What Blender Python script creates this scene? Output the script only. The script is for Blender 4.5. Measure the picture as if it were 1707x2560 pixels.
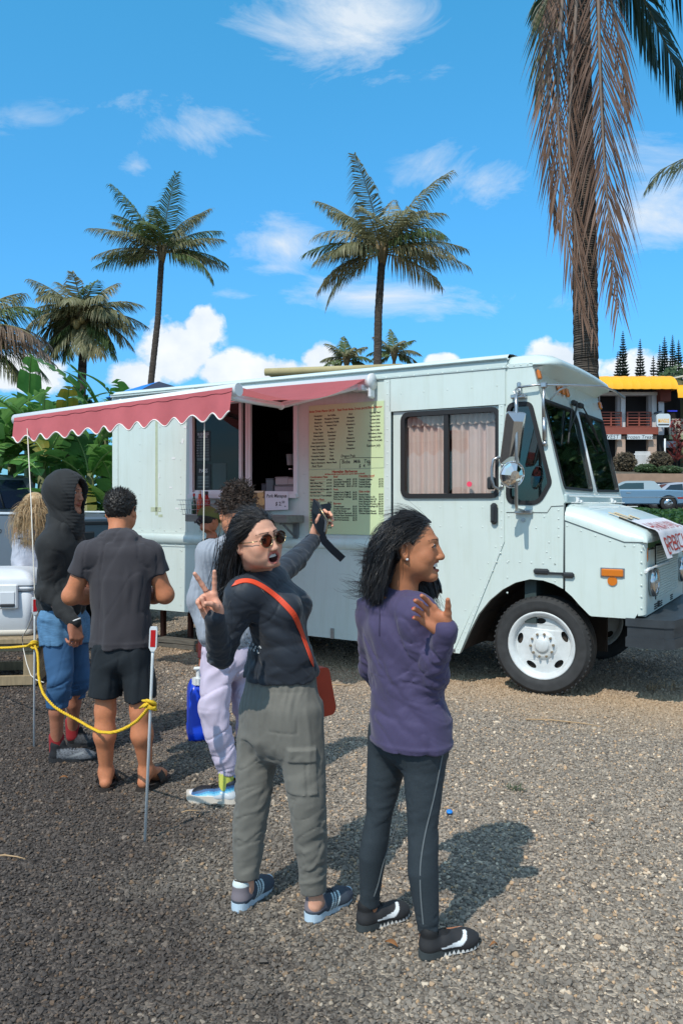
import bpy, bmesh, math, random
import numpy as np
from mathutils import Vector, Matrix, noise as mnoise
from mathutils.geometry import tessellate_polygon
scene = bpy.context.scene
for _o in list(bpy.data.objects):
 bpy.data.objects.remove(_o)
COL = scene.collection
R = math.radians
# ------------------------------------------------------------------ camera
FPX, CXP, HYP, EYE = 2050.0, 853.5, 1260.0, 1.62      # focal length and horizon measured on the photograph (1707 x 2560)
cam_d = bpy.data.cameras.new('camera')
cam = bpy.data.objects.new('camera', cam_d)
COL.objects.link(cam)
cam.location = (0, 0, EYE)
cam.rotation_euler = (R(90), 0, 0)
cam_d.sensor_fit = 'VERTICAL'
cam_d.sensor_height = 36.0
cam_d.lens = 36.0 * FPX / 2560.0
cam_d.shift_y = -(1280.0 - HYP) / 2560.0
cam_d.clip_start = 0.05
cam_d.clip_end = 2000.0
scene.camera = cam
def at(px, py, D):
 """world point seen at photo pixel (px, py) at depth D metres"""
 return Vector(((px - CXP) / FPX * D, D, EYE + (HYP - py) / FPX * D))
def gd(py):
 """depth of the ground seen at photo row py"""
 return FPX * EYE / (py - HYP)
# ------------------------------------------------------------------ world, sun, exposure
SUN_EL = R(51)
SUN_AZ = (0.49, 0.872)          # the way the light travels, seen from above
world = bpy.data.worlds.new('World')
scene.world = world
world.use_nodes = True
wn, wl = world.node_tree.nodes, world.node_tree.links
wn.clear()
def wnode(t, **kw):
 n = wn.new(t)
 for k, v in kw.items():
  setattr(n, k, v)
 return n
def wmath(op, a, b=None, c=None, clamp=False):
 n = wn.new('ShaderNodeMath')
 n.operation = op
 n.use_clamp = clamp
 for i, v in enumerate((a, b, c)):
  if v is None:
   continue
  if isinstance(v, (int, float)):
   n.inputs[i].default_value = v
  else:
   wl.new(v, n.inputs[i])
 return n.outputs[0]
wout = wnode('ShaderNodeOutputWorld')
wbg = wnode('ShaderNodeBackground')
wbg.inputs['Strength'].default_value = 0.12
wl.new(wbg.outputs[0], wout.inputs[0])
sky = wnode('ShaderNodeTexSky')
sky.sky_type = 'NISHITA'
sky.sun_disc = False
sky.sun_elevation = SUN_EL
sky.sun_rotation = math.atan2(-SUN_AZ[0], -SUN_AZ[1])
sky.altitude = 0
sky.air_density = 1.0
sky.dust_density = 0.6
sky.ozone_density = 2.0
wtc = wnode('ShaderNodeTexCoord')
wsep = wnode('ShaderNodeSeparateXYZ')
wl.new(wtc.outputs['Generated'], wsep.inputs[0])
_x, _y, _z = wsep.outputs
_ysafe = wmath('MAXIMUM', _y, 0.05)
U_ = wmath('DIVIDE', _x, _ysafe)
W_ = wmath('DIVIDE', _z, _ysafe)
def wnoise(scale, detail, rough, sx=1, sy=1, sz=1, off=0.0, dist=0.0):
 mp = wnode('ShaderNodeMapping')
 mp.inputs['Scale'].default_value = (sx, sy, sz)
 mp.inputs['Location'].default_value = (off, off * .7, off * .3)
 wl.new(wtc.outputs['Generated'], mp.inputs[0])
 n = wnode('ShaderNodeTexNoise')
 n.inputs['Scale'].default_value = scale
 n.inputs['Detail'].default_value = detail
 n.inputs['Roughness'].default_value = rough
 n.inputs['Distortion'].default_value = dist
 wl.new(mp.outputs[0], n.inputs['Vector'])
 return n.outputs['Fac']
N_SOFT = wnoise(5.5, 9, .66, 1, 1, 2.6, 3.1, .8)
N_PUFF = wnoise(13.0, 8, .58, 1, 1, 1.15, 1.7)
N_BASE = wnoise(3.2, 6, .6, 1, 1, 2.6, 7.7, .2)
def ellipse(px, py, rx, ry):
 u0, w0 = (px - CXP) / FPX, (HYP - py) / FPX
 du = wmath('DIVIDE', wmath('SUBTRACT', U_, u0), rx / FPX)
 dw = wmath('DIVIDE', wmath('SUBTRACT', W_, w0), ry / FPX)
 r2 = wmath('ADD', wmath('MULTIPLY', du, du), wmath('MULTIPLY', dw, dw))
 return wmath('MAXIMUM', wmath('SUBTRACT', 1.0, wmath('SQRT', r2)), 0.0)
def cloudset(els, nz, gain, thr, soft):
 m = None
 for e in els:
  v = wmath('MULTIPLY', ellipse(*e[:4]), e[4])
  m = v if m is None else wmath('MAXIMUM', m, v)
 s = wmath('ADD', m, wmath('MULTIPLY', wmath('SUBTRACT', nz, .5), gain))
 k = wmath('DIVIDE', wmath('SUBTRACT', s, thr), soft, clamp=True)
 k = wmath('MULTIPLY', k, wmath('MULTIPLY', m, 6.0, clamp=True))
 return wmath('MULTIPLY', k, wmath('GREATER_THAN', _y, 0.06)), m
soft_a, _m = cloudset([(890, 50, 400, 200, 1.3), (540, 320, 260, 110, .80), (345, 415, 80, 50, .55), (1180, 450, 270, 130, .80),
      (700, 610, 170, 100, .92), (930, 745, 480, 80, .92), (1630, 500, 270, 230, 1.0), (690, 670, 130, 40, .7),
      (1400, 750, 130, 70, .45), (300, 260, 260, 80, .62), (90, 300, 200, 60, .4), (620, 740, 160, 30, .6)], N_SOFT, 2.5, .36, .95)
puff_a, puff_m = cloudset([(440, 885, 140, 125, 1.1), (505, 815, 75, 75, 1.1), (330, 945, 150, 75, 1.0), (800, 900, 85, 75, 1.0), (700, 945, 220, 70, 1.2),
       (560, 930, 120, 70, 1.0), (1400, 905, 130, 75, 1.2), (1100, 905, 60, 30, 1.0), (1620, 930, 160, 70, 1.0), (60, 940, 200, 70, 1.0)],
       N_PUFF, 1.9, .30, .22)
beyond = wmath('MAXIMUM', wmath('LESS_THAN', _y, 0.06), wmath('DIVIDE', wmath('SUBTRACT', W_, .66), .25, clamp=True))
rest = wmath('MULTIPLY', wmath('DIVIDE', wmath('SUBTRACT', N_BASE, .38), .20, clamp=True), beyond)  # unseen cloud cover beyond the view, raised to add neutral fill light
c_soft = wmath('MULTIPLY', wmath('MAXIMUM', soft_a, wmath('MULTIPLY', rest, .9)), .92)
grade = wnode('ShaderNodeMixRGB', blend_type='MULTIPLY')
grade.inputs[0].default_value = 1.0
wl.new(sky.outputs[0], grade.inputs[1])
_gr = wnode('ShaderNodeValToRGB')
_gr.color_ramp.elements[0].position, _gr.color_ramp.elements[0].color = 0.0, (.36, .84, 1.40, 1)
_gr.color_ramp.elements[1].position, _gr.color_ramp.elements[1].color = .55, (.56, 1.90, 2.10, 1)
for _ps, _c in ((.10, (.42, .98, 1.46)), (.25, (.52, 1.36, 1.78)), (.40, (.56, 1.64, 1.95))):
 _ge = _gr.color_ramp.elements.new(_ps)
 _ge.color = (*_c, 1)
wl.new(_z, _gr.inputs[0])
wl.new(_gr.outputs[0], grade.inputs[2])
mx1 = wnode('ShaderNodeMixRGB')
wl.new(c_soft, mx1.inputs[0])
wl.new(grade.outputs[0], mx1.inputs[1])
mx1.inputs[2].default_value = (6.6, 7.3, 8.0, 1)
puffcol = wnode('ShaderNodeMixRGB')
wl.new(wmath('MULTIPLY', wmath('SUBTRACT', N_PUFF, .36), 3.2, clamp=True), puffcol.inputs[0])
puffcol.inputs[1].default_value = (6.6, 7.3, 8.0, 1)
puffcol.inputs[2].default_value = (8.6, 8.8, 9.0, 1)
mx2 = wnode('ShaderNodeMixRGB')
wl.new(wmath('MULTIPLY', puff_a, .96), mx2.inputs[0])
wl.new(mx1.outputs[0], mx2.inputs[1])
wl.new(puffcol.outputs[0], mx2.inputs[2])
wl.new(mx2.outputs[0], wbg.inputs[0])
sun_d = bpy.data.lights.new('sun', 'SUN')
sun_d.energy = 3.55
sun_d.angle = R(0.53)
sun_d.color = (1.0, 0.935, 0.845)
sun = bpy.data.objects.new('sun', sun_d)
COL.objects.link(sun)
sun.location = (-6, -10, 14)
sun.rotation_euler = Vector((SUN_AZ[0] * math.cos(SUN_EL), SUN_AZ[1] * math.cos(SUN_EL), -math.sin(SUN_EL))).to_track_quat('-Z', 'Y').to_euler()
vs = scene.view_settings
vs.view_transform = 'Standard'
vs.look = 'None'
vs.exposure = 0.0
vs.gamma = 1.0
vs.use_curve_mapping = False
scene.display_settings.display_device = 'sRGB'
scene.cycles.max_bounces = 8
scene.cycles.transparent_max_bounces = 12
scene.cycles.diffuse_bounces = 3
scene.cycles.use_denoising = True
# ------------------------------------------------------------------ materials
MATS = {}
def S(r, g, b):
 """sRGB 0-255 to linear"""
 f = lambda c: (c / 255 / 12.92) if c / 255 <= .04045 else ((c / 255 + .055) / 1.055) ** 2.4
 return (f(r), f(g), f(b))
def mat(name, col=(.5, .5, .5), rough=.5, metal=0.0, spec=.5, var=0.0, vscale=6.0, bump=0.0, bscale=200.0, bdist=.002, coat=0.0,
  attr=None, stretch=(1, 1, 1), detail=5.0, col2=None, thr=None, wave=None, trans=0.0, sheen=0.0, voro=None, sss=0.0):
 if name in MATS:
  return MATS[name]
 m = bpy.data.materials.new(name)
 MATS[name] = m
 m.use_nodes = True
 nt = m.node_tree
 N, L = nt.nodes, nt.links
 p = N['Principled BSDF']
 p.inputs['Base Color'].default_value = (*col, 1)
 p.inputs['Roughness'].default_value = rough
 p.inputs['Metallic'].default_value = metal
 p.inputs['Specular IOR Level'].default_value = spec
 p.inputs['Coat Weight'].default_value = coat
 p.inputs['Coat Roughness'].default_value = .12
 if sheen:
  p.inputs['Sheen Weight'].default_value = sheen
  p.inputs['Sheen Roughness'].default_value = .5
 if trans:
  p.inputs['Transmission Weight'].default_value = trans
 if sss:
  p.inputs['Subsurface Weight'].default_value = sss
  p.inputs['Subsurface Radius'].default_value = (.012, .005, .003)
  p.inputs['Subsurface Scale'].default_value = 1.0
 tc = N.new('ShaderNodeTexCoord')
 mp = N.new('ShaderNodeMapping')
 mp.inputs['Scale'].default_value = stretch
 L.new(tc.outputs['Object'], mp.inputs[0])
 src = None
 if attr:
  a = N.new('ShaderNodeAttribute')
  a.attribute_name = attr
  src = a.outputs['Color']
 if var or col2:
  nz = N.new('ShaderNodeTexNoise')
  nz.inputs['Scale'].default_value = vscale
  nz.inputs['Detail'].default_value = detail
  nz.inputs['Roughness'].default_value = .6
  L.new(mp.outputs[0], nz.inputs['Vector'])
  rp = N.new('ShaderNodeValToRGB')
  lo, hi = (thr if thr else (.3, .7))
  rp.color_ramp.elements[0].position = lo
  rp.color_ramp.elements[1].position = hi
  if col2:
   rp.color_ramp.elements[0].color = (*col, 1)
   rp.color_ramp.elements[1].color = (*col2, 1)
  else:
   rp.color_ramp.elements[0].color = (1 - var, 1 - var, 1 - var, 1)
   rp.color_ramp.elements[1].color = (1 + var, 1 + var, 1 + var, 1)
  L.new(nz.outputs['Fac'], rp.inputs[0])
  if col2 and not src:
   src = rp.outputs[0]
  else:
   mm = N.new('ShaderNodeMixRGB')
   mm.blend_type = 'MULTIPLY'
   mm.inputs[0].default_value = 1
   if src:
    L.new(src, mm.inputs[1])
   else:
    mm.inputs[1].default_value = (*col, 1)
   L.new(rp.outputs[0], mm.inputs[2])
   src = mm.outputs[0]
 if src:
  L.new(src, p.inputs['Base Color'])
 hsrc = None
 if wave:
  w = N.new('ShaderNodeTexWave')
  w.bands_direction = wave[0]
  w.inputs['Scale'].default_value = wave[1]
  w.inputs['Distortion'].default_value = wave[2]
  w.inputs['Detail'].default_value = 2
  L.new(mp.outputs[0], w.inputs['Vector'])
  hsrc = w.outputs['Fac']
  bd = wave[3]
 elif voro:
  w = N.new('ShaderNodeTexVoronoi')
  w.inputs['Scale'].default_value = voro[0]
  w.inputs['Randomness'].default_value = voro[1]
  L.new(mp.outputs[0], w.inputs['Vector'])
  hsrc = w.outputs['Distance']
  bd = voro[2]
 elif bump:
  w = N.new('ShaderNodeTexNoise')
  w.inputs['Scale'].default_value = bscale
  w.inputs['Detail'].default_value = 4
  L.new(mp.outputs[0], w.inputs['Vector'])
  hsrc = w.outputs['Fac']
  bd = bdist
 if hsrc:
  b = N.new('ShaderNodeBump')
  b.inputs['Strength'].default_value = bump if bump else 1.0
  b.inputs['Distance'].default_value = bd
  L.new(hsrc, b.inputs['Height'])
  L.new(b.outputs[0], p.inputs['Normal'])
 return m
def glass(name, tint, refl=.08, rough=.02):
 """thin tinted pane: see-through with a mirror sheen that grows at grazing angles"""
 if name in MATS:
  return MATS[name]
 m = bpy.data.materials.new(name)
 MATS[name] = m
 m.use_nodes = True
 N, L = m.node_tree.nodes, m.node_tree.links
 N.clear()
 o = N.new('ShaderNodeOutputMaterial')
 t = N.new('ShaderNodeBsdfTransparent')
 t.inputs[0].default_value = (*tint, 1)
 g = N.new('ShaderNodeBsdfGlossy')
 g.inputs['Roughness'].default_value = rough
 g.inputs[0].default_value = (.9, 1, .97, 1)
 ge = N.new('ShaderNodeNewGeometry')
 dt = N.new('ShaderNodeVectorMath')
 dt.operation = 'DOT_PRODUCT'
 L.new(ge.outputs['Incoming'], dt.inputs[0])
 L.new(ge.outputs['Normal'], dt.inputs[1])
 def mth(op, a, b=0.0):
  n = N.new('ShaderNodeMath')
  n.operation = op
  n.use_clamp = op == 'ADD'
  for i, q in enumerate((a, b)):
   if isinstance(q, (int, float)):
    n.inputs[i].default_value = q
   else:
    L.new(q, n.inputs[i])
  return n.outputs[0]
 fz = mth('POWER', mth('SUBTRACT', 1.0, mth('ABSOLUTE', dt.outputs['Value'])), 5.0)
 adv = mth('ADD', mth('MULTIPLY', fz, .8), .02 + refl)
 mx = N.new('ShaderNodeMixShader')
 L.new(adv, mx.inputs[0])
 L.new(t.outputs[0], mx.inputs[1])
 L.new(g.outputs[0], mx.inputs[2])
 L.new(mx.outputs[0], o.inputs[0])
 return m
# ------------------------------------------------------------------ objects
def link(o, parent=None, loc=None, rot=None):
 COL.objects.link(o)
 if parent is not None:
  o.parent = parent
 if loc is not None:
  o.location = loc
 if rot is not None:
  o.rotation_euler = rot
 return o
def tag(o, label=None, cat=None, group=None, kind=None):
 for k, v in (('label', label), ('category', cat), ('group', group), ('kind', kind)):
  if v:
   o[k] = v
 return o
def thing(name, label, cat, loc=(0, 0, 0), rz=0.0, group=None):
 o = bpy.data.objects.new(name, None)
 o.empty_display_size = .2
 link(o, None, loc, (0, 0, rz))
 return tag(o, label, cat, group)
def copy_tree(o, parent=None):
 c = o.copy()
 COL.objects.link(c)
 if parent is not None:
  c.parent = parent
 for ch in list(o.children):
  copy_tree(ch, c)
 return c
class MB:
 """collects simple solids into one mesh"""
 def __init__(s):
  s.v, s.f, s.m, s.sm = [], [], [], []
  s.mi = 0
  s.T = None
 def add(s, vs, fs, smooth=False):
  n = len(s.v)
  if s.T is not None:
   vs = [s.T @ Vector(p) for p in vs]
  s.v += [tuple(p) for p in vs]
  s.f += [tuple(i + n for i in f) for f in fs]
  s.m += [s.mi] * len(fs)
  s.sm += [smooth] * len(fs)
  return s
 def box(s, c, d, rot=None, bev=0.0):
  hx, hy, hz = d[0] / 2, d[1] / 2, d[2] / 2
  if bev > 0:
   b = min(bev, hx * .9, hy * .9, hz * .9)
   vs, idx = [], {}
   for sx in (-1, 1):
    for sy in (-1, 1):
     for sz in (-1, 1):
      for ax in range(3):
       p = [sx * hx, sy * hy, sz * hz]
       for k in range(3):
        if k != ax:
         p[k] -= math.copysign(b, p[k])
       idx[(sx, sy, sz, ax)] = len(vs)
       vs.append(p)
   fs = []
   for ax in range(3):
    o = [k for k in range(3) if k != ax]
    for sg in (-1, 1):
     q = []
     for (p1, p2) in ((-1, -1), (1, -1), (1, 1), (-1, 1)):
      t = [0, 0, 0]
      t[ax] = sg
      t[o[0]] = p1
      t[o[1]] = p2
      q.append(idx[(*t, ax)])
     flip = (sg < 0) != (ax == 1)
     fs.append(tuple(q[::-1] if flip else q))
   for ax in range(3):
    o = [k for k in range(3) if k != ax]
    for s0 in (-1, 1):
     for s1 in (-1, 1):
      def k(sa, which):
       t = [0, 0, 0]
       t[ax] = sa
       t[o[0]] = s0
       t[o[1]] = s1
       return idx[(*t, which)]
      fs.append((k(-1, o[0]), k(1, o[0]), k(1, o[1]), k(-1, o[1])))
   for sx in (-1, 1):
    for sy in (-1, 1):
     for sz in (-1, 1):
      fs.append(tuple(idx[(sx, sy, sz, a)] for a in range(3)))
  else:
   vs = [(x, y, z) for x in (-hx, hx) for y in (-hy, hy) for z in (-hz, hz)]
   fs = [(0, 1, 3, 2), (4, 6, 7, 5), (0, 4, 5, 1), (2, 3, 7, 6), (0, 2, 6, 4), (1, 5, 7, 3)]
  if rot is not None:
   vs = [rot @ Vector(p) for p in vs]
  c = Vector(c)
  return s.add([Vector(p) + c for p in vs], fs)
 def tube(s, pts, r, n=8, cap=True, smooth=True):
  pts = [Vector(p) for p in pts]
  rs = r if isinstance(r, (list, tuple)) else [r] * len(pts)
  vs, fs = [], []
  up = None
  for i, p in enumerate(pts):
   t = (pts[min(i + 1, len(pts) - 1)] - pts[max(i - 1, 0)])
   t = t.normalized() if t.length > 1e-9 else Vector((0, 0, 1))
   if up is None:
    up = Vector((0, 0, 1)) if abs(t.z) < .9 else Vector((1, 0, 0))
   e = (up - t * up.dot(t))
   if e.length < 1e-6:
    e = t.orthogonal()
   e.normalize()
   up = e
   g = t.cross(e)
   for k in range(n):
    a = 2 * math.pi * k / n
    vs.append(p + (e * math.cos(a) + g * math.sin(a)) * rs[i])
  for i in range(len(pts) - 1):
   for k in range(n):
    k2 = (k + 1) % n
    fs.append((i * n + k, i * n + k2, (i + 1) * n + k2, (i + 1) * n + k))
  s.add(vs, fs, smooth)
  if cap:
   b = len(s.v) - len(vs)
   s.f += [tuple(b + k for k in range(n))[::-1], tuple(b + (len(pts) - 1) * n + k for k in range(n))]
   s.m += [s.mi] * 2
   s.sm += [False] * 2
  return s
 def lathe(s, prof, n=24, c=(0, 0, 0), axis='Z', smooth=True, arc=None):
  """prof = [(r, h)...] turned about an axis"""
  vs, fs = [], []
  c = Vector(c)
  for (r, h) in prof:
   for k in range(n):
    a = 2 * math.pi * k / n
    x, y = r * math.cos(a), r * math.sin(a)
    p = {'Z': (x, y, h), 'Y': (x, h, -y), 'X': (h, x, y)}[axis]
    vs.append(c + Vector(p))
  for i in range(len(prof) - 1):
   for k in range(n):
    k2 = (k + 1) % n
    fs.append((i * n + k, i * n + k2, (i + 1) * n + k2, (i + 1) * n + k))
  return s.add(vs, fs, smooth)
 def cyl(s, c, r, h, n=16, axis='Z', r2=None):
  r2 = r if r2 is None else r2
  return s.lathe([(0.0001, -h / 2), (r, -h / 2), (r, -h / 2), (r2, h / 2), (r2, h / 2), (0.0001, h / 2)], n, c, axis, smooth=False)
 def sph(s, c, r, n=12, m=8, sc=(1, 1, 1)):
  vs, fs = [], []
  c = Vector(c)
  for i in range(m + 1):
   th = math.pi * i / m
   for k in range(n):
    a = 2 * math.pi * k / n
    vs.append(c + Vector((r * sc[0] * math.sin(th) * math.cos(a), r * sc[1] * math.sin(th) * math.sin(a), r * sc[2] * math.cos(th))))
  for i in range(m):
   for k in range(n):
    k2 = (k + 1) % n
    fs.append((i * n + k, (i + 1) * n + k, (i + 1) * n + k2, i * n + k2))
  return s.add(vs, fs, True)
 def prism(s, poly, fn, t0, t1, holes=(), smooth=False):
  """2-D polygon (with holes) given depth from t0 to t1; fn(a, b, t) -> 3-D"""
  loops = [list(poly)] + [list(h) for h in holes]
  flat = [p for l in loops for p in l]
  tris = tessellate_polygon([[Vector((p[0], p[1], 0)) for p in l] for l in loops])
  n = len(flat)
  vs = [fn(p[0], p[1], t0) for p in flat] + [fn(p[0], p[1], t1) for p in flat]
  fs = [tuple(t) for t in tris] + [tuple(i + n for i in t[::-1]) for t in tris]
  b = 0
  for l in loops:
   m = len(l)
   for i in range(m):
    j = (i + 1) % m
    fs.append((b + i, b + j, n + b + j, n + b + i))
   b += m
  return s.add(vs, fs, smooth)
 def grid(s, P, smooth=True, closed=False):
  """P[i][j] rows of points -> sheet"""
  nr, nc = len(P), len(P[0])
  vs = [p for row in P for p in row]
  fs = []
  for i in range(nr - 1):
   for j in range(nc if closed else nc - 1):
    j2 = (j + 1) % nc
    fs.append((i * nc + j, i * nc + j2, (i + 1) * nc + j2, (i + 1) * nc + j))
  return s.add(vs, fs, smooth)
 def build(s, name, mats, parent=None, loc=None, rot=None, fix=True, label=None):
  me = bpy.data.meshes.new(name)
  me.from_pydata(s.v, [], s.f)
  if not isinstance(mats, (list, tuple)):
   mats = [mats]
  for m in mats:
   me.materials.append(m)
  me.polygons.foreach_set('material_index', s.m)
  me.polygons.foreach_set('use_smooth', s.sm)
  if fix:
   bm = bmesh.new()
   bm.from_mesh(me)
   bmesh.ops.remove_doubles(bm, verts=bm.verts, dist=1e-5)
   bmesh.ops.recalc_face_normals(bm, faces=bm.faces)
   bm.to_mesh(me)
   bm.free()
  me.update()
  o = bpy.data.objects.new(name, me)
  link(o, parent, loc, rot)
  if label:
   o['label'] = label
  return o
def share(o, parent, loc=None, rot=None):
 c = o.copy()
 COL.objects.link(c)
 c.parent = parent
 if loc is not None:
  c.location = loc
 if rot is not None:
  c.rotation_euler = rot
 return c
def rrect(x0, z0, x1, z1, r, n=4):
 P = []
 for (cx, cz, a0) in ((x1 - r, z1 - r, 0), (x0 + r, z1 - r, 90), (x0 + r, z0 + r, 180), (x1 - r, z0 + r, 270)):
  for k in range(n + 1):
   a = R(a0 + 90 * k / n)
   P.append((cx + r * math.cos(a), cz + r * math.sin(a)))
 return P
def rpoly(pts, r, n=4):
 """round the corners of a polygon"""
 out = []
 m = len(pts)
 for i in range(m):
  p, a, b = Vector(pts[i]), Vector(pts[i - 1]), Vector(pts[(i + 1) % m])
  ri = r[i] if isinstance(r, (list, tuple)) else r
  if ri <= 0:
   out.append(tuple(p))
   continue
  da, db = (a - p), (b - p)
  k = min(ri, da.length * .45, db.length * .45)
  pa, pb = p + da.normalized() * k, p + db.normalized() * k
  for j in range(n + 1):
   t = j / n
   q = pa * (1 - t) ** 2 + p * 2 * t * (1 - t) + pb * t * t
   out.append(tuple(q))
 return out
def inset(poly, d):
 """shrink (d > 0) a counter-clockwise or clockwise polygon towards its inside"""
 m = len(poly)
 A = sum(poly[i][0] * poly[(i + 1) % m][1] - poly[(i + 1) % m][0] * poly[i][1] for i in range(m))
 sg = 1 if A > 0 else -1
 out = []
 for i in range(m):
  p, a, b = Vector(poly[i]), Vector(poly[i - 1]), Vector(poly[(i + 1) % m])
  e1, e2 = (p - a).normalized(), (b - p).normalized()
  n1, n2 = Vector((-e1.y, e1.x)) * sg, Vector((-e2.y, e2.x)) * sg
  nn = (n1 + n2)
  nn = nn.normalized() if nn.length > 1e-6 else n1
  out.append(tuple(p + nn * d / max(.5, nn.dot(n1))))
 return out
_texts = []
def text(body, size, parent, M4, material, align='LEFT', shear=0.0, name='lettering', bold=0.0, sx=1.0):
 """queue flat lettering; all lettering of one name and parent is joined into one mesh at the end"""
 _texts.append((body, size, parent, M4, material, align, shear, name, bold, sx))
def flush_texts():
 tmp = []
 for t in _texts:
  c = bpy.data.curves.new('lettering', 'FONT')
  c.body = t[0]
  c.size = t[1]
  c.align_x = t[5]
  c.shear = t[6]
  c.offset = t[8]
  c.resolution_u = 2
  o = bpy.data.objects.new('lettering', c)
  COL.objects.link(o)
  tmp.append(o)
 dg = bpy.context.evaluated_depsgraph_get()
 dg.update()
 groups = {}
 cnt = {}
 for t in _texts:
  k = (t[2].name if t[2] else None, t[7])
  cnt[k] = cnt.get(k, 0) + 1
 for i, (t, o) in enumerate(zip(_texts, tmp)):
  me = o.evaluated_get(dg).to_mesh()
  k = (t[2].name if t[2] else None, t[7])
  mb = groups.setdefault((*k, t[4].name, i if cnt[k] <= 4 else 0), (MB(), t))[0]
  M = t[3] @ Matrix.Diagonal((t[9], 1, 1, 1))
  mb.add([M @ v.co for v in me.vertices], [tuple(p.vertices) for p in me.polygons])
  o.to_mesh_clear()
 for o in tmp:
  c = o.data
  bpy.data.objects.remove(o)
  bpy.data.curves.remove(c)
 for (mb, t) in groups.values():
  if mb.v:
   mb.build(t[7], t[4], t[2], fix=False)
 _texts.clear()
rng = random.Random(11)
nrng = np.random.default_rng(5)
# ------------------------------------------------------------------ smooth bodies from distance fields
import openvdb
def _v(p):
 return np.array([p[0], p[1], p[2]], dtype=np.float32)
class Field:
 def __init__(s, lo, hi, h):
  s.h = h
  s.lo = np.array(lo, np.float32)
  n = np.ceil((np.array(hi) - np.array(lo)) / h).astype(int) + 1
  s.n = n
  s.ax = [(s.lo[i] + np.arange(n[i]) * h).astype(np.float32) for i in range(3)]
  s.d = np.full(n, 1.0, np.float32)
 def _sl(s, lo, hi, m):
  sl = []
  for i in range(3):
   a = int(max(0, math.floor((lo[i] - m - s.lo[i]) / s.h)))
   b = int(min(s.n[i], math.ceil((hi[i] + m - s.lo[i]) / s.h) + 1))
   if b <= a:
    return None
   sl.append(slice(a, b))
  return tuple(sl)
 def _xyz(s, sl):
  return (s.ax[0][sl[0]][:, None, None], s.ax[1][sl[1]][None, :, None], s.ax[2][sl[2]][None, None, :])
 def put(s, prim, k=.01, op='u'):
  lo, hi, fn = prim
  sl = s._sl(lo, hi, k + 4 * s.h)
  if sl is None:
   return s
  b = fn(*s._xyz(sl))
  a = s.d[sl]
  if op == 'u':
   if k > 0:
    h = np.maximum(k - np.abs(a - b), 0) / k
    s.d[sl] = np.minimum(a, b) - h * h * k * .25
   else:
    s.d[sl] = np.minimum(a, b)
  elif op == 's':
   b = -b
   if k > 0:
    h = np.maximum(k - np.abs(a - b), 0) / k
    s.d[sl] = np.maximum(a, b) + h * h * k * .25
   else:
    s.d[sl] = np.maximum(a, b)
  return s
 def clip(s, p, n):
  """keep the side n points away from"""
  p, n = _v(p), _v(Vector(n).normalized())
  X, Y, Z = s._xyz((slice(None),) * 3)
  s.d = np.maximum(s.d, (X - p[0]) * n[0] + (Y - p[1]) * n[1] + (Z - p[2]) * n[2])
  return s
 def disp(s, fn, band=.035):
  i = np.nonzero(np.abs(s.d) < band)
  P = np.stack([s.ax[k][i[k]] for k in range(3)], 1)
  s.d[i] -= fn(P).astype(np.float32)
  return s
 def mesh(s):
  d = np.pad(s.d, 1, constant_values=1.0)
  g = openvdb.FloatGrid(1.0)
  g.copyFromArray(np.ascontiguousarray(np.clip(d, -1, 1)))
  pts, quads = g.convertToQuads(0.0)
  pts = (pts - 1.0) * s.h + s.lo
  return pts.astype(np.float64), quads[:, ::-1]
def rc(a, b, ra, rb=None):
 rb = ra if rb is None else rb
 a, b = _v(a), _v(b)
 m = max(ra, rb)
 ba = b - a
 L2 = float(ba @ ba) + 1e-12
 def fn(X, Y, Z):
  x, y, z = X - a[0], Y - a[1], Z - a[2]
  t = np.clip((x * ba[0] + y * ba[1] + z * ba[2]) / L2, 0, 1)
  return np.sqrt((x - t * ba[0]) ** 2 + (y - t * ba[1]) ** 2 + (z - t * ba[2]) ** 2) - (ra + (rb - ra) * t)
 return np.minimum(a, b) - m, np.maximum(a, b) + m, fn
def el(c, r, M=None):
 c = _v(c)
 r = np.array(r, np.float32)
 A = np.eye(3, dtype=np.float32) if M is None else np.array(M, np.float32)      # rows: local axes in world
 m = float(max(r))
 def fn(X, Y, Z):
  x, y, z = X - c[0], Y - c[1], Z - c[2]
  p = [A[i, 0] * x + A[i, 1] * y + A[i, 2] * z for i in range(3)]
  k0 = np.sqrt((p[0] / r[0]) ** 2 + (p[1] / r[1]) ** 2 + (p[2] / r[2]) ** 2)
  k1 = np.sqrt((p[0] / r[0] ** 2) ** 2 + (p[1] / r[1] ** 2) ** 2 + (p[2] / r[2] ** 2) ** 2) + 1e-6
  return k0 * (k0 - 1) / k1
 return c - m, c + m, fn
def bx(c, hd, r=.0, M=None):
 c = _v(c)
 A = np.eye(3, dtype=np.float32) if M is None else np.array(M, np.float32)
 m = float(np.linalg.norm(hd))
 hd = [h - r for h in hd]
 def fn(X, Y, Z):
  x, y, z = X - c[0], Y - c[1], Z - c[2]
  q = [np.abs(A[i, 0] * x + A[i, 1] * y + A[i, 2] * z) - hd[i] for i in range(3)]
  o = np.sqrt(sum(np.maximum(v, 0) ** 2 for v in q))
  return o + np.minimum(np.maximum(np.maximum(q[0], q[1]), q[2]), 0) - r
 return c - m, c + m, fn
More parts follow.
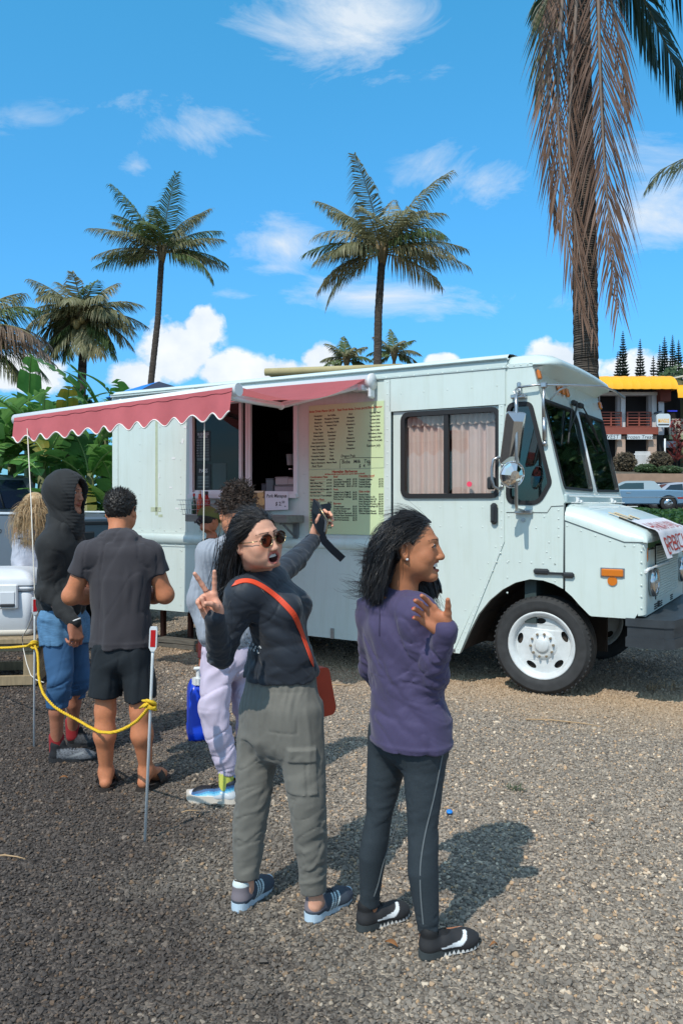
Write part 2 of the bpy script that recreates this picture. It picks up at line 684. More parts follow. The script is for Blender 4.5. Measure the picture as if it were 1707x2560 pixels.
def loft(st, flat=(False, False)):
 """st = [(centre, half width, half depth, width direction)...]; a tube of elliptical sections"""
 C = [_v(q[0]) for q in st]
 w = [q[1] for q in st]
 d = [q[2] for q in st]
 m = max(max(w), max(d))
 U = []
 for i, q in enumerate(st):
  t = C[min(i + 1, len(C) - 1)] - C[max(i - 1, 0)]
  t = t / np.linalg.norm(t)
  u = _v(q[3])
  u = u - t * (u @ t)
  u /= np.linalg.norm(u)
  U.append((u, np.cross(t, u)))
 lo = np.min(C, 0) - m
 hi = np.max(C, 0) + m
 def fn(X, Y, Z):
  best = None
  for i in range(len(C) - 1):
   a, b = C[i], C[i + 1]
   ba = b - a
   L = float(np.linalg.norm(ba))
   ta = ba / L
   x, y, z = X - a[0], Y - a[1], Z - a[2]
   s = x * ta[0] + y * ta[1] + z * ta[2]
   t = np.clip(s / L, 0, 1)
   ex = s - t * L
   qx, qy, qz = x - t * ba[0], y - t * ba[1], z - t * ba[2]
   u0, v0 = U[i]
   u1, v1 = U[i + 1]
   du = qx * (u0[0] + (u1[0] - u0[0]) * t) + qy * (u0[1] + (u1[1] - u0[1]) * t) + qz * (u0[2] + (u1[2] - u0[2]) * t)
   dv = qx * (v0[0] + (v1[0] - v0[0]) * t) + qy * (v0[1] + (v1[1] - v0[1]) * t) + qz * (v0[2] + (v1[2] - v0[2]) * t)
   ww = w[i] + (w[i + 1] - w[i]) * t
   dd = d[i] + (d[i + 1] - d[i]) * t
   mn = np.minimum(ww, dd)
   f0 = flat[0] and i == 0
   f1 = flat[1] and i == len(C) - 2
   k0 = np.sqrt((du / ww) ** 2 + (dv / dd) ** 2 + (ex / mn) ** 2 + 1e-9)
   k1 = np.sqrt((du / ww ** 2) ** 2 + (dv / dd ** 2) ** 2 + (ex / mn ** 2) ** 2 + 1e-9)
   r = k0 * (k0 - 1) / k1
   if f0:
    r = np.maximum(r, -s)
   if f1:
    r = np.maximum(r, s - L)
   best = r if best is None else np.minimum(best, r)
  return best
 return lo, hi, fn
_perm = np.random.default_rng(3).random(4096).astype(np.float32)
def vnoise(P, seed=0):
 """smooth value noise, -1..1"""
 i = np.floor(P).astype(np.int64)
 f = P - i
 f = f * f * (3 - 2 * f)
 out = 0
 for dx in (0, 1):
  for dy in (0, 1):
   for dz in (0, 1):
    h = ((i[:, 0] + dx) * 73856093 ^ (i[:, 1] + dy) * 19349663 ^ (i[:, 2] + dz) * 83492791 ^ (seed * 2654435761)) & 0xFFFFFFF
    h = (h ^ (h >> 13)) * 1274126177 & 0xFFFFFFF
    v = _perm[(h >> 7) & 4095]
    out = out + v * (f[:, 0] if dx else 1 - f[:, 0]) * (f[:, 1] if dy else 1 - f[:, 1]) * (f[:, 2] if dz else 1 - f[:, 2])
 return out * 2 - 1
def folds(P, along, f, amp, seed=0, stretch=4.0, sharp=2.0):
 """creases running along a direction: f creases per metre across it"""
 a = np.array(Vector(along).normalized())
 Q = P - np.outer(P @ a, a) * (1 - 1 / stretch)
 Q = Q + .25 / f * vnoise(P * f * .5 + 3, seed + 5)[:, None]
 n = vnoise(Q * f * .62, seed) + .3 * vnoise(Q * f * 1.5 + 7, seed + 9)
 m_ = vnoise(Q * f * .8 + 11, seed + 3)
 return amp * .8 * (np.cos(n * 5.2) * .55 + n * .45) - amp * .55 * np.clip(1 - np.abs(m_) * 7, 0, 1) ** 1.5
def near(P, c, r):
 q = np.sum((P - np.array(c)) ** 2, 1)
 return np.exp(-q / (r * r))
def mesh_obj(name, V, F, mats, parent=None, colors=None, origin=None, smooth=True):
 V = np.asarray(V, dtype=np.float64)
 if origin is not None:
  V = V - np.array(origin)
 me = bpy.data.meshes.new(name)
 F = np.asarray(F)
 nf, k = F.shape
 me.vertices.add(len(V))
 me.vertices.foreach_set('co', V.astype(np.float32).ravel())
 me.loops.add(nf * k)
 me.loops.foreach_set('vertex_index', F.astype(np.int32).ravel())
 me.polygons.add(nf)
 me.polygons.foreach_set('loop_start', np.arange(0, nf * k, k, dtype=np.int32))
 me.polygons.foreach_set('loop_total', np.full(nf, k, np.int32))
 me.update(calc_edges=True)
 me.polygons.foreach_set('use_smooth', np.full(nf, smooth, dtype=bool))
 if colors is not None:
  a = me.color_attributes.new('Col', 'FLOAT_COLOR', 'POINT')
  c = np.ones((len(V), 4), np.float32)
  c[:, :3] = colors
  a.data.foreach_set('color', c.ravel())
 for m in (mats if isinstance(mats, (list, tuple)) else [mats]):
  me.materials.append(m)
 me.validate()
 o = bpy.data.objects.new(name, me)
 link(o, parent)
 return o
# ------------------------------------------------------------------ ground
def gravel_ground():
 m = bpy.data.materials.new('gravel_ground')
 MATS['gravel_ground'] = m
 m.use_nodes = True
 N, L = m.node_tree.nodes, m.node_tree.links
 p = N['Principled BSDF']
 p.inputs['Roughness'].default_value = .9
 p.inputs['Specular IOR Level'].default_value = .3
 tc = N.new('ShaderNodeTexCoord')
 v = N.new('ShaderNodeTexVoronoi')
 v.inputs['Scale'].default_value = 62
 v.feature = 'F1'
 L.new(tc.outputs['Object'], v.inputs['Vector'])
 v2 = N.new('ShaderNodeTexVoronoi')
 v2.inputs['Scale'].default_value = 62
 v2.feature = 'DISTANCE_TO_EDGE'
 L.new(tc.outputs['Object'], v2.inputs['Vector'])
 big = N.new('ShaderNodeTexNoise')
 big.inputs['Scale'].default_value = .55
 big.inputs['Detail'].default_value = 6
 L.new(tc.outputs['Object'], big.inputs['Vector'])
 sep = N.new('ShaderNodeSeparateColor')
 L.new(v.outputs['Color'], sep.inputs[0])
 r = N.new('ShaderNodeValToRGB')
 el_ = r.color_ramp.elements
 el_[0].position, el_[0].color = 0, (.075, .07, .068, 1)
 el_[1].position, el_[1].color = 1, (.42, .39, .35, 1)
 e = el_.new(.5)
 e.color = (.19, .178, .165, 1)
 L.new(sep.outputs[0], r.inputs[0])
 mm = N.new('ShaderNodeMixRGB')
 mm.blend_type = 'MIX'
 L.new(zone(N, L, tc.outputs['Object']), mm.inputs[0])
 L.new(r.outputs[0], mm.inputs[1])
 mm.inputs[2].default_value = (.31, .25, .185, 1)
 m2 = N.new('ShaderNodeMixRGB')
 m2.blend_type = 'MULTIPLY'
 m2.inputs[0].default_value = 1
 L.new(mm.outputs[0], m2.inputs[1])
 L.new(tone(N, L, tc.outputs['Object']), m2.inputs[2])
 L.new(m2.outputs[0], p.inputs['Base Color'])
 b = N.new('ShaderNodeBump')
 b.inputs['Distance'].default_value = .012
 L.new(v2.outputs['Distance'], b.inputs['Height'])
 L.new(b.outputs[0], p.inputs['Normal'])
 return m
def zone(N, L, vec):
 """0 on bare stone, up to 1 where brown dust lies (a worn strip beside the truck)"""
 mp = N.new('ShaderNodeMapping')
 mp.inputs['Rotation'].default_value = (0, 0, R(30.7))
 L.new(vec, mp.inputs[0])
 s = N.new('ShaderNodeSeparateXYZ')
 L.new(mp.outputs[0], s.inputs[0])
 nz = N.new('ShaderNodeTexNoise')
 nz.inputs['Scale'].default_value = 1.6
 nz.inputs['Detail'].default_value = 6
 L.new(vec, nz.inputs['Vector'])
 def mth(op, a, b):
  n = N.new('ShaderNodeMath')
  n.operation = op
  n.use_clamp = op == 'MULTIPLY'
  for i, q in enumerate((a, b)):
   if isinstance(q, (int, float)):
    n.inputs[i].default_value = q
   else:
    L.new(q, n.inputs[i])
  return n.outputs[0]
 d = mth('ABSOLUTE', mth('SUBTRACT', s.outputs[1], 7.0), 0)
 f = mth('SUBTRACT', 1.15, d)
 f = mth('ADD', f, mth('SUBTRACT', mth('MULTIPLY', nz.outputs['Fac'], 1.0), .5))
 return mth('MULTIPLY', mth('MAXIMUM', f, 0.0), .85)
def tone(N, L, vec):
 """stone tint: darker on the left of the lot, paler towards the truck and the right"""
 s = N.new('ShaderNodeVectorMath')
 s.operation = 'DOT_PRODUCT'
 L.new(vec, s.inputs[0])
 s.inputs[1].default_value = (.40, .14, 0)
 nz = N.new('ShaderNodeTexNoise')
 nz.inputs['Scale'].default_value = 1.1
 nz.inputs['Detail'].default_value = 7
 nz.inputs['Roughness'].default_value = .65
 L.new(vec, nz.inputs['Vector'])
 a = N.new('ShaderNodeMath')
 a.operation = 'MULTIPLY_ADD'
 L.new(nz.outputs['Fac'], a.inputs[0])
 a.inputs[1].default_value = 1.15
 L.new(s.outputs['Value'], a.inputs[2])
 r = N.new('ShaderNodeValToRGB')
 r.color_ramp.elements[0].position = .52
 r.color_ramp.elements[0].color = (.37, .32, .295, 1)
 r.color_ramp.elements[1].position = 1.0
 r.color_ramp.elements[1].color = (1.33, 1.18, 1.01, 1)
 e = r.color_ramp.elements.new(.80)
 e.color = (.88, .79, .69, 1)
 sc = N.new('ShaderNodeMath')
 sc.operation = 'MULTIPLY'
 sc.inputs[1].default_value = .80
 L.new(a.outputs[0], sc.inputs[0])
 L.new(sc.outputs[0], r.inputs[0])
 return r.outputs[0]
GG = gravel_ground()
m = MB()
xs = [-500, -120, -40, -16, -8, -4, 0, 4, 8, 16, 40, 120, 500]
ys = [-120, -30, -8, 0, 3, 6, 9, 14, 24, 60, 160, 400, 900]
m.grid([[(x, y, 0.0) for x in xs] for y in ys], smooth=False)
g = m.build('ground', GG, fix=False)
g['kind'] = 'structure'
stones = bpy.data.collections.new('stone_kinds')
STM = bpy.data.materials.new('gravel_stone')
STM.use_nodes = True
_N, _L = STM.node_tree.nodes, STM.node_tree.links
_p = _N['Principled BSDF']
_p.inputs['Roughness'].default_value = .85
_p.inputs['Specular IOR Level'].default_value = .35
_oi = _N.new('ShaderNodeObjectInfo')
_r = _N.new('ShaderNodeValToRGB')
_e = _r.color_ramp.elements
_e[0].position, _e[0].color = 0, (.13, .126, .122, 1)
_e[1].position, _e[1].color = 1, (.50, .46, .40, 1)
for ps, c in ((.35, (.19, .182, .174)), (.65, (.225, .215, .203)), (.86, (.275, .26, .242)), (.95, (.40, .29, .19)), (.975, (.52, .48, .42))):
 e = _e.new(ps)
 e.color = (*c, 1)
_L.new(_oi.outputs['Random'], _r.inputs[0])
_mx = _N.new('ShaderNodeMixRGB')
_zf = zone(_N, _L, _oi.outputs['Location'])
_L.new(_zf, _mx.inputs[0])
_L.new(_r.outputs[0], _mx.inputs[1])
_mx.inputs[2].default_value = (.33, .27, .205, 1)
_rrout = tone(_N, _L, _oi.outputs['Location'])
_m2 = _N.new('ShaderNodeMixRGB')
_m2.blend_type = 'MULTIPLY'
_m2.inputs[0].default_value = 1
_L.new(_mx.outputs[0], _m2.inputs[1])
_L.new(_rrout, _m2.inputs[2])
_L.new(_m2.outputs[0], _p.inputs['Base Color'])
for k in range(6):
 bm = bmesh.new()
 for _ in range(15):
  v = Vector((rng.gauss(0, 1), rng.gauss(0, 1), rng.gauss(0, 1))).normalized() * rng.uniform(.42, .55)
  bm.verts.new((v.x, v.y * rng.uniform(.75, 1), v.z * .68))
 bmesh.ops.convex_hull(bm, input=bm.verts)
 bmesh.ops.delete(bm, geom=[v for v in bm.verts if not v.link_faces], context='VERTS')
 me = bpy.data.meshes.new('gravel_stone')
 bm.to_mesh(me)
 bm.free()
 me.materials.append(STM)
 stones.objects.link(bpy.data.objects.new('gravel_stone', me))
pts = []
y = 2.15
while y < 11.5:
 dy = .30
 w0, w1 = -.50 * (y + dy) - .7, .50 * (y + dy) + .7
 dens = 6000 if y < 5 else 6000 * (5 / y) ** 1.6
 n = int((w1 - w0) * dy * dens)
 q = np.empty((n, 3))
 q[:, 0] = nrng.uniform(w0, w1, n)
 q[:, 1] = nrng.uniform(y, y + dy, n)
 q[:, 2] = nrng.uniform(-.002, .006, n)
 pts.append(q)
 y += dy
pts = np.concatenate(pts)
me = bpy.data.meshes.new('gravel')
me.vertices.add(len(pts))
me.vertices.foreach_set('co', pts.astype(np.float32).ravel())
sz = np.clip(nrng.lognormal(math.log(.0142), .36, len(pts)), .007, .045) * (1 + np.clip(pts[:, 1] - 5, 0, 6) * .10)
a = me.attributes.new('size', 'FLOAT', 'POINT')
a.data.foreach_set('value', sz.astype(np.float32))
rot = nrng.uniform(-1, 1, (len(pts), 3)) * np.array([.7, .7, 3.14])
a = me.attributes.new('spin', 'FLOAT_VECTOR', 'POINT')
a.data.foreach_set('vector', rot.astype(np.float32).ravel())
go = link(bpy.data.objects.new('gravel', me))
go['kind'] = 'stuff'
go['label'] = 'loose dark grey and tan volcanic gravel covering the lot'
ng = bpy.data.node_groups.new('scatter', 'GeometryNodeTree')
ng.interface.new_socket('Geometry', in_out='INPUT', socket_type='NodeSocketGeometry')
ng.interface.new_socket('Geometry', in_out='OUTPUT', socket_type='NodeSocketGeometry')
n_in, n_out = ng.nodes.new('NodeGroupInput'), ng.nodes.new('NodeGroupOutput')
ci = ng.nodes.new('GeometryNodeCollectionInfo')
ci.inputs['Collection'].default_value = stones
ci.inputs['Separate Children'].default_value = True
ci.inputs['Reset Children'].default_value = True
ip = ng.nodes.new('GeometryNodeInstanceOnPoints')
ip.inputs['Pick Instance'].default_value = True
na1 = ng.nodes.new('GeometryNodeInputNamedAttribute')
na1.data_type = 'FLOAT'
na1.inputs['Name'].default_value = 'size'
na2 = ng.nodes.new('GeometryNodeInputNamedAttribute')
na2.data_type = 'FLOAT_VECTOR'
na2.inputs['Name'].default_value = 'spin'
mp2 = ng.nodes.new('GeometryNodeMeshToPoints')
ng.links.new(n_in.outputs[0], mp2.inputs['Mesh'])
ng.links.new(mp2.outputs[0], ip.inputs['Points'])
ng.links.new(ci.outputs[0], ip.inputs['Instance'])
ng.links.new(na1.outputs['Attribute'], ip.inputs['Scale'])
ng.links.new(na2.outputs['Attribute'], ip.inputs['Rotation'])
ng.links.new(ip.outputs[0], n_out.inputs[0])
md = go.modifiers.new('scatter', 'NODES')
md.node_group = ng
# ------------------------------------------------------------------ the food truck
MINT = mat('mint_paint', S(204, 216, 210), rough=.32, spec=.5, var=.035, vscale=2.5, bump=.04, bscale=6, bdist=.02, coat=.25)
MINT2 = mat('mint_paint_roof', S(202, 216, 212), rough=.35, var=.04, vscale=3, coat=.2)
BLACK = mat('black_rubber', (.012, .012, .013), rough=.55)
BLACKP = mat('black_plastic', (.022, .024, .027), rough=.42, bump=.1, bscale=80)
DARK = mat('dark_underbody', (.012, .011, .010), rough=.9)
CHROME = mat('chrome', (.52, .53, .54), rough=.14, metal=1)
STEEL = mat('brushed_steel', (.46, .47, .48), rough=.33, metal=1, var=.1, vscale=30)
AMBER = mat('amber_lens', (.62, .17, .012), rough=.2, coat=.5, bump=.3, bscale=90)
WHITEP = mat('white_enamel', (.75, .77, .77), rough=.3, var=.05, vscale=8)
ALU = mat('white_aluminium', (.72, .74, .75), rough=.35)
WINDSH = glass('green_windscreen_glass', (.20, .42, .36), .36)
CABGL = glass('green_side_glass', (.22, .36, .34), .06)
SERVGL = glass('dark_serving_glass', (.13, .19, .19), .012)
CLEAR = glass('clear_glass', (.9, .92, .92), .02)
TRK = thing('food_truck', 'pale mint step van food truck with red awning and menu board, parked on gravel', 'food truck', (1.652, 6.890, 0), R(-30.69))
def wallf(a, b, t):
 return (a, t, b)
def panel(name, poly, t0, t1, m, holes=(), parent=TRK, label=None, fn=wallf):
 return MB().prism(poly, fn, t0, t1, holes).build(name, m, parent, label=label)
def arc(cx, cz, r, a0, a1, n):
 return [(cx + r * math.cos(R(a0 + (a1 - a0) * k / n)), cz + r * math.sin(R(a0 + (a1 - a0) * k / n))) for k in range(n + 1)]
_g = MINT.node_tree
_tc = _g.nodes.new('ShaderNodeTexCoord')
_mp = _g.nodes.new('ShaderNodeMapping')
_mp.inputs['Scale'].default_value = (7, 7, .55)
_nz = _g.nodes.new('ShaderNodeTexNoise')
_nz.inputs['Scale'].default_value = 2.2
_nz.inputs['Detail'].default_value = 8
_nz.inputs['Roughness'].default_value = .7
_rp = _g.nodes.new('ShaderNodeValToRGB')
_rp.color_ramp.elements[0].position, _rp.color_ramp.elements[0].color = .30, (.93, .925, .895, 1)
_rp.color_ramp.elements[1].position, _rp.color_ramp.elements[1].color = .50, (1, 1, 1, 1)
_ml = _g.nodes.new('ShaderNodeMixRGB')
_ml.blend_type = 'MULTIPLY'
_ml.inputs[0].default_value = 1
_b = _g.nodes['Principled BSDF'].inputs['Base Color']
_src = _b.links[0].from_socket
for _a, _c in ((_tc.outputs['Object'], _mp.inputs[0]), (_mp.outputs[0], _nz.inputs['Vector']), (_nz.outputs['Fac'], _rp.inputs[0]), (_src, _ml.inputs[1]), (_rp.outputs[0], _ml.inputs[2]), (_ml.outputs[0], _b)):
 _g.links.new(_a, _c)
TW = 2.22                                             # width of the van
serve_hole = [(-3.76, 1.735), (-2.47, 1.735), (-2.47, 2.69), (-3.76, 2.69)]
rear_arch = [(-3.84, .45), (-3.82, .52)] + arc(-3.28, .42, .52, 165, 12, 10) + [(-2.74, .33)]
body_poly = [(-4.98, .45)] + rear_arch + [(-1.40, .315), (-1.40, 2.78), (-4.98, 2.78)]
panel('side_wall', body_poly, 0, .045, MINT, [serve_hole])
panel('door_header', [(-1.40, 2.475), (-.285, 2.475), (-.285, 2.78), (-1.40, 2.78)], -.012, .045, MINT)
panel('door_post', [(-1.455, .318), (-1.385, .318), (-1.385, 2.775), (-1.455, 2.775)], -.012, -.0005, MINT)
dw = rrect(-1.289, 1.672, -.337, 2.461, .075)
door_poly = [(-1.372, .33), (-.76, .33), (-.345, 1.23), (-.345, 2.472), (-1.372, 2.472)]
door = panel('sliding_door', door_poly, .014, .045, MINT, [inset(dw, .02)])
panel('window_seal', dw, -.006, .05, BLACK, [inset(dw, .042)], door)
panel('window_mullion', [(-.862, 1.715), (-.818, 1.715), (-.818, 2.42), (-.862, 2.42)], .0, .03, BLACK, (), door)
panel('pane', inset(dw, .044), .022, .026, CLEAR, (), door)
CURT = mat('tan_curtain', S(224, 190, 178), rough=.9, var=.05, vscale=5)
for (c0, c1, ph) in ((-1.275, -.85, .3), (-.83, -.35, 1.9)):
 P = []
 for i in range(9):
  z = 1.66 + .79 * i / 8
  P.append([(c0 + (c1 - c0) * j / 60, .085 + (.016 + .010 * math.sin(j * .31 + ph)) * math.sin(j * .62 + ph + .25 * math.sin(j * .2) + .04 * i) * (1.15 if i == 8 else 1), z) for j in range(61)])
 MB().grid(P).build('curtain', CURT, door, fix=False)
 P = []
 for i in range(3):
  z = 2.345 + .115 * i / 2
  P.append([(c0 + (c1 - c0) * j / 60, .060 + .010 * math.sin(j * .9 + ph), z - (.018 * abs(math.sin(j * .21 + ph)) if i == 0 else 0)) for j in range(61)])
 MB().grid(P).build('curtain_valance', mat('tan_curtain_valance', S(196, 168, 154), rough=.9), door, fix=False)
MB().cyl((-.625, .019, 1.795), .024, .004, 20, 'Y').build('dot_sticker', mat('pink_sticker', S(236, 70, 100), rough=.5), door)
m = MB()
m.box((-.412, -.012, 1.80), (.07, .035, .11), bev=.012)
m.tube([(-.40, -.02, 1.85), (-.40, -.035, 1.80), (-.41, -.03, 1.75)], .008)
m.build('window_latch', BLACKP, door)
m = MB()
m.box((-.388, -.010, 1.537), (.062, .044, .185), bev=.02)
m.box((-.388, -.036, 1.537), (.024, .012, .13), bev=.005)
m.build('door_handle', BLACKP, door)
m = MB()
m.tube([(-.318, -.004, 2.005), (-.335, -.05, 2.02), (-.372, -.065, 2.0), (-.385, -.068, 1.93), (-.385, -.068, 1.83), (-.37, -.065, 1.77), (-.335, -.05, 1.75), (-.318, -.004, 1.765)], .013, 8)
for z in (1.99, 1.95, 1.80, 1.77):
 m.sph((-.31, -.02, z), .014, 8, 6)
m.build('grab_rail', STEEL, TRK)
panel('corner_strip', [(-.345, 2.474), (-.295, 2.474), (-.295, 1.297), (-.705, .30), (-.76, .30), (-.345, 1.225)], -.010, .02, MINT)
cw = rpoly([(-.278, 2.493), (-.055, 2.487), (.118, 1.795), (.012, 1.607), (-.283, 1.618)], [.085, .06, .03, .085, .085], 5)
arch_f = [(-.705, .305), (-.66, .40)] + [(-.62, .49), (-.534, .656), (-.43, .785), (-.315, .884), (-.2, .95), (-.072, .985), (.04, .98), (.13, .955), (.206, .918)]
cab_poly = [(-.296, 1.297)] + arch_f + [(.213, 1.63), (.197, 1.73), (.017, 2.54), (-.052, 2.78), (-.296, 2.78)]
cab = panel('cab_side', cab_poly, 0, .045, MINT, [inset(cw, .016)])
panel('cab_window_seal', cw, -.008, .05, BLACK, [inset(cw, .036)], cab)
panel('cab_pane', inset(cw, .037), .02, .025, CABGL, (), cab)
m = MB()
m.tube([(-.28, -.001, 1.548), (.075, -.001, 1.548), (.11, -.001, 1.60), (.21, -.001, 1.605)], .0035, 5)
m.tube([(.219, -.001, 1.63), (.219, -.001, .93)], .005, 5)
m.build('panel_seam', mat('seam_dark', (.10, .12, .12), rough=.8), cab)  # dark grey lines along the panel joints
MB().cyl((-.13, -.006, 1.485), .017, .016, 14, 'Y').build('door_lock', STEEL, cab)
m = MB()
m.box((.03, -.018, 1.055), (.135, .034, .05), bev=.016)
m.box((.135, -.018, 1.045), (.15, .016, .018))
m.box((.255, -.018, 1.035), (.10, .034, .048), bev=.016)
m.build('hood_latch', BLACKP, TRK)
fp = [(.225, 1.478), (.695, 1.317), (.80, 1.317), (.80, .755), (.775, .715), (.713, .708), (.437, .708), (.421, .716), (.343, .791), (.28, .86), (.225, .905)]
fend = panel('fender', fp, 0, .03, MINT)
P = []
for z in (.735, .77, 1.05, 1.317):
 row = []
 for k in range(7):
  a = R(90 * k / 6)
  row.append((.80 + .055 * math.sin(a), .055 - .055 * math.cos(a), z + (.0 if z > .74 else .012 * k / 6)))
 row.append((.855, .10, z))
 P.append(row)
MB().grid(P).build('corner', MINT, fend)
m = MB()
m.box((.605, -.012, 1.068), (.17, .024, .062), bev=.008)
m.build('side_marker', AMBER, fend)
m = MB()
m.box((.605, -.005, 1.068), (.19, .008, .08), bev=.003)
m.build('marker_base', STEEL, fend)
MB().cyl((.605, -.006, 1.003), .038, .012, 20, 'Y').build('reflector', AMBER, fend)
panel('far_wall', [(-4.98, .32), (-1.2, .32), (-.85, .32), (-.2, .95), (.2, .95), (.213, 1.63), (-.052, 2.78), (-4.98, 2.78)], TW - .045, TW, MINT)
MB().box((-4.957, TW / 2, 1.625), (.045, TW - .095, 2.30)).build('rear_wall', MINT, TRK)
m = MB()
m.box((-2.84, TW / 2, .70), (4.2, TW - .1, .05))
m.box((-2.5, .62, .52), (4.4, .09, .18))
m.box((-2.5, 1.6, .52), (4.4, .09, .18))
m.box((-.0, TW / 2, .42), (.12, 1.7, .12))
m.box((-3.28, TW / 2, .42), (.14, 1.7, .14))
m.build('chassis', DARK, TRK)
m = MB()
m.prism([(-.72, .32), (-.5, .78), (-.2, 1.0), (.15, 1.0), (.42, .72), (.42, .32)], wallf, .62, .66)
P = [[(p[0], y, p[1] + .004) for p in [(-.70, .32)] + arch_f[2:] + [(.343, .791), (.421, .72)]] for y in (.046, .62)]
m.grid(P, smooth=False)
m.box((.55, .35, .80), (.5, .6, .04))
m.build('wheel_well', mat('rusty_wheel_well', (.03, .024, .02), rough=.95, var=.4, vscale=9), TRK)
rp = [(0, 2.78), (-.006, 2.80), (-.006, 2.845), (.01, 2.885), (.05, 2.912), (.14, 2.925), (.6, 2.945), (TW / 2, 2.952), (TW - .6, 2.945), (TW - .14, 2.925), (TW - .05, 2.912), (TW, 2.86), (TW, 2.78)]
P = [[(x, y, z) for (y, z) in rp] for x in (-4.98, -.27)]
m = MB()
m.grid(P)
m.add([(-4.98, y, z) for (y, z) in rp], [tuple(range(len(rp)))])
m.build('roof', MINT2, TRK, fix=False)
m = MB()
m.box((-2.63, -.018, 2.868), (4.72, .03, .012), bev=.003)
m.box((-2.63, -.012, 2.79), (4.72, .016, .02), bev=.004)
m.box((-4.35, -.03, 2.845), (1.25, .022, .02), bev=.006)
m.build('rain_gutter', mat('gutter_grey', S(176, 190, 188), rough=.4), TRK)
P = []
NY = 29
for i in range(NY):
 s = -1 + 2 * i / (NY - 1)
 y = TW / 2 * (1 + s)
 e = max(0.0, (abs(s) - .76) / .24)
 k = math.sqrt(max(0.0, 1 - e * e))
 crown = .03 * (1 - s * s)
 zt = 2.905 + crown - .095 * (1 - k)
 xl = -.05 + .185 * k
 P.append([(-.285, y, zt), (-.16, y, zt + .004), (-.05, y, zt), (-.05 + .5 * (xl + .05), y, zt - .018), (xl - .02, y, zt - .055 * k), (xl, y, zt - .085 * k - .01),
    (xl - .005, y, zt - .105 * k - .012), (xl - .04, y, min(zt - .09 * k - .02, 2.80)), (-.05 + .25 * (xl + .05), y, 2.762), (-.056, y, 2.735)])
vis = MB().grid(P).build('roof_visor', MINT2, TRK, fix=False)
panel('cap_end', [(-.285, 2.782), (-.05, 2.782), (-.052, 2.80), (-.10, 2.815), (-.285, 2.815)], -.006, .02, MINT2)
def wsx(z):
 return .200 + (z - 1.72) * (-.185 / .80)
def frontf(a, b, t):
 return (wsx(b) - t, a, b)
pane1 = rpoly([(.075, 1.745), (1.03, 1.735), (1.105, 2.40), (1.02, 2.515), (.045, 2.515)], [.05, .05, .12, .10, .05], 5)
pane2 = [(TW - y, z) for (y, z) in pane1][::-1]
cabf = MB().prism([(0.003, 1.63), (TW - .003, 1.63), (TW - .003, 2.76), (0.003, 2.76)], frontf, 0, .04, [pane1, pane2]).build('cab_front', MINT, TRK)
for pn in (pane1, pane2):
 MB().prism(pn, frontf, -.012, .045, [inset(pn, .022)]).build('windscreen_seal', BLACK, cabf)
 MB().prism(inset(pn, .023), frontf, .008, .013).build('windscreen', WINDSH, cabf)
MB().tube([(wsx(1.70) + .006, TW / 2, 1.70), (wsx(2.5) + .006, TW / 2, 2.5)], .017, 6).build('centre_bar', WHITEP, cabf)
m = MB()
m.box((.218, TW / 2 - .05, 1.665), (.03, TW - .14, .075), bev=.01)
m.build('cowl', mat('cowl_grey_mint', S(186, 203, 201), rough=.4), cabf)
for (y, z, ry) in ((.055, 2.715, 8), (TW - .06, 2.67, -8), (.60, 2.665, 0), (.73, 2.66, 0), (.87, 2.655, 0)):
 MB().box((wsx(z) + .02, y, z), (.03, .06, .085), Matrix.Rotation(R(-13), 3, 'Y'), bev=.012).build('clearance_lamp', AMBER, cabf)
for (y0, dy) in ((1.0, -.36), (1.22, .40)):
 m = MB()
 m.box((wsx(2.56) + .03, y0, 2.57), (.04, .12, .05), bev=.01)
 m.tube([(wsx(2.56) + .05, y0, 2.56), (wsx(2.42) + .05, y0 + dy * .5, 2.43), (wsx(2.33) + .035, y0 + dy, 2.30)], .007, 6)
 m.tube([(wsx(2.50) + .022, y0 + dy * .35, 2.50), (wsx(2.16) + .022, y0 + dy * 1.45, 2.16)], .010, 6)
 m.tube([(wsx(2.56) + .05, y0 + .03, 2.55), (wsx(2.42) + .05, y0 + dy * .55, 2.40)], .005, 6)
 m.build('wiper', BLACK, cabf)
secs = []
for i in range(10):
 x = .222 + (.835 - .222) * i / 9
 zc = 1.484 - (x - .222) * (1.484 - 1.317) / (.695 - .222) if x < .695 else 1.317
 zt = 1.625 - .215 * ((x - .222) / .62) ** 1.25
 secs.append((x, zc, zt))
secs += [(.862, 1.315, 1.385), (.874, 1.312, 1.345), (.868, 1.31, 1.312)]
P = []
HW = 2.06
for (x, zc, zt) in secs:
 h = zt - zc
 half = [(-.004, zc), (-.004, zc + .25 * h), (.012, zc + .52 * h), (.045, zc + .76 * h), (.10, zc + .91 * h), (.18, zc + .985 * h), (.30, zt), (.6, zt + .008), (1.03, zt + .012)]
 row = half + [(HW - y, z) for (y, z) in half[::-1][1:]]
 P.append([(x, y, z) for (y, z) in row])
hood = MB().grid(P).build('hood', MINT, TRK, fix=False)
m = MB()
m.tube([(.222, -.004, 1.484), (.695, -.004, 1.317), (.84, -.004, 1.317)], .0035, 5)
m.build('seam', mat('seam_dark'), hood)
TAPE = mat('tan_tape', S(208, 186, 148), rough=.6, var=.08, vscale=20)
def hoodz(x, y):
 zt = 1.625 - .215 * ((x - .222) / .62) ** 1.25
 return zt + .012
for (x, y, dx, dy, rz) in ((.60, .24, .16, .05, -.05), (.60, .44, .16, .06, -.05), (.64, .68, .10, .03, 0)):
 MB().box((x, y, hoodz(x, y) + .002), (dx, dy, .006), Matrix.Rotation(R(19), 3, 'Y') @ Matrix.Rotation(rz, 3, 'Z')).build('tape_patch', TAPE, hood)
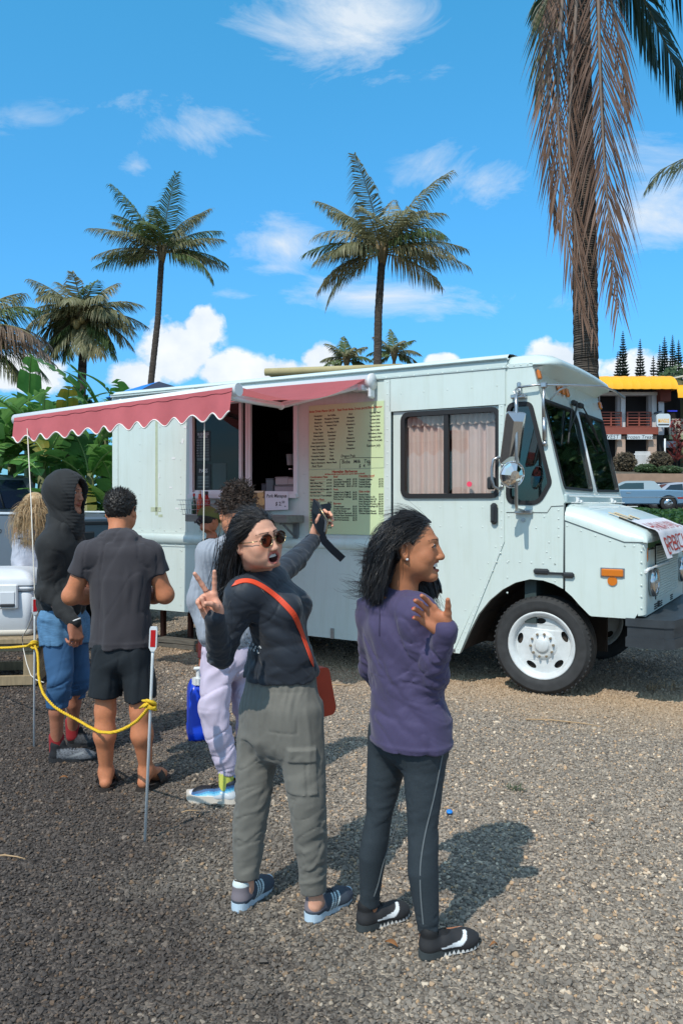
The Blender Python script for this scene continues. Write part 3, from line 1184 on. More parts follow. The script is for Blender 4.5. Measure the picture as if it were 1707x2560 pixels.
for (x, y, dx, dy) in ((.68, .19, .14, .018), (.69, .39, .10, .018), (.66, .62, .10, .014)):
 MB().box((x, y, hoodz(x, y) - .006), (dx, dy, .014), Matrix.Rotation(R(21), 3, 'Y')).build('vent_slot', BLACK, hood)
for y in (.32, 1.62):
 m = MB()
 m.cyl((.235, y, 1.655), .024, .05, 12, 'Y')
 m.box((.25, y + .05, 1.645), (.05, .05, .02))
 m.build('hinge', WHITEP, hood)
GR = mat('grille_white', S(196, 210, 206), rough=.4, var=.05)
m = MB()
m.box((.815, HW / 2, .985), (.06, HW - .12, .52))
grille = m.build('grille', GR, TRK)
m = MB()
m.box((.849, 1.03, .97), (.008, 1.10, .30))
m.box((.849, 1.03, 1.20), (.006, 1.12, .17))
m.build('grille_opening', mat('grille_dark', (.01, .01, .011), rough=.6), grille)
m = MB()
for k in range(14):
 z = .825 + k * .0222
 m.box((.857, 1.03, z), (.008, 1.10, .0075))
for k in range(38):
 y = .485 + k * .0295
 m.box((.8575, y, .97), (.0075, .0075, .297))
for k in range(7):
 m.box((.857, 1.03, 1.13 + k * .022), (.008, 1.10, .008))
for k in range(20):
 m.box((.8575, .485 + k * .058, 1.195), (.0075, .0075, .15))
m.build('grille_mesh', GR, grille)
for y in (.10, HW - .10):
 MB().lathe([(.0001, .012), (.03, .010), (.038, 0)], 20, (0, 0, 0), 'X').build('turn_lamp', AMBER, grille, loc=(.846, y, 1.215)).scale = (1, 1, 1.9)
for y in (.285, HW - .285):
 m = MB()
 m.lathe([(.095, 0), (.118, .0), (.122, .02), (.112, .05), (.098, .05), (.094, .03)], 28, (.846, y, .985), 'X')
 hl = m.build('headlight', CHROME, grille)
 m = MB()
 m.lathe([(.0001, .058), (.05, .052), (.085, .038), (.096, .03)], 28, (.846, y, .985), 'X')
 m.build('lens', mat('lamp_lens', (.55, .57, .58), rough=.12, metal=.75, bump=.3, bscale=60), hl)
m = MB()
m.tube([(.853, .02, 1.085), (.862, .10, 1.10), (.868, .47, 1.105), (.868, 1.03, 1.105)], .014, 6)
m.build('chrome_trim', WHITEP, grille)
for (y, z) in ((.50, .765), (.74, .765), (1.3, .765)):
 for k in range(3):
  MB().box((.848, y, z - .02 + k * .018), (.006, .12, .009)).build('air_slot', BLACK, grille)
MB().box((.848, .62, .77), (.012, .07, .05)).build('air_slot', BLACK, grille)
m = MB()
bp = [(.71, -.03), (1.00, -.03), (1.07, .02), (1.12, .25), (1.13, HW / 2), (1.12, HW - .25), (1.07, HW - .02), (1.0, HW + .03), (.71, HW + .03)]
m.prism(bp, lambda a, b, t: (a, b, t), .49, .565)
m.prism(inset(bp, .012), lambda a, b, t: (a, b, t), .563, .655)
m.prism(bp, lambda a, b, t: (a, b, t), .653, .715)
m.build('bumper', mat('bumper_rubber', (.030, .036, .042), rough=.5, var=.25, vscale=8, bump=.15, bscale=60), TRK)
TYRE = mat('tyre_rubber', (.032, .033, .034), rough=.78, var=.25, vscale=14, bump=.12, bscale=120)
RIMM = mat('rim_white', (.62, .65, .65), rough=.36, var=.10, vscale=14, col2=None)
def make_wheel(cx, y0, cz=.418, s=1.0, name='wheel'):
 w = MB()
 prof = [(.285, .02), (.288, .0), (.30, -.012), (.335, -.022), (.375, -.018), (.385, -.020), (.388, -.010), (.408, .004), (.418, .02), (.418, .075), (.411, .08), (.418, .085),
   (.418, .13), (.411, .135), (.418, .14), (.418, .20), (.40, .235), (.33, .25), (.285, .23)]
 w.lathe(prof, 56, (0, 0, 0), 'Y')
 for k in range(56):
  a = 2 * math.pi * k / 56
  w.box((.414 * math.cos(a), .01, .414 * math.sin(a)), (.012, .022, .016), Matrix.Rotation(-a, 3, 'Y'))
 wheel = w.build(name, TYRE, TRK, (cx, y0, cz))
 h = MB()
 holes = []
 for k in range(5):
  a0 = 2 * math.pi * k / 5 + .42
  ring = []
  for j in range(14):
   t = 2 * math.pi * j / 14
   u, v = .203 + .026 * math.sin(t), .048 * math.cos(t)
   ring.append((u * math.cos(a0) - v * math.sin(a0), u * math.sin(a0) + v * math.cos(a0)))
  holes.append(ring)
 outer = [(.236 * math.cos(2 * math.pi * k / 48), .236 * math.sin(2 * math.pi * k / 48)) for k in range(48)]
 inner = [(.125 * math.cos(2 * math.pi * k / 32), .125 * math.sin(2 * math.pi * k / 32)) for k in range(32)]
 h.prism(outer, lambda a, b, t: (a, t + .055 - .06 * (.236 - math.hypot(a, b)), b), 0, .012, holes + [inner])
 h.lathe([(.125, .0495), (.115, .038), (.095, .028), (.088, .026), (.062, .026), (.058, .012), (.050, .006), (.0001, .004)], 32, (0, 0, 0), 'Y')
 h.lathe([(.234, .060), (.240, .050), (.246, .02), (.256, .008), (.268, .002), (.280, -.010), (.290, -.006), (.286, .02), (.262, .06), (.255, .18)], 48, (0, 0, 0), 'Y')
 rim = h.build('rim', RIMM, wheel)
 nut = None
 for k in range(10):
  a = 2 * math.pi * k / 10 + .1
  if nut is None:
   n = MB()
   n.cyl((0, 0, 0), .0105, .03, 6, 'Y')
   n.cyl((0, -.018, 0), .006, .014, 6, 'Y')
   nut = n.build('wheel_nut', mat('nut_brass', (.42, .34, .24), rough=.4, metal=.7), rim, (.098 * math.cos(a), .024, .098 * math.sin(a)))
  else:
   share(nut, rim, (.098 * math.cos(a), .024, .098 * math.sin(a)))
 d = MB()
 d.cyl((0, .10, 0), .24, .02, 32, 'Y')
 d.build('brake_drum', mat('drum_rust', (.04, .032, .026), rough=.9), wheel)
 return wheel
make_wheel(0.0, .075)
make_wheel(0.0, TW - .30)
make_wheel(-3.28, .10)
make_wheel(-3.28, TW - .33)
RES = mat('tape_residue', S(176, 186, 158), rough=.8, var=.12, vscale=20)
for (x, z, w_, h_) in ((-4.30, 2.02, .035, 1.05), (-4.31, 1.56, .15, .05), (-4.24, 1.49, .06, .03)):
 MB().box((x, -.001, z), (w_, .0016, h_)).build('tape_residue', RES, TRK)
for (x, z, w_, h_, a_) in ((-4.05, 2.12, .05, .02, 0), (-4.26, 1.93, .014, .06, .1), (-4.09, 1.80, .04, .016, .1), (-3.92, 2.30, .03, .05, .3), (-4.0, 1.57, .05, .02, .2), (-3.88, 2.45, .05, .025, .1)):
 MB().box((x, -.0015, z), (w_, .002, h_), Matrix.Rotation(a_, 3, 'Y')).build('paint_chip', WHITEP, TRK)
m = MB()
prof = [(0.0, .055), (-.016, .05), (-.03, .03), (-.036, 0), (-.03, -.03), (-.016, -.05), (0, -.055)]
P = [[(x, y - .001, 1.236 + z) for (y, z) in prof] for x in (-4.98, -1.46)]
m.grid(P)
m.add([(x, y, z) for (x, y, z) in P[0]], [tuple(range(7))])
m.add([(x, y, z) for (x, y, z) in P[1]], [tuple(range(7))])
m.box((-3.22, -.004, 1.300), (3.52, .006, .035))
m.box((-3.22, -.004, 1.172), (3.52, .006, .03))
m.build('rub_rail', MINT, TRK)
m = MB()
m.box((-4.93, -.004, 1.6), (.09, .008, 2.30), bev=.002)
m.build('corner_post', MINT, TRK)
for x in (-2.02, -3.0):
 MB().box((x, -.006, .37), (.035, .012, .10)).build('skirt_bracket', STEEL, TRK)
MB().box((-1.07, .0, .318), (.66, .02, .035), bev=.004).build('door_sill', STEEL, TRK)
RV = MB()
def rivet(x, z, y=-.002, r=.0085):
 b = len(RV.v)
 vs = [(x, y - r * .75, z)]
 for k in range(6):
  a = math.pi * k / 3
  vs.append((x + r * math.cos(a), y, z + r * math.sin(a)))
 RV.add(vs, [(0, 1 + k, 1 + (k + 1) % 6) for k in range(6)], True)
def rrow(x0, z0, x1, z1, step, y=-.002):
 n = max(1, int(math.hypot(x1 - x0, z1 - z0) / step))
 for k in range(n + 1):
  rivet(x0 + (x1 - x0) * k / n, z0 + (z1 - z0) * k / n, y)
rrow(-4.95, 2.79, -.3, 2.79, .14, -.021)
rrow(-1.42, .36, -1.42, 2.75, .105, -.0125)
rrow(-.32, 2.46, -.32, 1.26, .075, -.0105)
rrow(-.33, 1.2, -.72, .34, .085, -.0105)
rrow(-1.28, 2.635, -.36, 2.64, .19, -.0125)
for z in (1.59, 1.42):
 rrow(-1.30, z, -.5, z, .2, .0135)
rrow(-.38, 1.25, -.80, .40, .14, .0135)
rrow(-4.9, .55, -4.9, 2.7, .11, -.009)
for x in (-4.55, -4.25, -3.95, -2.35):
 rrow(x, 1.36, x, 2.66, .17)
 rrow(x, .52, x, 1.12, .17)
rrow(-4.85, 1.33, -1.5, 1.33, .16, -.008)
rrow(-4.85, 1.175, -1.5, 1.175, .16, -.008)
rrow(-4.85, 1.11, -1.5, 1.11, .3)
rrow(-2.2, .38, -.95, .37, .16)
rrow(-.26, 1.515, .05, 1.515, .09)
rrow(.17, 1.57, .17, 1.35, .07)
rrow(-.26, 1.13, .14, 1.12, .085)
rrow(-.27, .86, -.27, 1.12, .09)
rrow(.14, 1.12, .14, .98, .05)
for (x, z) in ((-.2, 1.42), (-.02, 1.42), (.09, 1.30), (.07, 1.22), (.1, 1.17)):
 rivet(x, z)
rrow(.24, 1.44, .70, 1.285, .115)
rrow(.70, 1.285, .84, 1.285, .07)
rrow(.825, .80, .825, 1.25, .09)
rrow(-.27, 2.80, -.09, 2.80, .06, -.0075)
rrow(-.26, 2.795, -.26, 2.86, .05, -.0075)
o = RV.build('rivets', MINT, TRK, fix=False)
o['kind'] = 'stuff'
RV2 = MB()
for k in range(60):
 y = .10 + k * .034
 RV2.box((.2345, y, 1.688), (.005, .011, .011))
 RV2.box((wsx(1.71) + .004, y, 1.712), (.006, .011, .011))
for k in range(46):
 y = .08 + k * .0445
 RV2.box((.262, y, hoodz(.262, 0) + .003), (.012, .012, .007))
 RV2.box((.40, y * .97 + .03, hoodz(.40, 0) + .003), (.010, .010, .007))
for k in range(40):
 RV2.box((wsx(2.6) + .003, rng.uniform(.1, 2.1), rng.uniform(2.56, 2.68)), (.004, .01, .01))
o = RV2.build('front_rivets', WHITEP, TRK, fix=False)
o['kind'] = 'stuff'
mir = MB()
mir.tube([(-.15, -.02, 2.565), (-.15, -.10, 2.57), (-.10, -.28, 2.50), (-.09, -.30, 2.42), (-.09, -.30, 1.62), (-.10, -.26, 1.575), (-.12, -.03, 1.56)], .014, 8)
mir.box((-.16, -.03, 2.53), (.13, .07, .035), bev=.008)
mir.box((-.12, -.02, 1.555), (.15, .05, .035), bev=.008)
mir.box((-.155, -.04, 2.60), (.035, .03, .10), bev=.008)
mir.tube([(-.17, -.05, 2.60), (-.19, -.07, 2.57), (-.17, -.08, 2.53), (-.14, -.07, 2.54), (-.14, -.05, 2.59), (-.17, -.05, 2.60)], .007, 6)
side_mirror = mir.build('side_mirror', STEEL, TRK)
m = MB()
m.prism(rrect(-.085, -.21, .085, .21, .02), lambda a, b, t: (t, a, b), 0, .012)
q0, q1 = [(-.085, -.21), (.085, -.21), (.085, .21), (-.085, .21)], [(-.04, -.145), (.045, -.145), (.045, .145), (-.04, .145)]
m.add([(.012, *p) for p in q0] + [(.05, *p) for p in q1], [(0, 1, 5, 4), (1, 2, 6, 5), (2, 3, 7, 6), (3, 0, 4, 7), (4, 5, 6, 7)])
m.tube([(.0, p[0], p[1]) for p in rrect(-.087, -.212, .087, .212, .02) + [rrect(-.087, -.212, .087, .212, .02)[0]]], .006, 6)
mh = m.build('mirror_head', CHROME, side_mirror, (-.13, -.27, 2.16), (0, R(14), R(-40)))
MB().prism(rrect(-.078, -.20, .078, .20, .015), lambda a, b, t: (t, a, b), -.003, 0).build('mirror_glass', mat('mirror_glass', (.82, .83, .86), rough=.02, metal=1), mh)
m = MB()
m.lathe([(.0001, .05), (.04, .045), (.085, .022), (.105, 0), (.108, -.006), (.10, -.014), (.0001, -.03)], 10, (0, 0, 0), 'X', smooth=False)
m.tube([(0, .107 * math.cos(2 * math.pi * k / 24), .107 * math.sin(2 * math.pi * k / 24)) for k in range(25)], .006, 6)
m.build('convex_mirror', mat('convex_mirror', (.70, .71, .72), rough=.03, metal=1), side_mirror, (-.12, -.31, 1.86), (0, R(10), R(-42)))
m = MB()
m.tube([(-.16, -.05, 2.605), (.0, -.05, 2.615), (.20, .12, 2.62), (.44, .40, 2.625), (.50, .55, 2.60), (.53, .80, 2.56)], .010, 8)
m.box((.055, -.03, 2.61), (.05, .05, .045), bev=.008)
m.tube([(.055, -.03, 2.59), (.05, -.03, 2.46), (.055, -.028, 2.30)], [.013, .013, .017], 8)
m.tube([(.055, -.028, 2.34), (.06, -.026, 2.15)], .018, 8)
m.sph((.06, -.02, 2.125), .024, 10, 8)
m.tube([(.22, .14, 2.62), (.14, .12, 2.58), (.075, .09, 2.50)], .008, 6)
m.build('mirror_arm_rod', STEEL, side_mirror)
TRIM = mat('cab_trim', (.03, .05, .05), rough=.7)
m = MB()
m.box((.02, 1.1, 1.55), (.28, 1.9, .14), bev=.03)
m.box((-.10, 1.1, 1.05), (.10, 2.0, .9))
m.build('dashboard', TRIM, TRK)
m = MB()
m.lathe([(.17, -.012), (.185, 0), (.17, .012), (.158, 0), (.17, -.012)], 28, (0, 0, 0), 'Z')
for a in (0, 120, 240):
 m.tube([(0, 0, 0), (.16 * math.cos(R(a)), .16 * math.sin(R(a)), 0)], .012, 6)
m.tube([(0, 0, 0), (0, 0, -.35)], .02, 8)
m.build('steering_wheel', mat('teal_vinyl', (.01, .09, .11), rough=.5), TRK, (-.13, .42, 1.82), (0, R(-55), 0))
m = MB()
m.box((-.62, .45, 1.25), (.48, .48, .14), bev=.05)
m.box((-.86, .45, 1.66), (.13, .48, .75), bev=.05)
m.build('driver_seat', mat('seat_vinyl', (.02, .05, .10), rough=.5), TRK)
m = MB()
m.prism([(-.05, 1.98), (-.035, 2.20), (-.02, 2.02), (.03, 1.93), (-.02, 1.93), (-.03, 1.99)], wallf, .09, .11)
m.prism([(-.075, 1.90), (-.05, 2.14), (-.03, 2.12), (-.055, 1.90)], wallf, .10, .12)
m.build('hanging_flag', mat('orange_red_cloth', S(240, 60, 30), rough=.8), TRK)
m = MB()
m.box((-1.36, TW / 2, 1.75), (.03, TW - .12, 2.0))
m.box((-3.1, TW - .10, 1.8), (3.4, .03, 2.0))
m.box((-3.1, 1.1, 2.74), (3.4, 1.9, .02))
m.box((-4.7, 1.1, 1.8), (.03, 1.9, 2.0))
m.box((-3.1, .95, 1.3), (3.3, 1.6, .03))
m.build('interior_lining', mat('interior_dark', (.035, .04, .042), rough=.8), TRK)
m = MB()
m.box((-3.115, .19, 1.715), (1.26, .28, .03))
m.build('counter', mat('steel_counter', (.28, .29, .30), rough=.4, metal=.6), TRK)
m = MB()
m.box((-2.9, 1.5, 2.42), (1.3, .5, .16), bev=.02)
m.box((-2.9, 1.3, 2.36), (1.2, .02, .03))
m.build('extractor_hood', mat('hood_steel', (.18, .22, .22), rough=.4, metal=.7), TRK)
sw = MB()
fo = [(-3.81, 1.685), (-2.42, 1.685), (-2.42, 2.735), (-3.81, 2.735)]
sw.prism(fo, wallf, -.022, -.001, [[(-3.765, 1.745), (-2.462, 1.745), (-2.462, 2.69), (-3.765, 2.69)]])
sw.prism([(-3.81, 1.68), (-2.42, 1.68), (-2.42, 1.725), (-3.81, 1.725)], wallf, -.05, -.0225)
for x0 in (-3.135, -3.055, -3.02):
 sw.box((x0, .01, 2.2175), (.032, .045 if x0 < -3.1 else .035, .942), bev=.004)
sw.box((-3.45, .012, 1.757), (.60, .03, .022))
sw.box((-3.45, .012, 2.678), (.60, .03, .022))
serve = sw.build('serving_window', ALU, TRK)
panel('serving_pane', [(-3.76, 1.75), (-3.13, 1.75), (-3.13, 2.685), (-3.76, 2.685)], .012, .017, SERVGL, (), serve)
NOTE = mat('dim_paper', (.10, .155, .15), rough=.7)
for (x0, x1, z0, z1, nm) in ((-3.735, -3.545, 2.07, 2.40, 'hours_sign'), (-3.735, -3.54, 1.775, 2.05, 'pass_placard'), (-3.51, -3.33, 1.775, 2.05, 'blank_notice')):
 panel(nm, [(x0, z0), (x1, z0), (x1, z1), (x0, z1)], .0085, .0115, mat('dim_green_paper', (.05, .11, .105), rough=.7) if nm == 'blank_notice' else mat('dim_black_card', (.016, .03, .03), rough=.6), (), serve)
LT = mat('sign_print', (.42, .50, .50), rough=.7)
WM = lambda x, z, y=-.004: Matrix.Translation((x, y, z)) @ Matrix.Rotation(R(90), 4, 'X')
text('BUSINESS', .037, serve, WM(-3.64, 2.355, .008), LT, 'CENTER', bold=.0008)
text('HOURS', .037, serve, WM(-3.64, 2.325, .008), LT, 'CENTER', bold=.0008)
for k, d in enumerate(('MON', 'TUE', 'WED', 'THU', 'FRI', 'SAT', 'SUN')):
 text(d, .018, serve, WM(-3.73, 2.298 - .028 * k, .008), LT)
for (x, z, w_, h_) in [(x, 2.304 - .028 * k, .05, .020) for k in range(7) for x in (-3.66, -3.586)] + [(-3.64, 2.098, .165, .03)] + [(-3.638, zz, .15, hh) for zz, hh in ((1.905, .03), (1.87, .022), (1.84, .018), (1.805, .016))]:
 MB().box((x, .008, z), (w_, .001, h_)).build('paper_slip', NOTE, serve)
text('PASS', .058, serve, WM(-3.638, 1.955, .008), LT, 'CENTER', bold=.0012)
m = MB()
panel('bun_photo', [(-3.03, 1.525), (-2.785, 1.525), (-2.785, 1.755), (-3.03, 1.755)], -.056, -.0525, mat('photo_brown', S(120, 88, 48), rough=.35, var=.3, vscale=14))
ph = bpy.data.objects['bun_photo']
m = MB()
for (bx_, bz_, br) in ((-2.90, 1.63, .052), (-2.985, 1.645, .048), (-2.82, 1.645, .044), (-2.955, 1.565, .036), (-2.87, 1.555, .034), (-2.94, 1.71, .042), (-2.84, 1.715, .04), (-3.005, 1.72, .022)):
 pts = [(min(-2.787, max(-3.028, bx_ + br * math.cos(t))), min(1.753, max(1.527, bz_ + br * .92 * math.sin(t)))) for t in [2 * math.pi * k / 16 for k in range(16)]]
 m.prism(pts, wallf, -.0575, -.0562 + .0001 * len(m.v) / 100)
m.build('printed_bun', mat('photo_bun', S(205, 170, 108), rough=.4, var=.2, vscale=40), ph)
MB().prism([(-3.02, 1.745), (-2.97, 1.73), (-2.80, 1.74), (-2.80, 1.752), (-3.02, 1.752)], wallf, -.0580, -.0576).build('printed_glare', mat('photo_light', S(220, 205, 170), rough=.4), ph)
sg = panel('price_sign', [(-2.78, 1.555), (-2.50, 1.565), (-2.50, 1.745), (-2.78, 1.75)], -.058, -.055, mat('white_paper', S(222, 226, 232), rough=.7))
INK = mat('black_ink', (.012, .012, .016), rough=.6)
text('Pork Manapua', .050, sg, WM(-2.762, 1.685, -.0595), INK, 'LEFT', .12, sx=.85, bold=.0006)
text('$ 2.', .052, sg, WM(-2.655, 1.605, -.0595), INK, 'LEFT', .1, bold=.0006)
text('50', .034, sg, WM(-2.575, 1.628, -.0595), INK, 'LEFT', .1, bold=.0006)
text('ea', .020, sg, WM(-2.545, 1.592, -.0595), INK, 'LEFT', .1, bold=.0006)
WOODG = mat('weathered_shelf_wood', S(122, 124, 118), rough=.85, var=.22, vscale=7, stretch=(1, 8, 8), bump=.2, bscale=40)
m = MB()
m.box((-2.97, -.17, 1.475), (1.27, .30, .07), bev=.004)
shelf = m.build('serving_shelf', WOODG, TRK)
for x in (-3.5, -2.43):
 m = MB()
 m.box((x, -.022, 1.36), (.05, .04, .16))
 m.box((x, -.15, 1.43), (.035, .26, .018))
 m.tube([(x, -.03, 1.29), (x, -.24, 1.42)], .012, 6)
 m.build('bracket', mat('grey_bracket', (.16, .17, .18), rough=.6), shelf)
m = MB()
m.box((-2.50, -.09, 2.70), (.20, .16, .13), bev=.03)
m.tube([(-2.62, -.12, 2.66), (-2.72, -.14, 2.64), (-2.80, -.10, 2.66)], .02, 8)
m.build('floodlight', BLACKP, TRK)
m = MB()
m.tube([(-4.985, -.02, 2.70), (-5.03, -.10, 2.72), (-4.99, -.16, 2.76), (-4.70, -.16, 2.78), (-4.62, -.10, 2.79)], .012, 6)
m.build('roof_hook', STEEL, TRK)
# ------------------------------------------------------------------ menu boards
MENU = mat('menu_green', S(200, 219, 172), rough=.45, var=.03, vscale=3)
mu = panel('drink_menu', [(-2.285, 1.958), (-1.445, 1.958), (-1.445, 2.582), (-2.285, 2.582)], -.012, -.003, MENU)
ml = panel('food_menu', [(-2.285, 1.330), (-1.455, 1.330), (-1.455, 1.954), (-2.285, 1.954)], -.012, -.003, MENU)
RED = mat('menu_red', S(178, 62, 40), rough=.6)
BLK = mat('menu_black', (.02, .022, .02), rough=.6)
MX, MZ = -2.285, 2.582
mt = lambda s, u, v, size, m=BLK, al='LEFT', par=mu, b=.0006, sh=0.0, sx=1.0: text(s, size, par, WM(MX + u, MZ - v, -.0128), m, al, sh, 'lettering', b, sx)
mt('Boba Drink Flavor $4.25', .150, .068, .029, RED, 'CENTER', b=.001)
mt('Real Fruit Boba Drink $4.95', .490, .068, .029, RED, 'CENTER', b=.001)
mt('Boba Flavor', .735, .065, .031, RED, 'CENTER', b=.001)
c1 = 'Honeydew,Pineapple,Blueberry,Green Tea,Thai Tea,Green Apple,Watermelon,Taro Coconut,Kiwi Strawberry,Green Apple Lychee,Mint Chocolate,Orange Passion,Honeydew Passion,Mango Pineapple,Mango Strawberry'.split(',')
c2 = 'Ice Coffee,Pineapple Coconut,Strawberry Vanilla,Passion Fruit,Mint,Strawberry,Chocolate,Coconut,Lychee,Peach,Mango,Taro,Kiwi,Vanilla,Mango Peach'.split(',')
c3 = 'Kiwi,Pineapple,Avocado,Strawberry,Banana,Mango,Guava,Blueberry,Cantaloupe,Papaya,Honeydew'.split(',')
c4 = 'Tapioca Pearl,Lychee Boba,Lychee Jelly,Yogurt Boba,Mango Boba,Mango Jelly,Strawberry Boba,Pineapple Jelly,Passion Fruit Jelly'.split(',')
for col, u in ((c1, .108), (c2, .262), (c3, .472), (c4, .735)):
 for k, s in enumerate(col):
  mt(s, u, .112 + .0326 * k, .0215, BLK, 'CENTER', b=.0009)
mt('Red Rum', .035, .112 + .0326 * 15.1, .036, INK, sh=.2, sx=.9)
mt('Dragon Fruit', .365, .515, .037, INK, sh=.2, sx=.8)
mt('Rainbow Jelly', .645, .425, .034, INK, sh=.2, sx=.8)
mt('Boba   Milk   Tea', .375, .574, .047, INK, sh=.12, sx=.95)
mt('$  4.', .560, .615, .042, INK, sh=.12)
mt('25', .655, .598, .034, INK, sh=.1)
m = MB()
m.tube([(MX + .355, -.0125, MZ - .62), (MX + .357, -.0125, MZ - .535), (MX + .50, -.0125, MZ - .522), (MX + .82, -.0125, MZ - .530)], .0022, 4)
m.build('pen_line', INK, mu)
ft = lambda s, u, v, size=.0225, m=BLK, al='LEFT', b=.0009: mt(s, u, v + .628, size, m, al, ml, b)
ft('Hawaiian Barbecue', .405, .034, .036, RED, 'CENTER', .0014)
ft('All Plates include rice & macaroni or green salad or Kimchi', .405, .052, .0185, RED, 'CENTER')
rows = [('Combination Plate', .08, [('Bento', '$14.25'), ('BBQ Mixed Plate', '$10.75'), ('Seafood Platter', '$10.75'), ('Seafood Bowl w/ BBQ Shortribs', '$11.75'), ('Hawaiian Plate', '$12.95'), ('New York Steak w/ Garlic Shrimp', '$12.95')], .0305),
  ('Healthier Plate', .300, [('Garlic Shrimp', '$8.75'), ('Garlic Mahi', '$10.75'), ('BBQ Chicken', '$8.75')], .0215),
  ('Seafood', .405, [('Fried Shrimp', '$8.45'), ('Fried Fish', '$8.45'), ('Fried Mix', '$11.25')], .0215),
  ('Chicken', .500, [('BBQ Chicken', '$7.95'), ('Chicken Katsu', '$7.95'), ('Chicken Combo', '$7.95')], .0215)]
for (hd, v, it, st) in rows:
 ft(hd, .014, v, .027, RED, b=.001)
 for k, (a, b_) in enumerate(it):
  ft(a, .014, v + .027 + st * k, .0165 if len(a) > 22 else .021)
  ft(b_, .262, v + .027 + st * k, .021, BLK, 'RIGHT')
rows = [('Beef', .08, [('Loco Moco', '$6.25', '$7.95'), ('Hamburger Steak', '$6.25', '$7.95'), ('Teriyaki Steak', '$6.25', '$7.95'), ('BBQ Shortribs', '$8.25', '$11.25')]),
  ('Pork', .203, [('Teriyaki Pork Chop', '$4.75', '$6.95'), ('Grilled Pork Chop', '$4.75', '$6.95'), ('Kalua Pork w/ Cabbage', '', '$6.95'), ('Pork Lau Lau', '', '$6.95')]),
  ('Burgers', .338, [('Cheeseburger', '', '$3.95'), ('Double Cheeseburger', '', '$5.25'), ('Fried Fish Burger', '', '$5.25'), ('BBQ Chicken Sandwich', '', '$5.25'), ('Chicken Katsu Sandwich', '', '$5.25'), ('Teri Steak Sandwich', '', '$5.25'), ('BBQ Pork Sandwich', '', '$5.75')])]
for (hd, v, it) in rows:
 ft(hd, .282, v, .027, RED, b=.001)
 for k, (a, b1, b2) in enumerate(it):
  ft(a, .282, v + .026 + .0215 * k, .021)
  ft(b1, .475, v + .026 + .0215 * k, .021, BLK, 'RIGHT')
  ft(b2, .542, v + .026 + .0215 * k, .021, BLK, 'RIGHT')
rows = [('Hawaiian bowl', .078, [('Teriyaki Chicken', '$7.75'), ('Teriyaki Beef', '$7.75'), ('Teriyaki Shrimp', '$7.75'), ('Kalua Cabbage', '$7.75')], .032),
  ('Side order', .225, [('French Fries', '$2.99'), ('Shrimp Tempura (2)', '$3.99'), ('BBQ Chicken Stick (2)', '$2.99'), ('Fried Spring Rolls (4)', '$4.75'), ('Fried Cheese Wonton (4)', '$3.99'), ('Pan-Fried Dumplings (4)', '$3.99'), ('Spam Musubi', '$2.55'), ('BBQ Chicken Musubi', '$2.55'), ('Chicken Katsu Musubi', '$2.55')], .026)]
for (hd, v, it, o0) in rows:
 ft(hd, .562, v, .028, RED, b=.001)
 for k, (a, b1) in enumerate(it):
  ft(a, .562, v + o0 + .0222 * k, .021)
  ft(b1, .822, v + o0 + .0222 * k, .021, BLK, 'RIGHT')
m = MB()
for (u0, u1, v) in ((.014, .19, .093), (.014, .19, .119), (.014, .18, .15), (.014, .17, .181), (.014, .18, .211), (.014, .16, .242), (.014, .2, .308), (.562, .72, .086)):
 m.box((MX + (u0 + u1) / 2, -.0125, MZ - .628 - v), (u1 - u0, .001, .0022))
m.build('rule', RED, ml)
# ------------------------------------------------------------------ awning
CLOTH = mat('red_awning_cloth', S(188, 98, 102), rough=.8, var=.06, vscale=7)
_n = CLOTH.node_tree
_p = _n.nodes['Principled BSDF']
_t = _n.nodes.new('ShaderNodeBsdfTranslucent')
_t.inputs[0].default_value = (*S(235, 130, 130), 1)
_m = _n.nodes.new('ShaderNodeMixShader')
_m.inputs[0].default_value = .38
_n.links.new(_p.outputs[0], _m.inputs[1])
_n.links.new(_t.outputs[0], _m.inputs[2])
_n.links.new(_m.outputs[0], _n.nodes['Material Output'].inputs[0])
AX0, AX1, AY = -3.90, -1.53, -2.12
ZL, ZR = 2.345, 2.435
aw = MB()
aw.lathe([(.0001, AX0), (.062, AX0), (.068, AX0 + .01), (.068, AX1 - .03), (.075, AX1 - .03), (.078, AX1), (.0001, AX1)], 20, (0, -.085, 2.755), 'X')
aw.box((AX1 - .02, -.085, 2.68), (.03, .10, .16), bev=.02)
aw.box((AX1 - .10, -.06, 2.70), (.12, .12, .07), bev=.01)
awning = aw.build('awning', ALU, TRK)
def zbar(x):
 return ZL + (ZR - ZL) * (x - AX0) / (AX1 - AX0)
m = MB()
pts = [(AX0 - .02, AY, zbar(AX0) + .0), (AX1 + .02, AY, zbar(AX1))]
m.tube(pts, .048, 16)
m.build('front_bar', ALU, awning)
P = []
for i in range(15):
 t = i / 14
 row = []
 for j in range(25):
  u = j / 24
  x = AX0 + .04 + (AX1 - AX0 - .09) * u
  z = (2.80) * (1 - t) + (zbar(x) + .046) * t - .16 * math.sin(math.pi * t) * (1 - .35 * math.sin(math.pi * u)) - .004 * math.sin(u * 60) * t
  row.append((x, -.085 + (AY + .085) * t, z))
 P.append(row)
MB().grid(P).build('canopy_cloth', CLOTH, awning, fix=False)
P = []
NS = 150
for i in range(7):
 t = i / 6
 row = []
 for j in range(NS + 1):
  u = j / NS
  x = AX0 + .02 + (AX1 - AX0 - .02) * u
  sc = .175 + .028 * math.cos(2 * math.pi * (u * 13 + .45))
  y = AY - .050 - .012 * math.sin(u * 40) * t - .02 * t + .008 * math.sin(u * 13 + 3) * t
  row.append((x, y, zbar(x) + .01 - (sc + .02) * t))
 P.append(row)
MB().grid(P).build('valance', mat('red_valance_cloth', S(184, 92, 97), rough=.8, var=.10, vscale=5, detail=8), awning, fix=False)
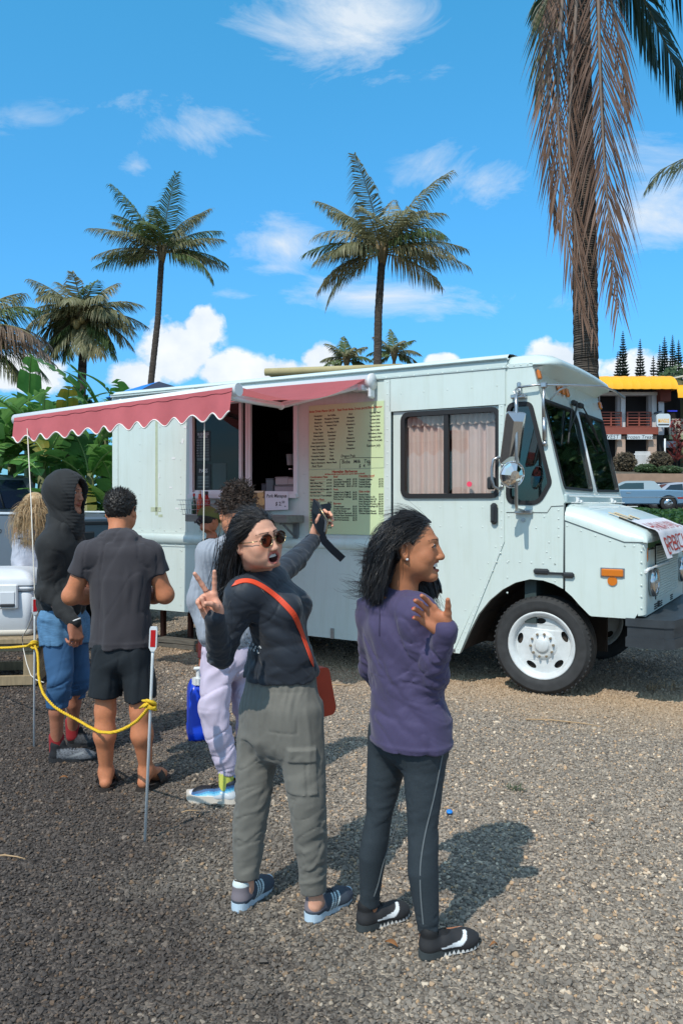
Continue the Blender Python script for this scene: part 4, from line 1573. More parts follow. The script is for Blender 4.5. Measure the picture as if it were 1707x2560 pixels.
MB().tube([Vector(p) + Vector((0, -.003, 0)) for p in P[-1]], .006, 5).build('valance_piping', mat('white_piping', S(230, 225, 220), rough=.7), awning)
MB().tube([Vector(P[1][j]) + Vector((0, -.002, 0)) for j in range(0, NS + 1, 3)], .002, 4).build('stitching', mat('stitch_dark', S(120, 45, 55), rough=.8), awning)
for (xw, xe, xf) in ((-1.65, -1.93, -1.62), (-3.78, -3.45, -3.80)):
 m = MB()
 e = Vector((xe, -1.0, 2.455))
 m.box((xw, -.12, 2.695), (.12, .12, .06), bev=.01)
 for q0, q1 in (((xw, -.16, 2.70), e), (e, (xf, AY + .05, zbar(xf) - .045))):
  q0, q1 = Vector(q0), Vector(q1)
  m.tube([q0, q1], .020, 8)
  m.tube([q0 + Vector((0, 0, .024)), q1 + Vector((0, 0, .024))], .012, 8)
 m.sph(e, .030, 10, 8)
 m.box((xf, AY + .03, zbar(xf) - .03), (.07, .08, .07), bev=.01)
 m.build('folding_arm', ALU, awning)
# ------------------------------------------------------------------ banner over the hood (lies on it: a thing of its own)
BAN = mat('white_vinyl_banner', S(224, 220, 224), rough=.5, var=.04, vscale=8)
bn = thing('hood_banner', 'white vinyl banner with red lettering draped over the truck hood and grille', 'banner', TRK.matrix_basis @ Vector((.8, .3, 1.38)), R(-30.69))
NU, NV = 24, 16
def ban(u, v):
 """u across the van (0 near .. 1 far), v from the hood down over the nose, in van space"""
 y = .16 + 1.50 * u
 flare = .0
 w = v * .43
 xs = .715 + min(w, .155)
 if w <= .155:
  x, z = xs, hoodz(xs, y) + .012
  if y < .2:
   z -= (.2 - y) ** 2 * 2.2
 else:
  q = w - .155
  a = min(q / .09, 1.0)
  x = .87 + .055 * math.sin(a * math.pi / 2) + max(0, q - .09) * .25
  z = hoodz(.87, y) + .012 - .055 * (1 - math.cos(a * math.pi / 2)) - max(0, q - .09) * .95
  y2 = (1 - u)
  z -= .0
  y = y + .18 * q * y2
  x += .03 * math.sin(u * 9 + 1) * q * 2
  z += .10 * (u - .3) * q
 x += .015 * math.sin(u * 17) * v
 return Vector((x - .8, y - .3, z - 1.38))
P = [[ban(i / NU, j / NV) for i in range(NU + 1)] for j in range(NV + 1)]
MB().grid(P).build('sheet', BAN, bn, fix=False)
m = MB()
BR = mat('banner_red', S(176, 52, 38), rough=.6)
def ribbon(u0, u1, v0, v1, wd, n=8):
 du, dv = u1 - u0, v1 - v0
 L = math.hypot(du * 1.62, dv * .6)
 nu, nv = -dv * .6 / L / 1.62, du * 1.62 / L / .6
 A = []
 for k in range(n + 1):
  t = k / n
  row = []
  for s in (-1, 1):
   u, v = u0 + du * t + s * wd * nu, v0 + dv * t + s * wd * nv
   p = ban(u, v)
   e = (ban(u + .01, v) - p).cross(ban(u, v + .01) - p).normalized()
   if e.z < 0:
    e = -e
   row.append(p + e * .004)
  A.append(row)
 m.grid(A, smooth=False)
def stroke_text(word, u0, v0, cw, ch, wd):
 G = {'H': [(0, 0, 0, 1), (1, 0, 1, 1), (0, .5, 1, .5)], 'A': [(0, 1, .5, 0), (.5, 0, 1, 1), (.25, .6, .75, .6)], 'W': [(0, 0, .25, 1), (.25, 1, .5, .3), (.5, .3, .75, 1), (.75, 1, 1, 0)],
   'I': [(.5, 0, .5, 1)], 'N': [(0, 1, 0, 0), (0, 0, 1, 1), (1, 1, 1, 0)], 'B': [(0, 0, 0, 1), (0, 0, .8, .1), (.8, .1, .8, .45), (.8, .45, 0, .5), (0, .5, 1, .6), (1, .6, 1, .95), (1, .95, 0, 1)],
   'R': [(0, 0, 0, 1), (0, 0, 1, .1), (1, .1, 1, .45), (1, .45, 0, .5), (.3, .5, 1, 1)], 'E': [(0, 0, 0, 1), (0, 0, 1, 0), (0, .5, .8, .5), (0, 1, 1, 1)],
   'C': [(1, 0, 0, .1), (0, .1, 0, .9), (0, .9, 1, 1)], 'U': [(0, 0, 0, .9), (0, .9, 1, .9), (1, .9, 1, 0)], 'Q': [(0, 0, 1, 0), (1, 0, 1, 1), (1, 1, 0, 1), (0, 1, 0, 0), (.6, .6, 1.1, 1.1)]}
 u = u0
 for c in word:
  w = cw * (.5 if c == 'I' else 1)
  for (a, b, c2, d) in G[c]:
   ribbon(u + a * w, u + c2 * w, v0 + b * ch, v0 + d * ch, wd)
  u += w * 1.35
stroke_text('HAWAIIAN', .06, .16, .085, .30, .011)
stroke_text('BARBECUE', .06, .62, .082, .30, .012)
m.build('printed_letters', BR, bn, fix=False)
# ------------------------------------------------------------------ palms, bananas, trees
def leafmat(name, c1, c2, trans=.3, rough=.5, scale=3.0):
 if name in MATS:
  return MATS[name]
 m = mat(name, c1, rough=rough, col2=c2, vscale=scale, thr=(.3, .7))
 nt = m.node_tree
 p = nt.nodes['Principled BSDF']
 t = nt.nodes.new('ShaderNodeBsdfTranslucent')
 src = p.inputs['Base Color'].links[0].from_socket
 nt.links.new(src, t.inputs[0])
 x = nt.nodes.new('ShaderNodeMixShader')
 x.inputs[0].default_value = trans
 nt.links.new(p.outputs[0], x.inputs[1])
 nt.links.new(t.outputs[0], x.inputs[2])
 nt.links.new(x.outputs[0], nt.nodes['Material Output'].inputs[0])
 return m
P_GREEN = leafmat('palm_green', (.066, .108, .030), (.150, .205, .072))
P_OLIVE = leafmat('palm_olive', (.12, .13, .055), (.30, .285, .15))
P_YELL = leafmat('palm_yellowing', (.24, .21, .09), (.44, .38, .21))
P_DRY = leafmat('palm_dry', (.15, .095, .062), (.36, .25, .17), .25)
P_DEAD = leafmat('palm_dead_brown', (.10, .050, .030), (.27, .155, .10), .22, .6, 1.2)
P_DARK = leafmat('palm_backlit_green', (.012, .040, .022), (.022, .060, .030), .18)  # darkness of the backlit live fronds put into the leaf colour
BARK = mat('palm_bark', (.085, .068, .055), rough=.95, var=.35, vscale=5, stretch=(1, 1, 6), wave=('Z', 1.6, 9.0, .02))
RACH = mat('palm_rachis', (.17, .15, .06), rough=.6)
def frond(path, parent, m, lmax=.75, w=.030, n=44, sag=.5, splay=62, side=None, seed=0, rach=None, rr=.022, start=.14, flop=.25, ragged=.15):
 """one pinnate leaf along a polyline, with leaflets hanging on both sides"""
 r = random.Random(seed)
 pts = [Vector(p) for p in path]
 seg = [0.0]
 for a, b in zip(pts, pts[1:]):
  seg.append(seg[-1] + (b - a).length)
 L = seg[-1]
 def pos(s):
  d = s * L
  for i in range(len(pts) - 1):
   if d <= seg[i + 1] or i == len(pts) - 2:
    t = (d - seg[i]) / max(1e-6, seg[i + 1] - seg[i])
    return pts[i].lerp(pts[i + 1], t), (pts[i + 1] - pts[i]).normalized()
 mb = MB()
 mb.mi = 1
 mb.tube(pts, [rr * (1 - .85 * i / (len(pts) - 1)) for i in range(len(pts))], 5)
 mb.mi = 0
 dn = Vector((0, 0, -1))
 for k in range(n):
  s = start + (1 - start) * (k + .5) / n
  p, t = pos(s)
  sd = t.cross(dn) if side is None else Vector(side)
  if sd.length < .15:
   sd = t.cross(Vector((0, 1, 0)))
  sd.normalize()
  nrm = sd.cross(t).normalized()
  prof = math.sin(math.pi * min(1, (.10 + .86 * s) ** .75)) ** .7 if s < .97 else .35
  for sg in (-1, 1):
   if r.random() < ragged * .3:
    continue
   l = lmax * max(.18, prof) * r.uniform(1 - ragged, 1 + ragged)
   a = R(splay * (1 - .45 * s) + r.uniform(-6, 6))
   d = (sd * sg * math.sin(a) + t * math.cos(a)).normalized()
   d1 = (d + dn * sag * .5 * r.uniform(.7, 1.3)).normalized()
   d2 = (d + dn * (sag * 1.6 + flop * r.random())).normalized()
   p1 = p + d1 * l * .5
   p2 = p1 + d2 * l * .5
   wv = d1.cross(nrm)
   if wv.length < .05:
    wv = t.copy()
   wv = (wv.normalized() * .8 + nrm * r.uniform(-.5, .5)).normalized() * w * .5 * r.uniform(.8, 1.2)
   mb.add([p - wv * .6, p + wv * .6, p1 + wv, p1 - wv, p2], [(0, 1, 2, 3), (3, 2, 4)])
 return mb.build('frond', [m, rach or RACH], parent, fix=False)
def arch(c, phi, depth, L, droop, n=9, power=1.25):
 """frond path: phi = angle from +X in the view plane, depth = how much it leans away"""
 d0 = Vector((math.cos(R(phi)), depth, math.sin(R(phi)))).normalized()
 h = Vector((d0.x, d0.y, 0))
 h = h.normalized() if h.length > .05 else Vector((1, 0, 0))
 el0 = math.asin(max(-1, min(1, d0.z)))
 p = Vector(c)
 out = [p.copy()]
 for i in range(n):
  e = el0 - R(droop) * (((i + .7) / n) ** power)
  p = p + (h * math.cos(e) + Vector((0, 0, 1)) * math.sin(e)) * (L / n)
  out.append(p.copy())
 return out
def trunk(parent, pts, r0, r1, rings=.22, m=None):
 mb = MB()
 P = []
 rs = []
 tot = sum((Vector(b) - Vector(a)).length for a, b in zip(pts, pts[1:]))
 acc = 0
 rt = random.Random(len(pts))
 q = [Vector(p) for p in pts]
 for a, b in zip(q, q[1:]):
  l = (b - a).length
  n = max(1, int(l / rings))
  for i in range(n):
   t = i / n
   rad = r0 + (r1 - r0) * (acc + l * t) / tot
   j1, j2 = rt.uniform(-.25, .25) / n, rt.uniform(.5, .85)
   P += [a.lerp(b, max(0, t + j1)), a.lerp(b, t + max(j1 + .1 / n, j2 / n))]
   rs += [rad * rt.uniform(1.0, 1.05), rad * rt.uniform(.95, .985)]
  acc += l
 P.append(q[-1])
 rs.append(r1)
 mb.tube(P, rs, 12)
 return mb.build('trunk', m or BARK, parent)
def palm(label, tp, base_px, D, fr, L, mats, tr, seed, lmax, nuts=0, name='coconut_palm', group='coconut palms', n=44, w=.034):
 c = at(*tp, D)
 b = at(*base_px, D)
 foot = Vector((b.x + (b.x - c.x) * (b.z / max(.5, c.z - b.z)) * .6, D, 0.0))
 o = thing(name, label, 'palm tree', foot, 0, group)
 cl, bl = c - foot, b - foot
 if b.z < 1:
  pts = [Vector((0, 0, -.3)), cl]
 else:
  pts = [Vector((0, 0, -.3)), bl, bl.lerp(cl, .5) + Vector((.012 * (cl - bl).length, 0, 0)) * (1 if seed % 2 else -1), cl]
 trunk(o, pts, tr * 1.15, tr * .9)
 r = random.Random(seed)
 mb = MB()
 for k in range(7):
  a = 2 * math.pi * k / 7
  mb.tube([cl - Vector((0, 0, .35)), cl + Vector((.16 * math.cos(a), .16 * math.sin(a), .10)), cl + Vector((.26 * math.cos(a), .26 * math.sin(a), .6))], [tr * .9, .09, .04], 6)
 mb.build('crown_shaft', mat('palm_shaft', (.16, .12, .06), rough=.8, var=.3), o)
 for i, (phi, dep, ls, dr) in enumerate(fr):
  mm = r.choice(mats)
  frond(arch(cl + Vector((0, 0, .1)), phi, dep, L * ls, dr), o, mm, lmax, w, n, sag=r.uniform(.45, 1.0), seed=seed * 100 + i, rr=.035)
 for k in range(nuts):
  a = r.uniform(0, 6.28)
  mb = MB().sph((0, 0, 0), .13, 8, 6, (1, 1, 1.2))
  mb.build('coconut', mat('coconut_husk', (.22, .17, .06), rough=.6, var=.2), o, cl + Vector((.32 * math.cos(a), .32 * math.sin(a) - .15, r.uniform(-.35, .05))))
 return o
FR2 = [(152, .1, .9, 56), (163, -.35, .86, 62), (196, -.1, .90, 60), (120, .25, 1.10, 34), (101, -.3, 1.08, 30), (84, .4, 1.05, 32), (68, -.1, 1.15, 42), (55, .4, 1, 62), (48, -.5, .9, 85), (28, .15, 1, 46),
  (8, -.15, .98, 40), (2, .5, .85, 45), (108, -.7, .8, 60), (75, -.7, .85, 75), (130, .7, .9, 60), (172, .5, .8, 55), (40, .6, .9, 70), (150, -.7, .7, 70), (135, -.2, .85, 75), (110, .1, .82, 60), (60, -.3, .85, 70), (75, .1, .8, 60), (20, -.5, .9, 60), (178, .2, .85, 62), (92, .6, .7, 60)]
palm('tall coconut palm with yellow tinged fronds rising behind the middle of the truck', (955, 640), (943, 925), 34, FR2, 3.75, [P_GREEN, P_OLIVE, P_OLIVE, P_YELL], .17, 2, 1.25, n=72, w=.046)
FR1 = [(176, .0, .92, 32), (160, .35, .95, 34), (146, -.2, 1, 38), (130, .3, 1.0, 30), (114, -.3, 1.05, 28), (99, .3, 1.0, 32), (82, -.2, 1.05, 30), (63, .25, 1.0, 28), (30, -.1, .88, 42), (12, .25, .9, 45),
  (4, -.3, .95, 75), (135, -.6, .8, 60), (70, .6, .8, 60), (100, -.8, .75, 70), (150, .7, .8, 50), (40, .7, .8, 60), (120, 0, .85, 45), (72, .1, .82, 48), (48, .2, .9, 46), (20, .3, .9, 50), (166, -.3, .9, 45), (90, -.4, .7, 55)]
palm('tall slender coconut palm with dark green crown above the rear of the truck', (405, 638), (378, 955), 42, FR1, 3.8, [P_GREEN, P_GREEN, P_OLIVE], .165, 3, 1.2, n=70, w=.048)
FR3D = [(-48, -.5, .85, 25), (-66, -.6, .8, 18), (228, -.5, .85, 25), (246, -.4, .8, 18), (-80, -.8, .75, 12), (-36, -.2, .9, 30), (212, -.3, .9, 32)]
FR3 = [(165, .0, 1, 60), (150, .3, 1, 45), (128, -.2, 1, 35), (112, .2, .85, 35), (92, -.3, .75, 35), (70, .2, .85, 40), (40, .0, 1, 60), (22, .3, 1.05, 55), (8, -.2, 1, 55), (-8, .2, .95, 50), (185, -.2, .95, 50), (200, .3, .9, 40),
  (-25, -.3, .8, 40), (215, .1, .8, 35), (60, -.6, .9, 80), (120, -.6, .9, 80), (90, -.8, .8, 95), (140, .6, .9, 70), (35, .6, .9, 70)]
palm('bushy coconut palm hung with green coconuts left of the tall slender palm', (208, 800), (205, 960), 31, FR3 + [(p + 9, -d, l * .9, r_ + 25) for (p, d, l, r_) in FR3] + FR3D, 2.35, [P_GREEN, P_OLIVE, P_OLIVE, P_YELL], .17, 5, .95, nuts=7, n=50, w=.042)
FR4 = [(62, .1, .9, 50), (48, .0, 1, 62), (30, .2, 1.05, 70), (22, -.3, 1.15, 60), (10, -.2, 1.2, 50), (6, .3, 1.1, 45), (-5, 0, 1.15, 45), (-15, -.3, 1, 45), (-20, .3, 1, 40), (90, .2, .9, 40), (130, 0, .9, 50), (170, 0, .9, 60)]
FR4B = [(14, -.1, 1.2, 38), (8, .1, 1.25, 36), (2, -.2, 1.2, 34), (-6, .1, 1.2, 30), (-12, .2, 1.1, 30), (-18, -.1, 1.15, 28), (-24, 0, 1, 30), (36, -.2, .95, 70), (18, .4, 1.15, 46), (-2, .4, 1.1, 36)]
p4 = palm('coconut palm with ragged dry brown fronds entering at the left edge', (-95, 850), (-110, 1100), 17, FR4, 1.75, [P_DRY, P_OLIVE, P_OLIVE, P_GREEN], .17, 7, .85, n=70, w=.026)
FRs = [(150, .2, 1, 60), (120, -.2, 1, 50), (92, .1, 1, 30), (60, .2, 1, 50), (30, -.2, 1, 70), (10, .3, 1, 60), (170, -.3, 1, 60), (75, -.6, .9, 70), (110, .6, .9, 60), (-5, .1, .8, 50), (190, .1, .8, 50)]
palm('small palm top peeping over the truck roof left of the tall palm trunk', (866, 905), (866, 1000), 52, FRs, 1.75, [P_GREEN, P_OLIVE], .12, 9, .75, name='distant_palm', n=34, w=.08)
palm('small feathery palm top peeping over the truck roof right of the tall palm trunk', (985, 890), (985, 1000), 55, FRs, 1.95, [P_GREEN, P_GREEN, P_OLIVE], .12, 12, .7, name='distant_palm', n=34, w=.08)
D_ = 11.3
bp0 = at(1463, 950, D_)
big = thing('coconut_palm', 'large coconut palm with dead brown fronds hanging down its trunk beside the cab', 'palm tree', (bp0.x + .02, D_, 0), 0, 'coconut palms')
fo_ = Vector(big.location)
lc = lambda px, py, D=D_: at(px, py, D) - fo_
top = lc(1440, -150)
trunk(big, [Vector((0, 0, -.3)), lc(1464, 950), lc(1460, 600), lc(1449, 250), lc(1445, 0), top], .185, .155, .16)
def hang(pxs, D, m, lmax, n, seed, splay=20, sag=.9, w=.019):
 m = P_DEAD if m is P_DRY else m
 sag = .28
 splay += 9
 n = int(n * .95)
 return frond([lc(px, py, D) for px, py in pxs], big, m, lmax, w, n, sag, splay, side=(1, .25, 0), seed=seed, rach=mat('dry_rachis', (.20, .15, .12), rough=.7, var=.2), rr=.032, start=.10, flop=.22, ragged=.38)
hang([(1475, -160), (1493, -60), (1496, 80), (1500, 220), (1508, 380), (1515, 480), (1526, 580), (1546, 770)], D_ - .45, P_DRY, 1.42, 82, 1, 21)
hang([(1470, -140), (1492, 0), (1504, 240), (1512, 420), (1522, 560), (1530, 740)], D_ - .35, P_DRY, 1.15, 50, 11, 26)
hang([(1425, -160), (1398, -40), (1376, 100), (1370, 200), (1368, 320), (1372, 420), (1390, 560)], D_ - .30, P_DRY, .85, 64, 2, 14)
hang([(1430, -150), (1405, 0), (1396, 120), (1392, 260), (1400, 430), (1418, 600), (1456, 790)], D_ - .45, P_DRY, 1.10, 80, 3, 15)
hang([(1440, -150), (1440, 0), (1430, 180), (1420, 330), (1425, 470), (1448, 640), (1486, 850)], D_ - .42, P_DRY, .95, 46, 4, 11)
hang([(1420, -170), (1385, -60), (1362, 60), (1352, 180), (1348, 260)], D_ + .1, P_OLIVE, .85, 46, 5, 15)
hang([(1470, -150), (1512, -60), (1540, 60), (1558, 180), (1570, 290)], D_ + .2, P_DRY, .8, 40, 6, 16)
live = dict(w=.040, n=70, sag=.55, splay=58, rach=mat('palm_rachis_dark', (.09, .10, .05), rough=.5), rr=.03, start=.1, ragged=.1)
frond([lc(*p) for p in ((1455, -170), (1520, -130), (1590, -40), (1640, 60), (1690, 170), (1730, 280))], big, P_DARK, .95, seed=31, **live)
frond([lc(*p) for p in ((1460, -170), (1560, -190), (1660, -120), (1750, -10), (1810, 130))], big, P_DARK, .95, seed=32, **live)
frond([lc(px, py, D_ + .9) for px, py in ((1455, -170), (1540, -110), (1600, 30), (1640, 160))], big, P_DARK, .75, seed=33, **live)
frond([lc(px, py, D_ - 1.2) for px, py in ((1430, -170), (1250, -240), (1090, -190), (960, -60))], big, P_DARK, .75, seed=34, **live)
frond([lc(px, py, D_ + .6) for px, py in ((1430, -170), (1390, -150), (1370, -40), (1362, 60))], big, P_DARK, .75, seed=35, **live)
for k, (phi, dep, dr) in enumerate(((60, .6, 60), (100, -.5, 50), (130, .4, 60), (80, .9, 60), (40, -.6, 70), (150, -.8, 60))):
 frond(arch(top, phi, dep, 4.2, dr), big, P_DARK, .9, .04, 40, .5, seed=40 + k, rr=.035)
D2 = 15.5
rp_ = thing('coconut_palm', 'palm beyond the right edge with one silvery frond tip reaching into view', 'palm tree', (at(1900, 900, D2).x, D2, 0), 0, 'coconut palms')
rl = lambda px, py: at(px, py, D2) - Vector(rp_.location)
trunk(rp_, [Vector((0, 0, -.3)), rl(1890, 380)], .17, .14)
frond([rl(*p) for p in ((1890, 370), (1830, 350), (1760, 375), (1700, 400), (1650, 425), (1615, 470))], rp_, leafmat('palm_silver', (.12, .14, .06), (.34, .35, .24)), .82, .034, 64, .75, 60, seed=51, rr=.02, start=.05)
frond([rl(*p) for p in ((1890, 370), (1900, 300), (1960, 270), (2040, 320), (2100, 420))], rp_, P_GREEN, .7, seed=52)
frond([rl(*p) for p in ((1890, 370), (1860, 290), (1850, 220), (1860, 150))], rp_, P_GREEN, .5, seed=53)
frond([rl(*p) for p in ((1890, 370), (1930, 400), (1960, 480), (1975, 600))], rp_, P_GREEN, .6, seed=54)
B_M = [leafmat('banana_green', (.065, .19, .038), (.13, .31, .070), .42, .35, 2.0), leafmat('banana_light', (.12, .28, .060), (.23, .42, .12), .45, .35, 2.0),
  leafmat('banana_deep', (.038, .12, .030), (.075, .20, .050), .34, .32, 2.0), leafmat('banana_yellow', (.30, .22, .03), (.10, .16, .03), .35, .5, 2.5)]
B_DRY = leafmat('banana_dead', (.11, .07, .04), (.22, .15, .09), .2, .8, 4)
B_RIB = mat('banana_midrib', (.20, .30, .09), rough=.5)
def banana_leaf(parent, p0, az, el0, L, W, droop, m, seed, torn=.35):
 r = random.Random(seed)
 mb = MB()
 n = 18
 p = Vector(p0)
 h = Vector((math.cos(az), math.sin(az), 0))
 sd = Vector((-math.sin(az), math.cos(az), 0))
 roll = r.uniform(-.5, .5)
 path = []
 for i in range(n + 1):
  e = el0 - droop * (i / n) ** 1.4
  t = h * math.cos(e) + Vector((0, 0, 1)) * math.sin(e)
  path.append((p.copy(), t))
  p = p + t * L / n
 mb.mi = 1
 mb.tube([q[0] for q in path], [.020 * (1 - .8 * i / n) for i in range(n + 1)], 5)
 mb.mi = 0
 for sg in (-1, 1):
  i = 2
  while i < n:
   k = 1 + (0 if r.random() < torn else r.randint(1, 4))
   j = min(n, i + k)
   hang_ = r.uniform(0, .55) if k <= 2 else r.uniform(.05, .25)
   rows = []
   for a in range(i, j + 1):
    u = (a - 1.6) / (n - 1.6)
    wd = W * .5 * max(0.02, math.sin(math.pi * u ** .75) ** .55)
    q, t = path[a]
    nrm = sd.cross(t) * -1
    if nrm.z < 0:
     nrm = -nrm
    side = (sd * sg * math.cos(roll) + nrm * math.sin(roll) * sg)
    out = (side + nrm * .28 + t * .32).normalized()
    low = (side - Vector((0, 0, 1)) * hang_ + t * .34).normalized()
    sh = (.012 * L if a == i and i > 2 else (-.012 * L if a == j and j < n else 0))
    b0 = q + t * sh * .2
    m1 = q + out * wd * .5 + t * sh
    m2 = m1 + low * wd * .55 + t * sh
    rows.append([b0, m1, m2])
   mb.grid(rows, smooth=False)
   i = j
 return mb.build('leaf', [m, B_RIB], parent, fix=False)
def banana(x, y, h, nl, seed, L=1.5, W=.42, bias=0.0, name='banana_plant', lab=None, dead=2):
 r = random.Random(seed)
 o = thing(name, lab, 'banana plant', (x, y, 0), 0, 'banana plants behind the pickup')
 mb = MB()
 mb.tube([(0, 0, -.1), (.03, 0, h * .5), (0, 0, h)], [.13, .10, .06], 8)
 mb.build('stem', mat('banana_stem', (.12, .14, .06), rough=.7, var=.35, vscale=5, stretch=(1, 1, .3)), o)
 for k in range(nl):
  az = 2 * math.pi * (k * .382 + r.uniform(-.05, .05)) + seed
  e0 = R(r.choice((78, 66, 56, 46, 34)) + r.uniform(-8, 8))
  mm = r.choices(B_M, (4, 5, 3, 1.0))[0]
  banana_leaf(o, (0, 0, h - .25 * r.random()), az, e0, L * r.uniform(.7, 1.15), W * r.uniform(.75, 1.15), R(r.uniform(35, 105)), mm, seed * 50 + k)
 for k in range(dead):
  banana_leaf(o, (0, 0, h * r.uniform(.55, .8)), r.uniform(0, 6.28), R(10), L * .7, W * .5, R(95), B_DRY, seed * 50 + 30 + k, .6)
 return o
bl_ = [(30, 13.2, 1.95, 'banana plant at the left edge with one orange yellow leaf'), (105, 12.6, 1.75, 'banana plant with broad leaves above the pickup cab'), (165, 13.8, 2.15, 'banana plant with a tall upright leaf under the dry fronds'),
  (225, 12.9, 1.60, 'banana plant with one large hanging leaf between pickup and truck'), (262, 13.9, 2.35, 'banana plant with a dark upright leaf close to the truck rear'), (70, 14.6, 2.3, 'banana plant with a yellow edged leaf just over the awning bar'),
  (315, 14.8, 2.30, 'banana plant with a single leaf rising over the truck roof rear'), (200, 11.9, .95, 'low banana plant with light green leaves beside the hooded man'), (260, 12.0, .80, 'low banana sucker growing against the truck rear corner'),
  (-25, 12.5, 1.5, 'banana plant partly cut off by the left edge'), (130, 15.2, 1.5, 'shaded banana plant deep behind the pickup'), (300, 13.2, 1.2, 'banana plant mostly hidden behind the truck rear')]
for i, (px, D, h, lab) in enumerate(bl_):
 banana(at(px, 1000, D).x, D, h + (.50 if h > 1.3 else .1), 10, i + 3, L=1.6, W=.46, lab=lab)
PINE = leafmat('pine_green', (.016, .036, .020), (.035, .060, .034), .1)
PBARK = mat('pine_bark', (.06, .05, .04), rough=.9)
def pine(px, py_top, py_bot, D, wpx, seed, lab, z0=4.0):
 t, b = at(px, py_top, D), at(px, py_bot, D)
 o = thing('norfolk_pine', lab, 'pine tree', (t.x, D, z0), 0, 'tall pines behind the shops')
 H = t.z - z0
 r = random.Random(seed)
 MB().tube([(0, 0, 0), (0, 0, H)], [.35, .03], 6).build('trunk', PBARK, o)
 vis = t.z - b.z
 w = wpx / FPX * D * .5
 mb = MB()
 z = H
 k = 0
 while z > max(0, H - vis * 1.25):
  f = min(1, (H - z) / vis)
  rad = w * (f ** .8) * r.uniform(.85, 1.1) + .1
  nb = 11
  for j in range(nb):
   a = 2 * math.pi * (j + .5 * (k % 2)) / nb + r.uniform(-.2, .2)
   d = Vector((math.cos(a), math.sin(a), 0))
   s = Vector((-d.y, d.x, 0))
   e = rad * r.uniform(.8, 1.1)
   up = .22 * e
   mb.add([(0, 0, z), d * e * .6 + s * .22 * e + Vector((0, 0, z - .12 * e)), d * e + Vector((0, 0, z + up)), d * e * .6 - s * .22 * e + Vector((0, 0, z - .12 * e))], [(0, 1, 2, 3)])
   mb.add([Vector((0, 0, z)), d * e * .5 + Vector((0, 0, z - .30 * e)), d * e * .9 + Vector((0, 0, z + up * .6)), d * e * .55 + Vector((0, 0, z + .12 * e))], [(0, 1, 2, 3)])
  z -= .24 + .16 * f
  k += 1
 mb.build('crown', PINE, o, fix=False)
 return o
pine(1556, 828, 960, 95, 40, 1, 'tall narrow pine left of the pair, right of the palm trunk')
pine(1543, 880, 960, 92, 28, 2, 'shorter pine tucked against the left side of a taller one')
pine(1599, 848, 960, 98, 34, 3, 'slim pine standing alone above the yellow awning')
pine(1632, 890, 960, 90, 26, 4, 'small pine at the left foot of the right pine cluster')
pine(1660, 842, 960, 100, 40, 5, 'tallest pine at the left of the right pine cluster')
pine(1680, 838, 960, 104, 34, 6, 'pine with the highest tip in the right cluster')
pine(1695, 850, 960, 98, 36, 7, 'pine near the right edge of the picture')
pine(1648, 862, 960, 106, 28, 8, 'thin pine behind the tallest of the right cluster')
def leaf_cloud(mb, c, rad, n, size, r, squash=.8, shell=.55):
 for _ in range(n):
  d = Vector((r.gauss(0, 1), r.gauss(0, 1), r.gauss(0, 1))).normalized()
  k = shell + (1 - shell) * r.random() ** .5
  lump = 1 + .25 * mnoise.noise(d * 2.3 + Vector(c))
  p = Vector(c) + Vector((d.x * rad, d.y * rad, d.z * rad * squash)) * k * lump
  u = Vector((r.gauss(0, 1), r.gauss(0, 1), r.gauss(0, .6))).normalized()
  v = u.orthogonal().normalized()
  v = (v + u.cross(v) * r.uniform(-1, 1)).normalized()
  s = size * r.uniform(.6, 1.3)
  mb.add([p - u * s * .6, p + v * s * .35, p + u * s * .6, p - v * s * .35], [(0, 1, 2, 3)])
TREE_G = leafmat('tree_leaf', (.035, .075, .028), (.095, .15, .055), .35, .5, .6)
def leafy_tree(x, y, z0, H, rad, seed, lab, n=5200, size=.34, group='leafy trees right of the lot'):
 o = thing('leafy_tree', lab, 'tree', (x, y, z0), 0, group)
 r = random.Random(seed)
 mb = MB()
 mb.tube([(0, 0, -.2), (.1, 0, H * .35), (-.05, .1, H * .62)], [.32, .22, .12], 8)
 for k in range(5):
  a = k * 1.3
  mb.tube([(.1, 0, H * .3), (rad * .5 * math.cos(a), rad * .5 * math.sin(a), H * .55), (rad * .8 * math.cos(a), rad * .8 * math.sin(a), H * .72)], [.14, .08, .03], 6)
 mb.build('trunk', PBARK, o)
 mb = MB()
 for k in range(11):
  a = r.uniform(0, 6.28)
  q = r.uniform(0, .75) * rad
  leaf_cloud(mb, (q * math.cos(a), q * math.sin(a), H * r.uniform(.45, .92)), rad * r.uniform(.38, .6), n // 11, size, r)
 mb.build('crown', TREE_G, o, fix=False)
 return o
leafy_tree(at(1725, 900, 84).x, 84, 4.2, 11.5, 5, 21, 'dark broad tree under the right pine cluster', 3000, .5, None)
leafy_tree(at(1655, 930, 80).x, 80, 4.2, 8.8, 3.5, 22, 'low round tree behind the green gable', 2000, .45, None)
for i, (x, y, H, rad) in enumerate(((15.5, 15.5, 8.5, 3.6), (18, 22, 10, 4.4), (24, 30, 12, 5), (12.5, 10, 7, 2.8), (11, 5, 8, 3.0))):
 leafy_tree(x, y, .3, H, rad, 60 + i, ['bushy tree beyond the right edge beside the lot', 'round tree beyond the right edge, second from the lot', 'tall tree beyond the right edge, farthest back',
           'small tree beyond the right edge across from the bumper', 'tree beyond the right edge nearest the viewer'][i], 7500, .40, 'leafy trees right of the lot')
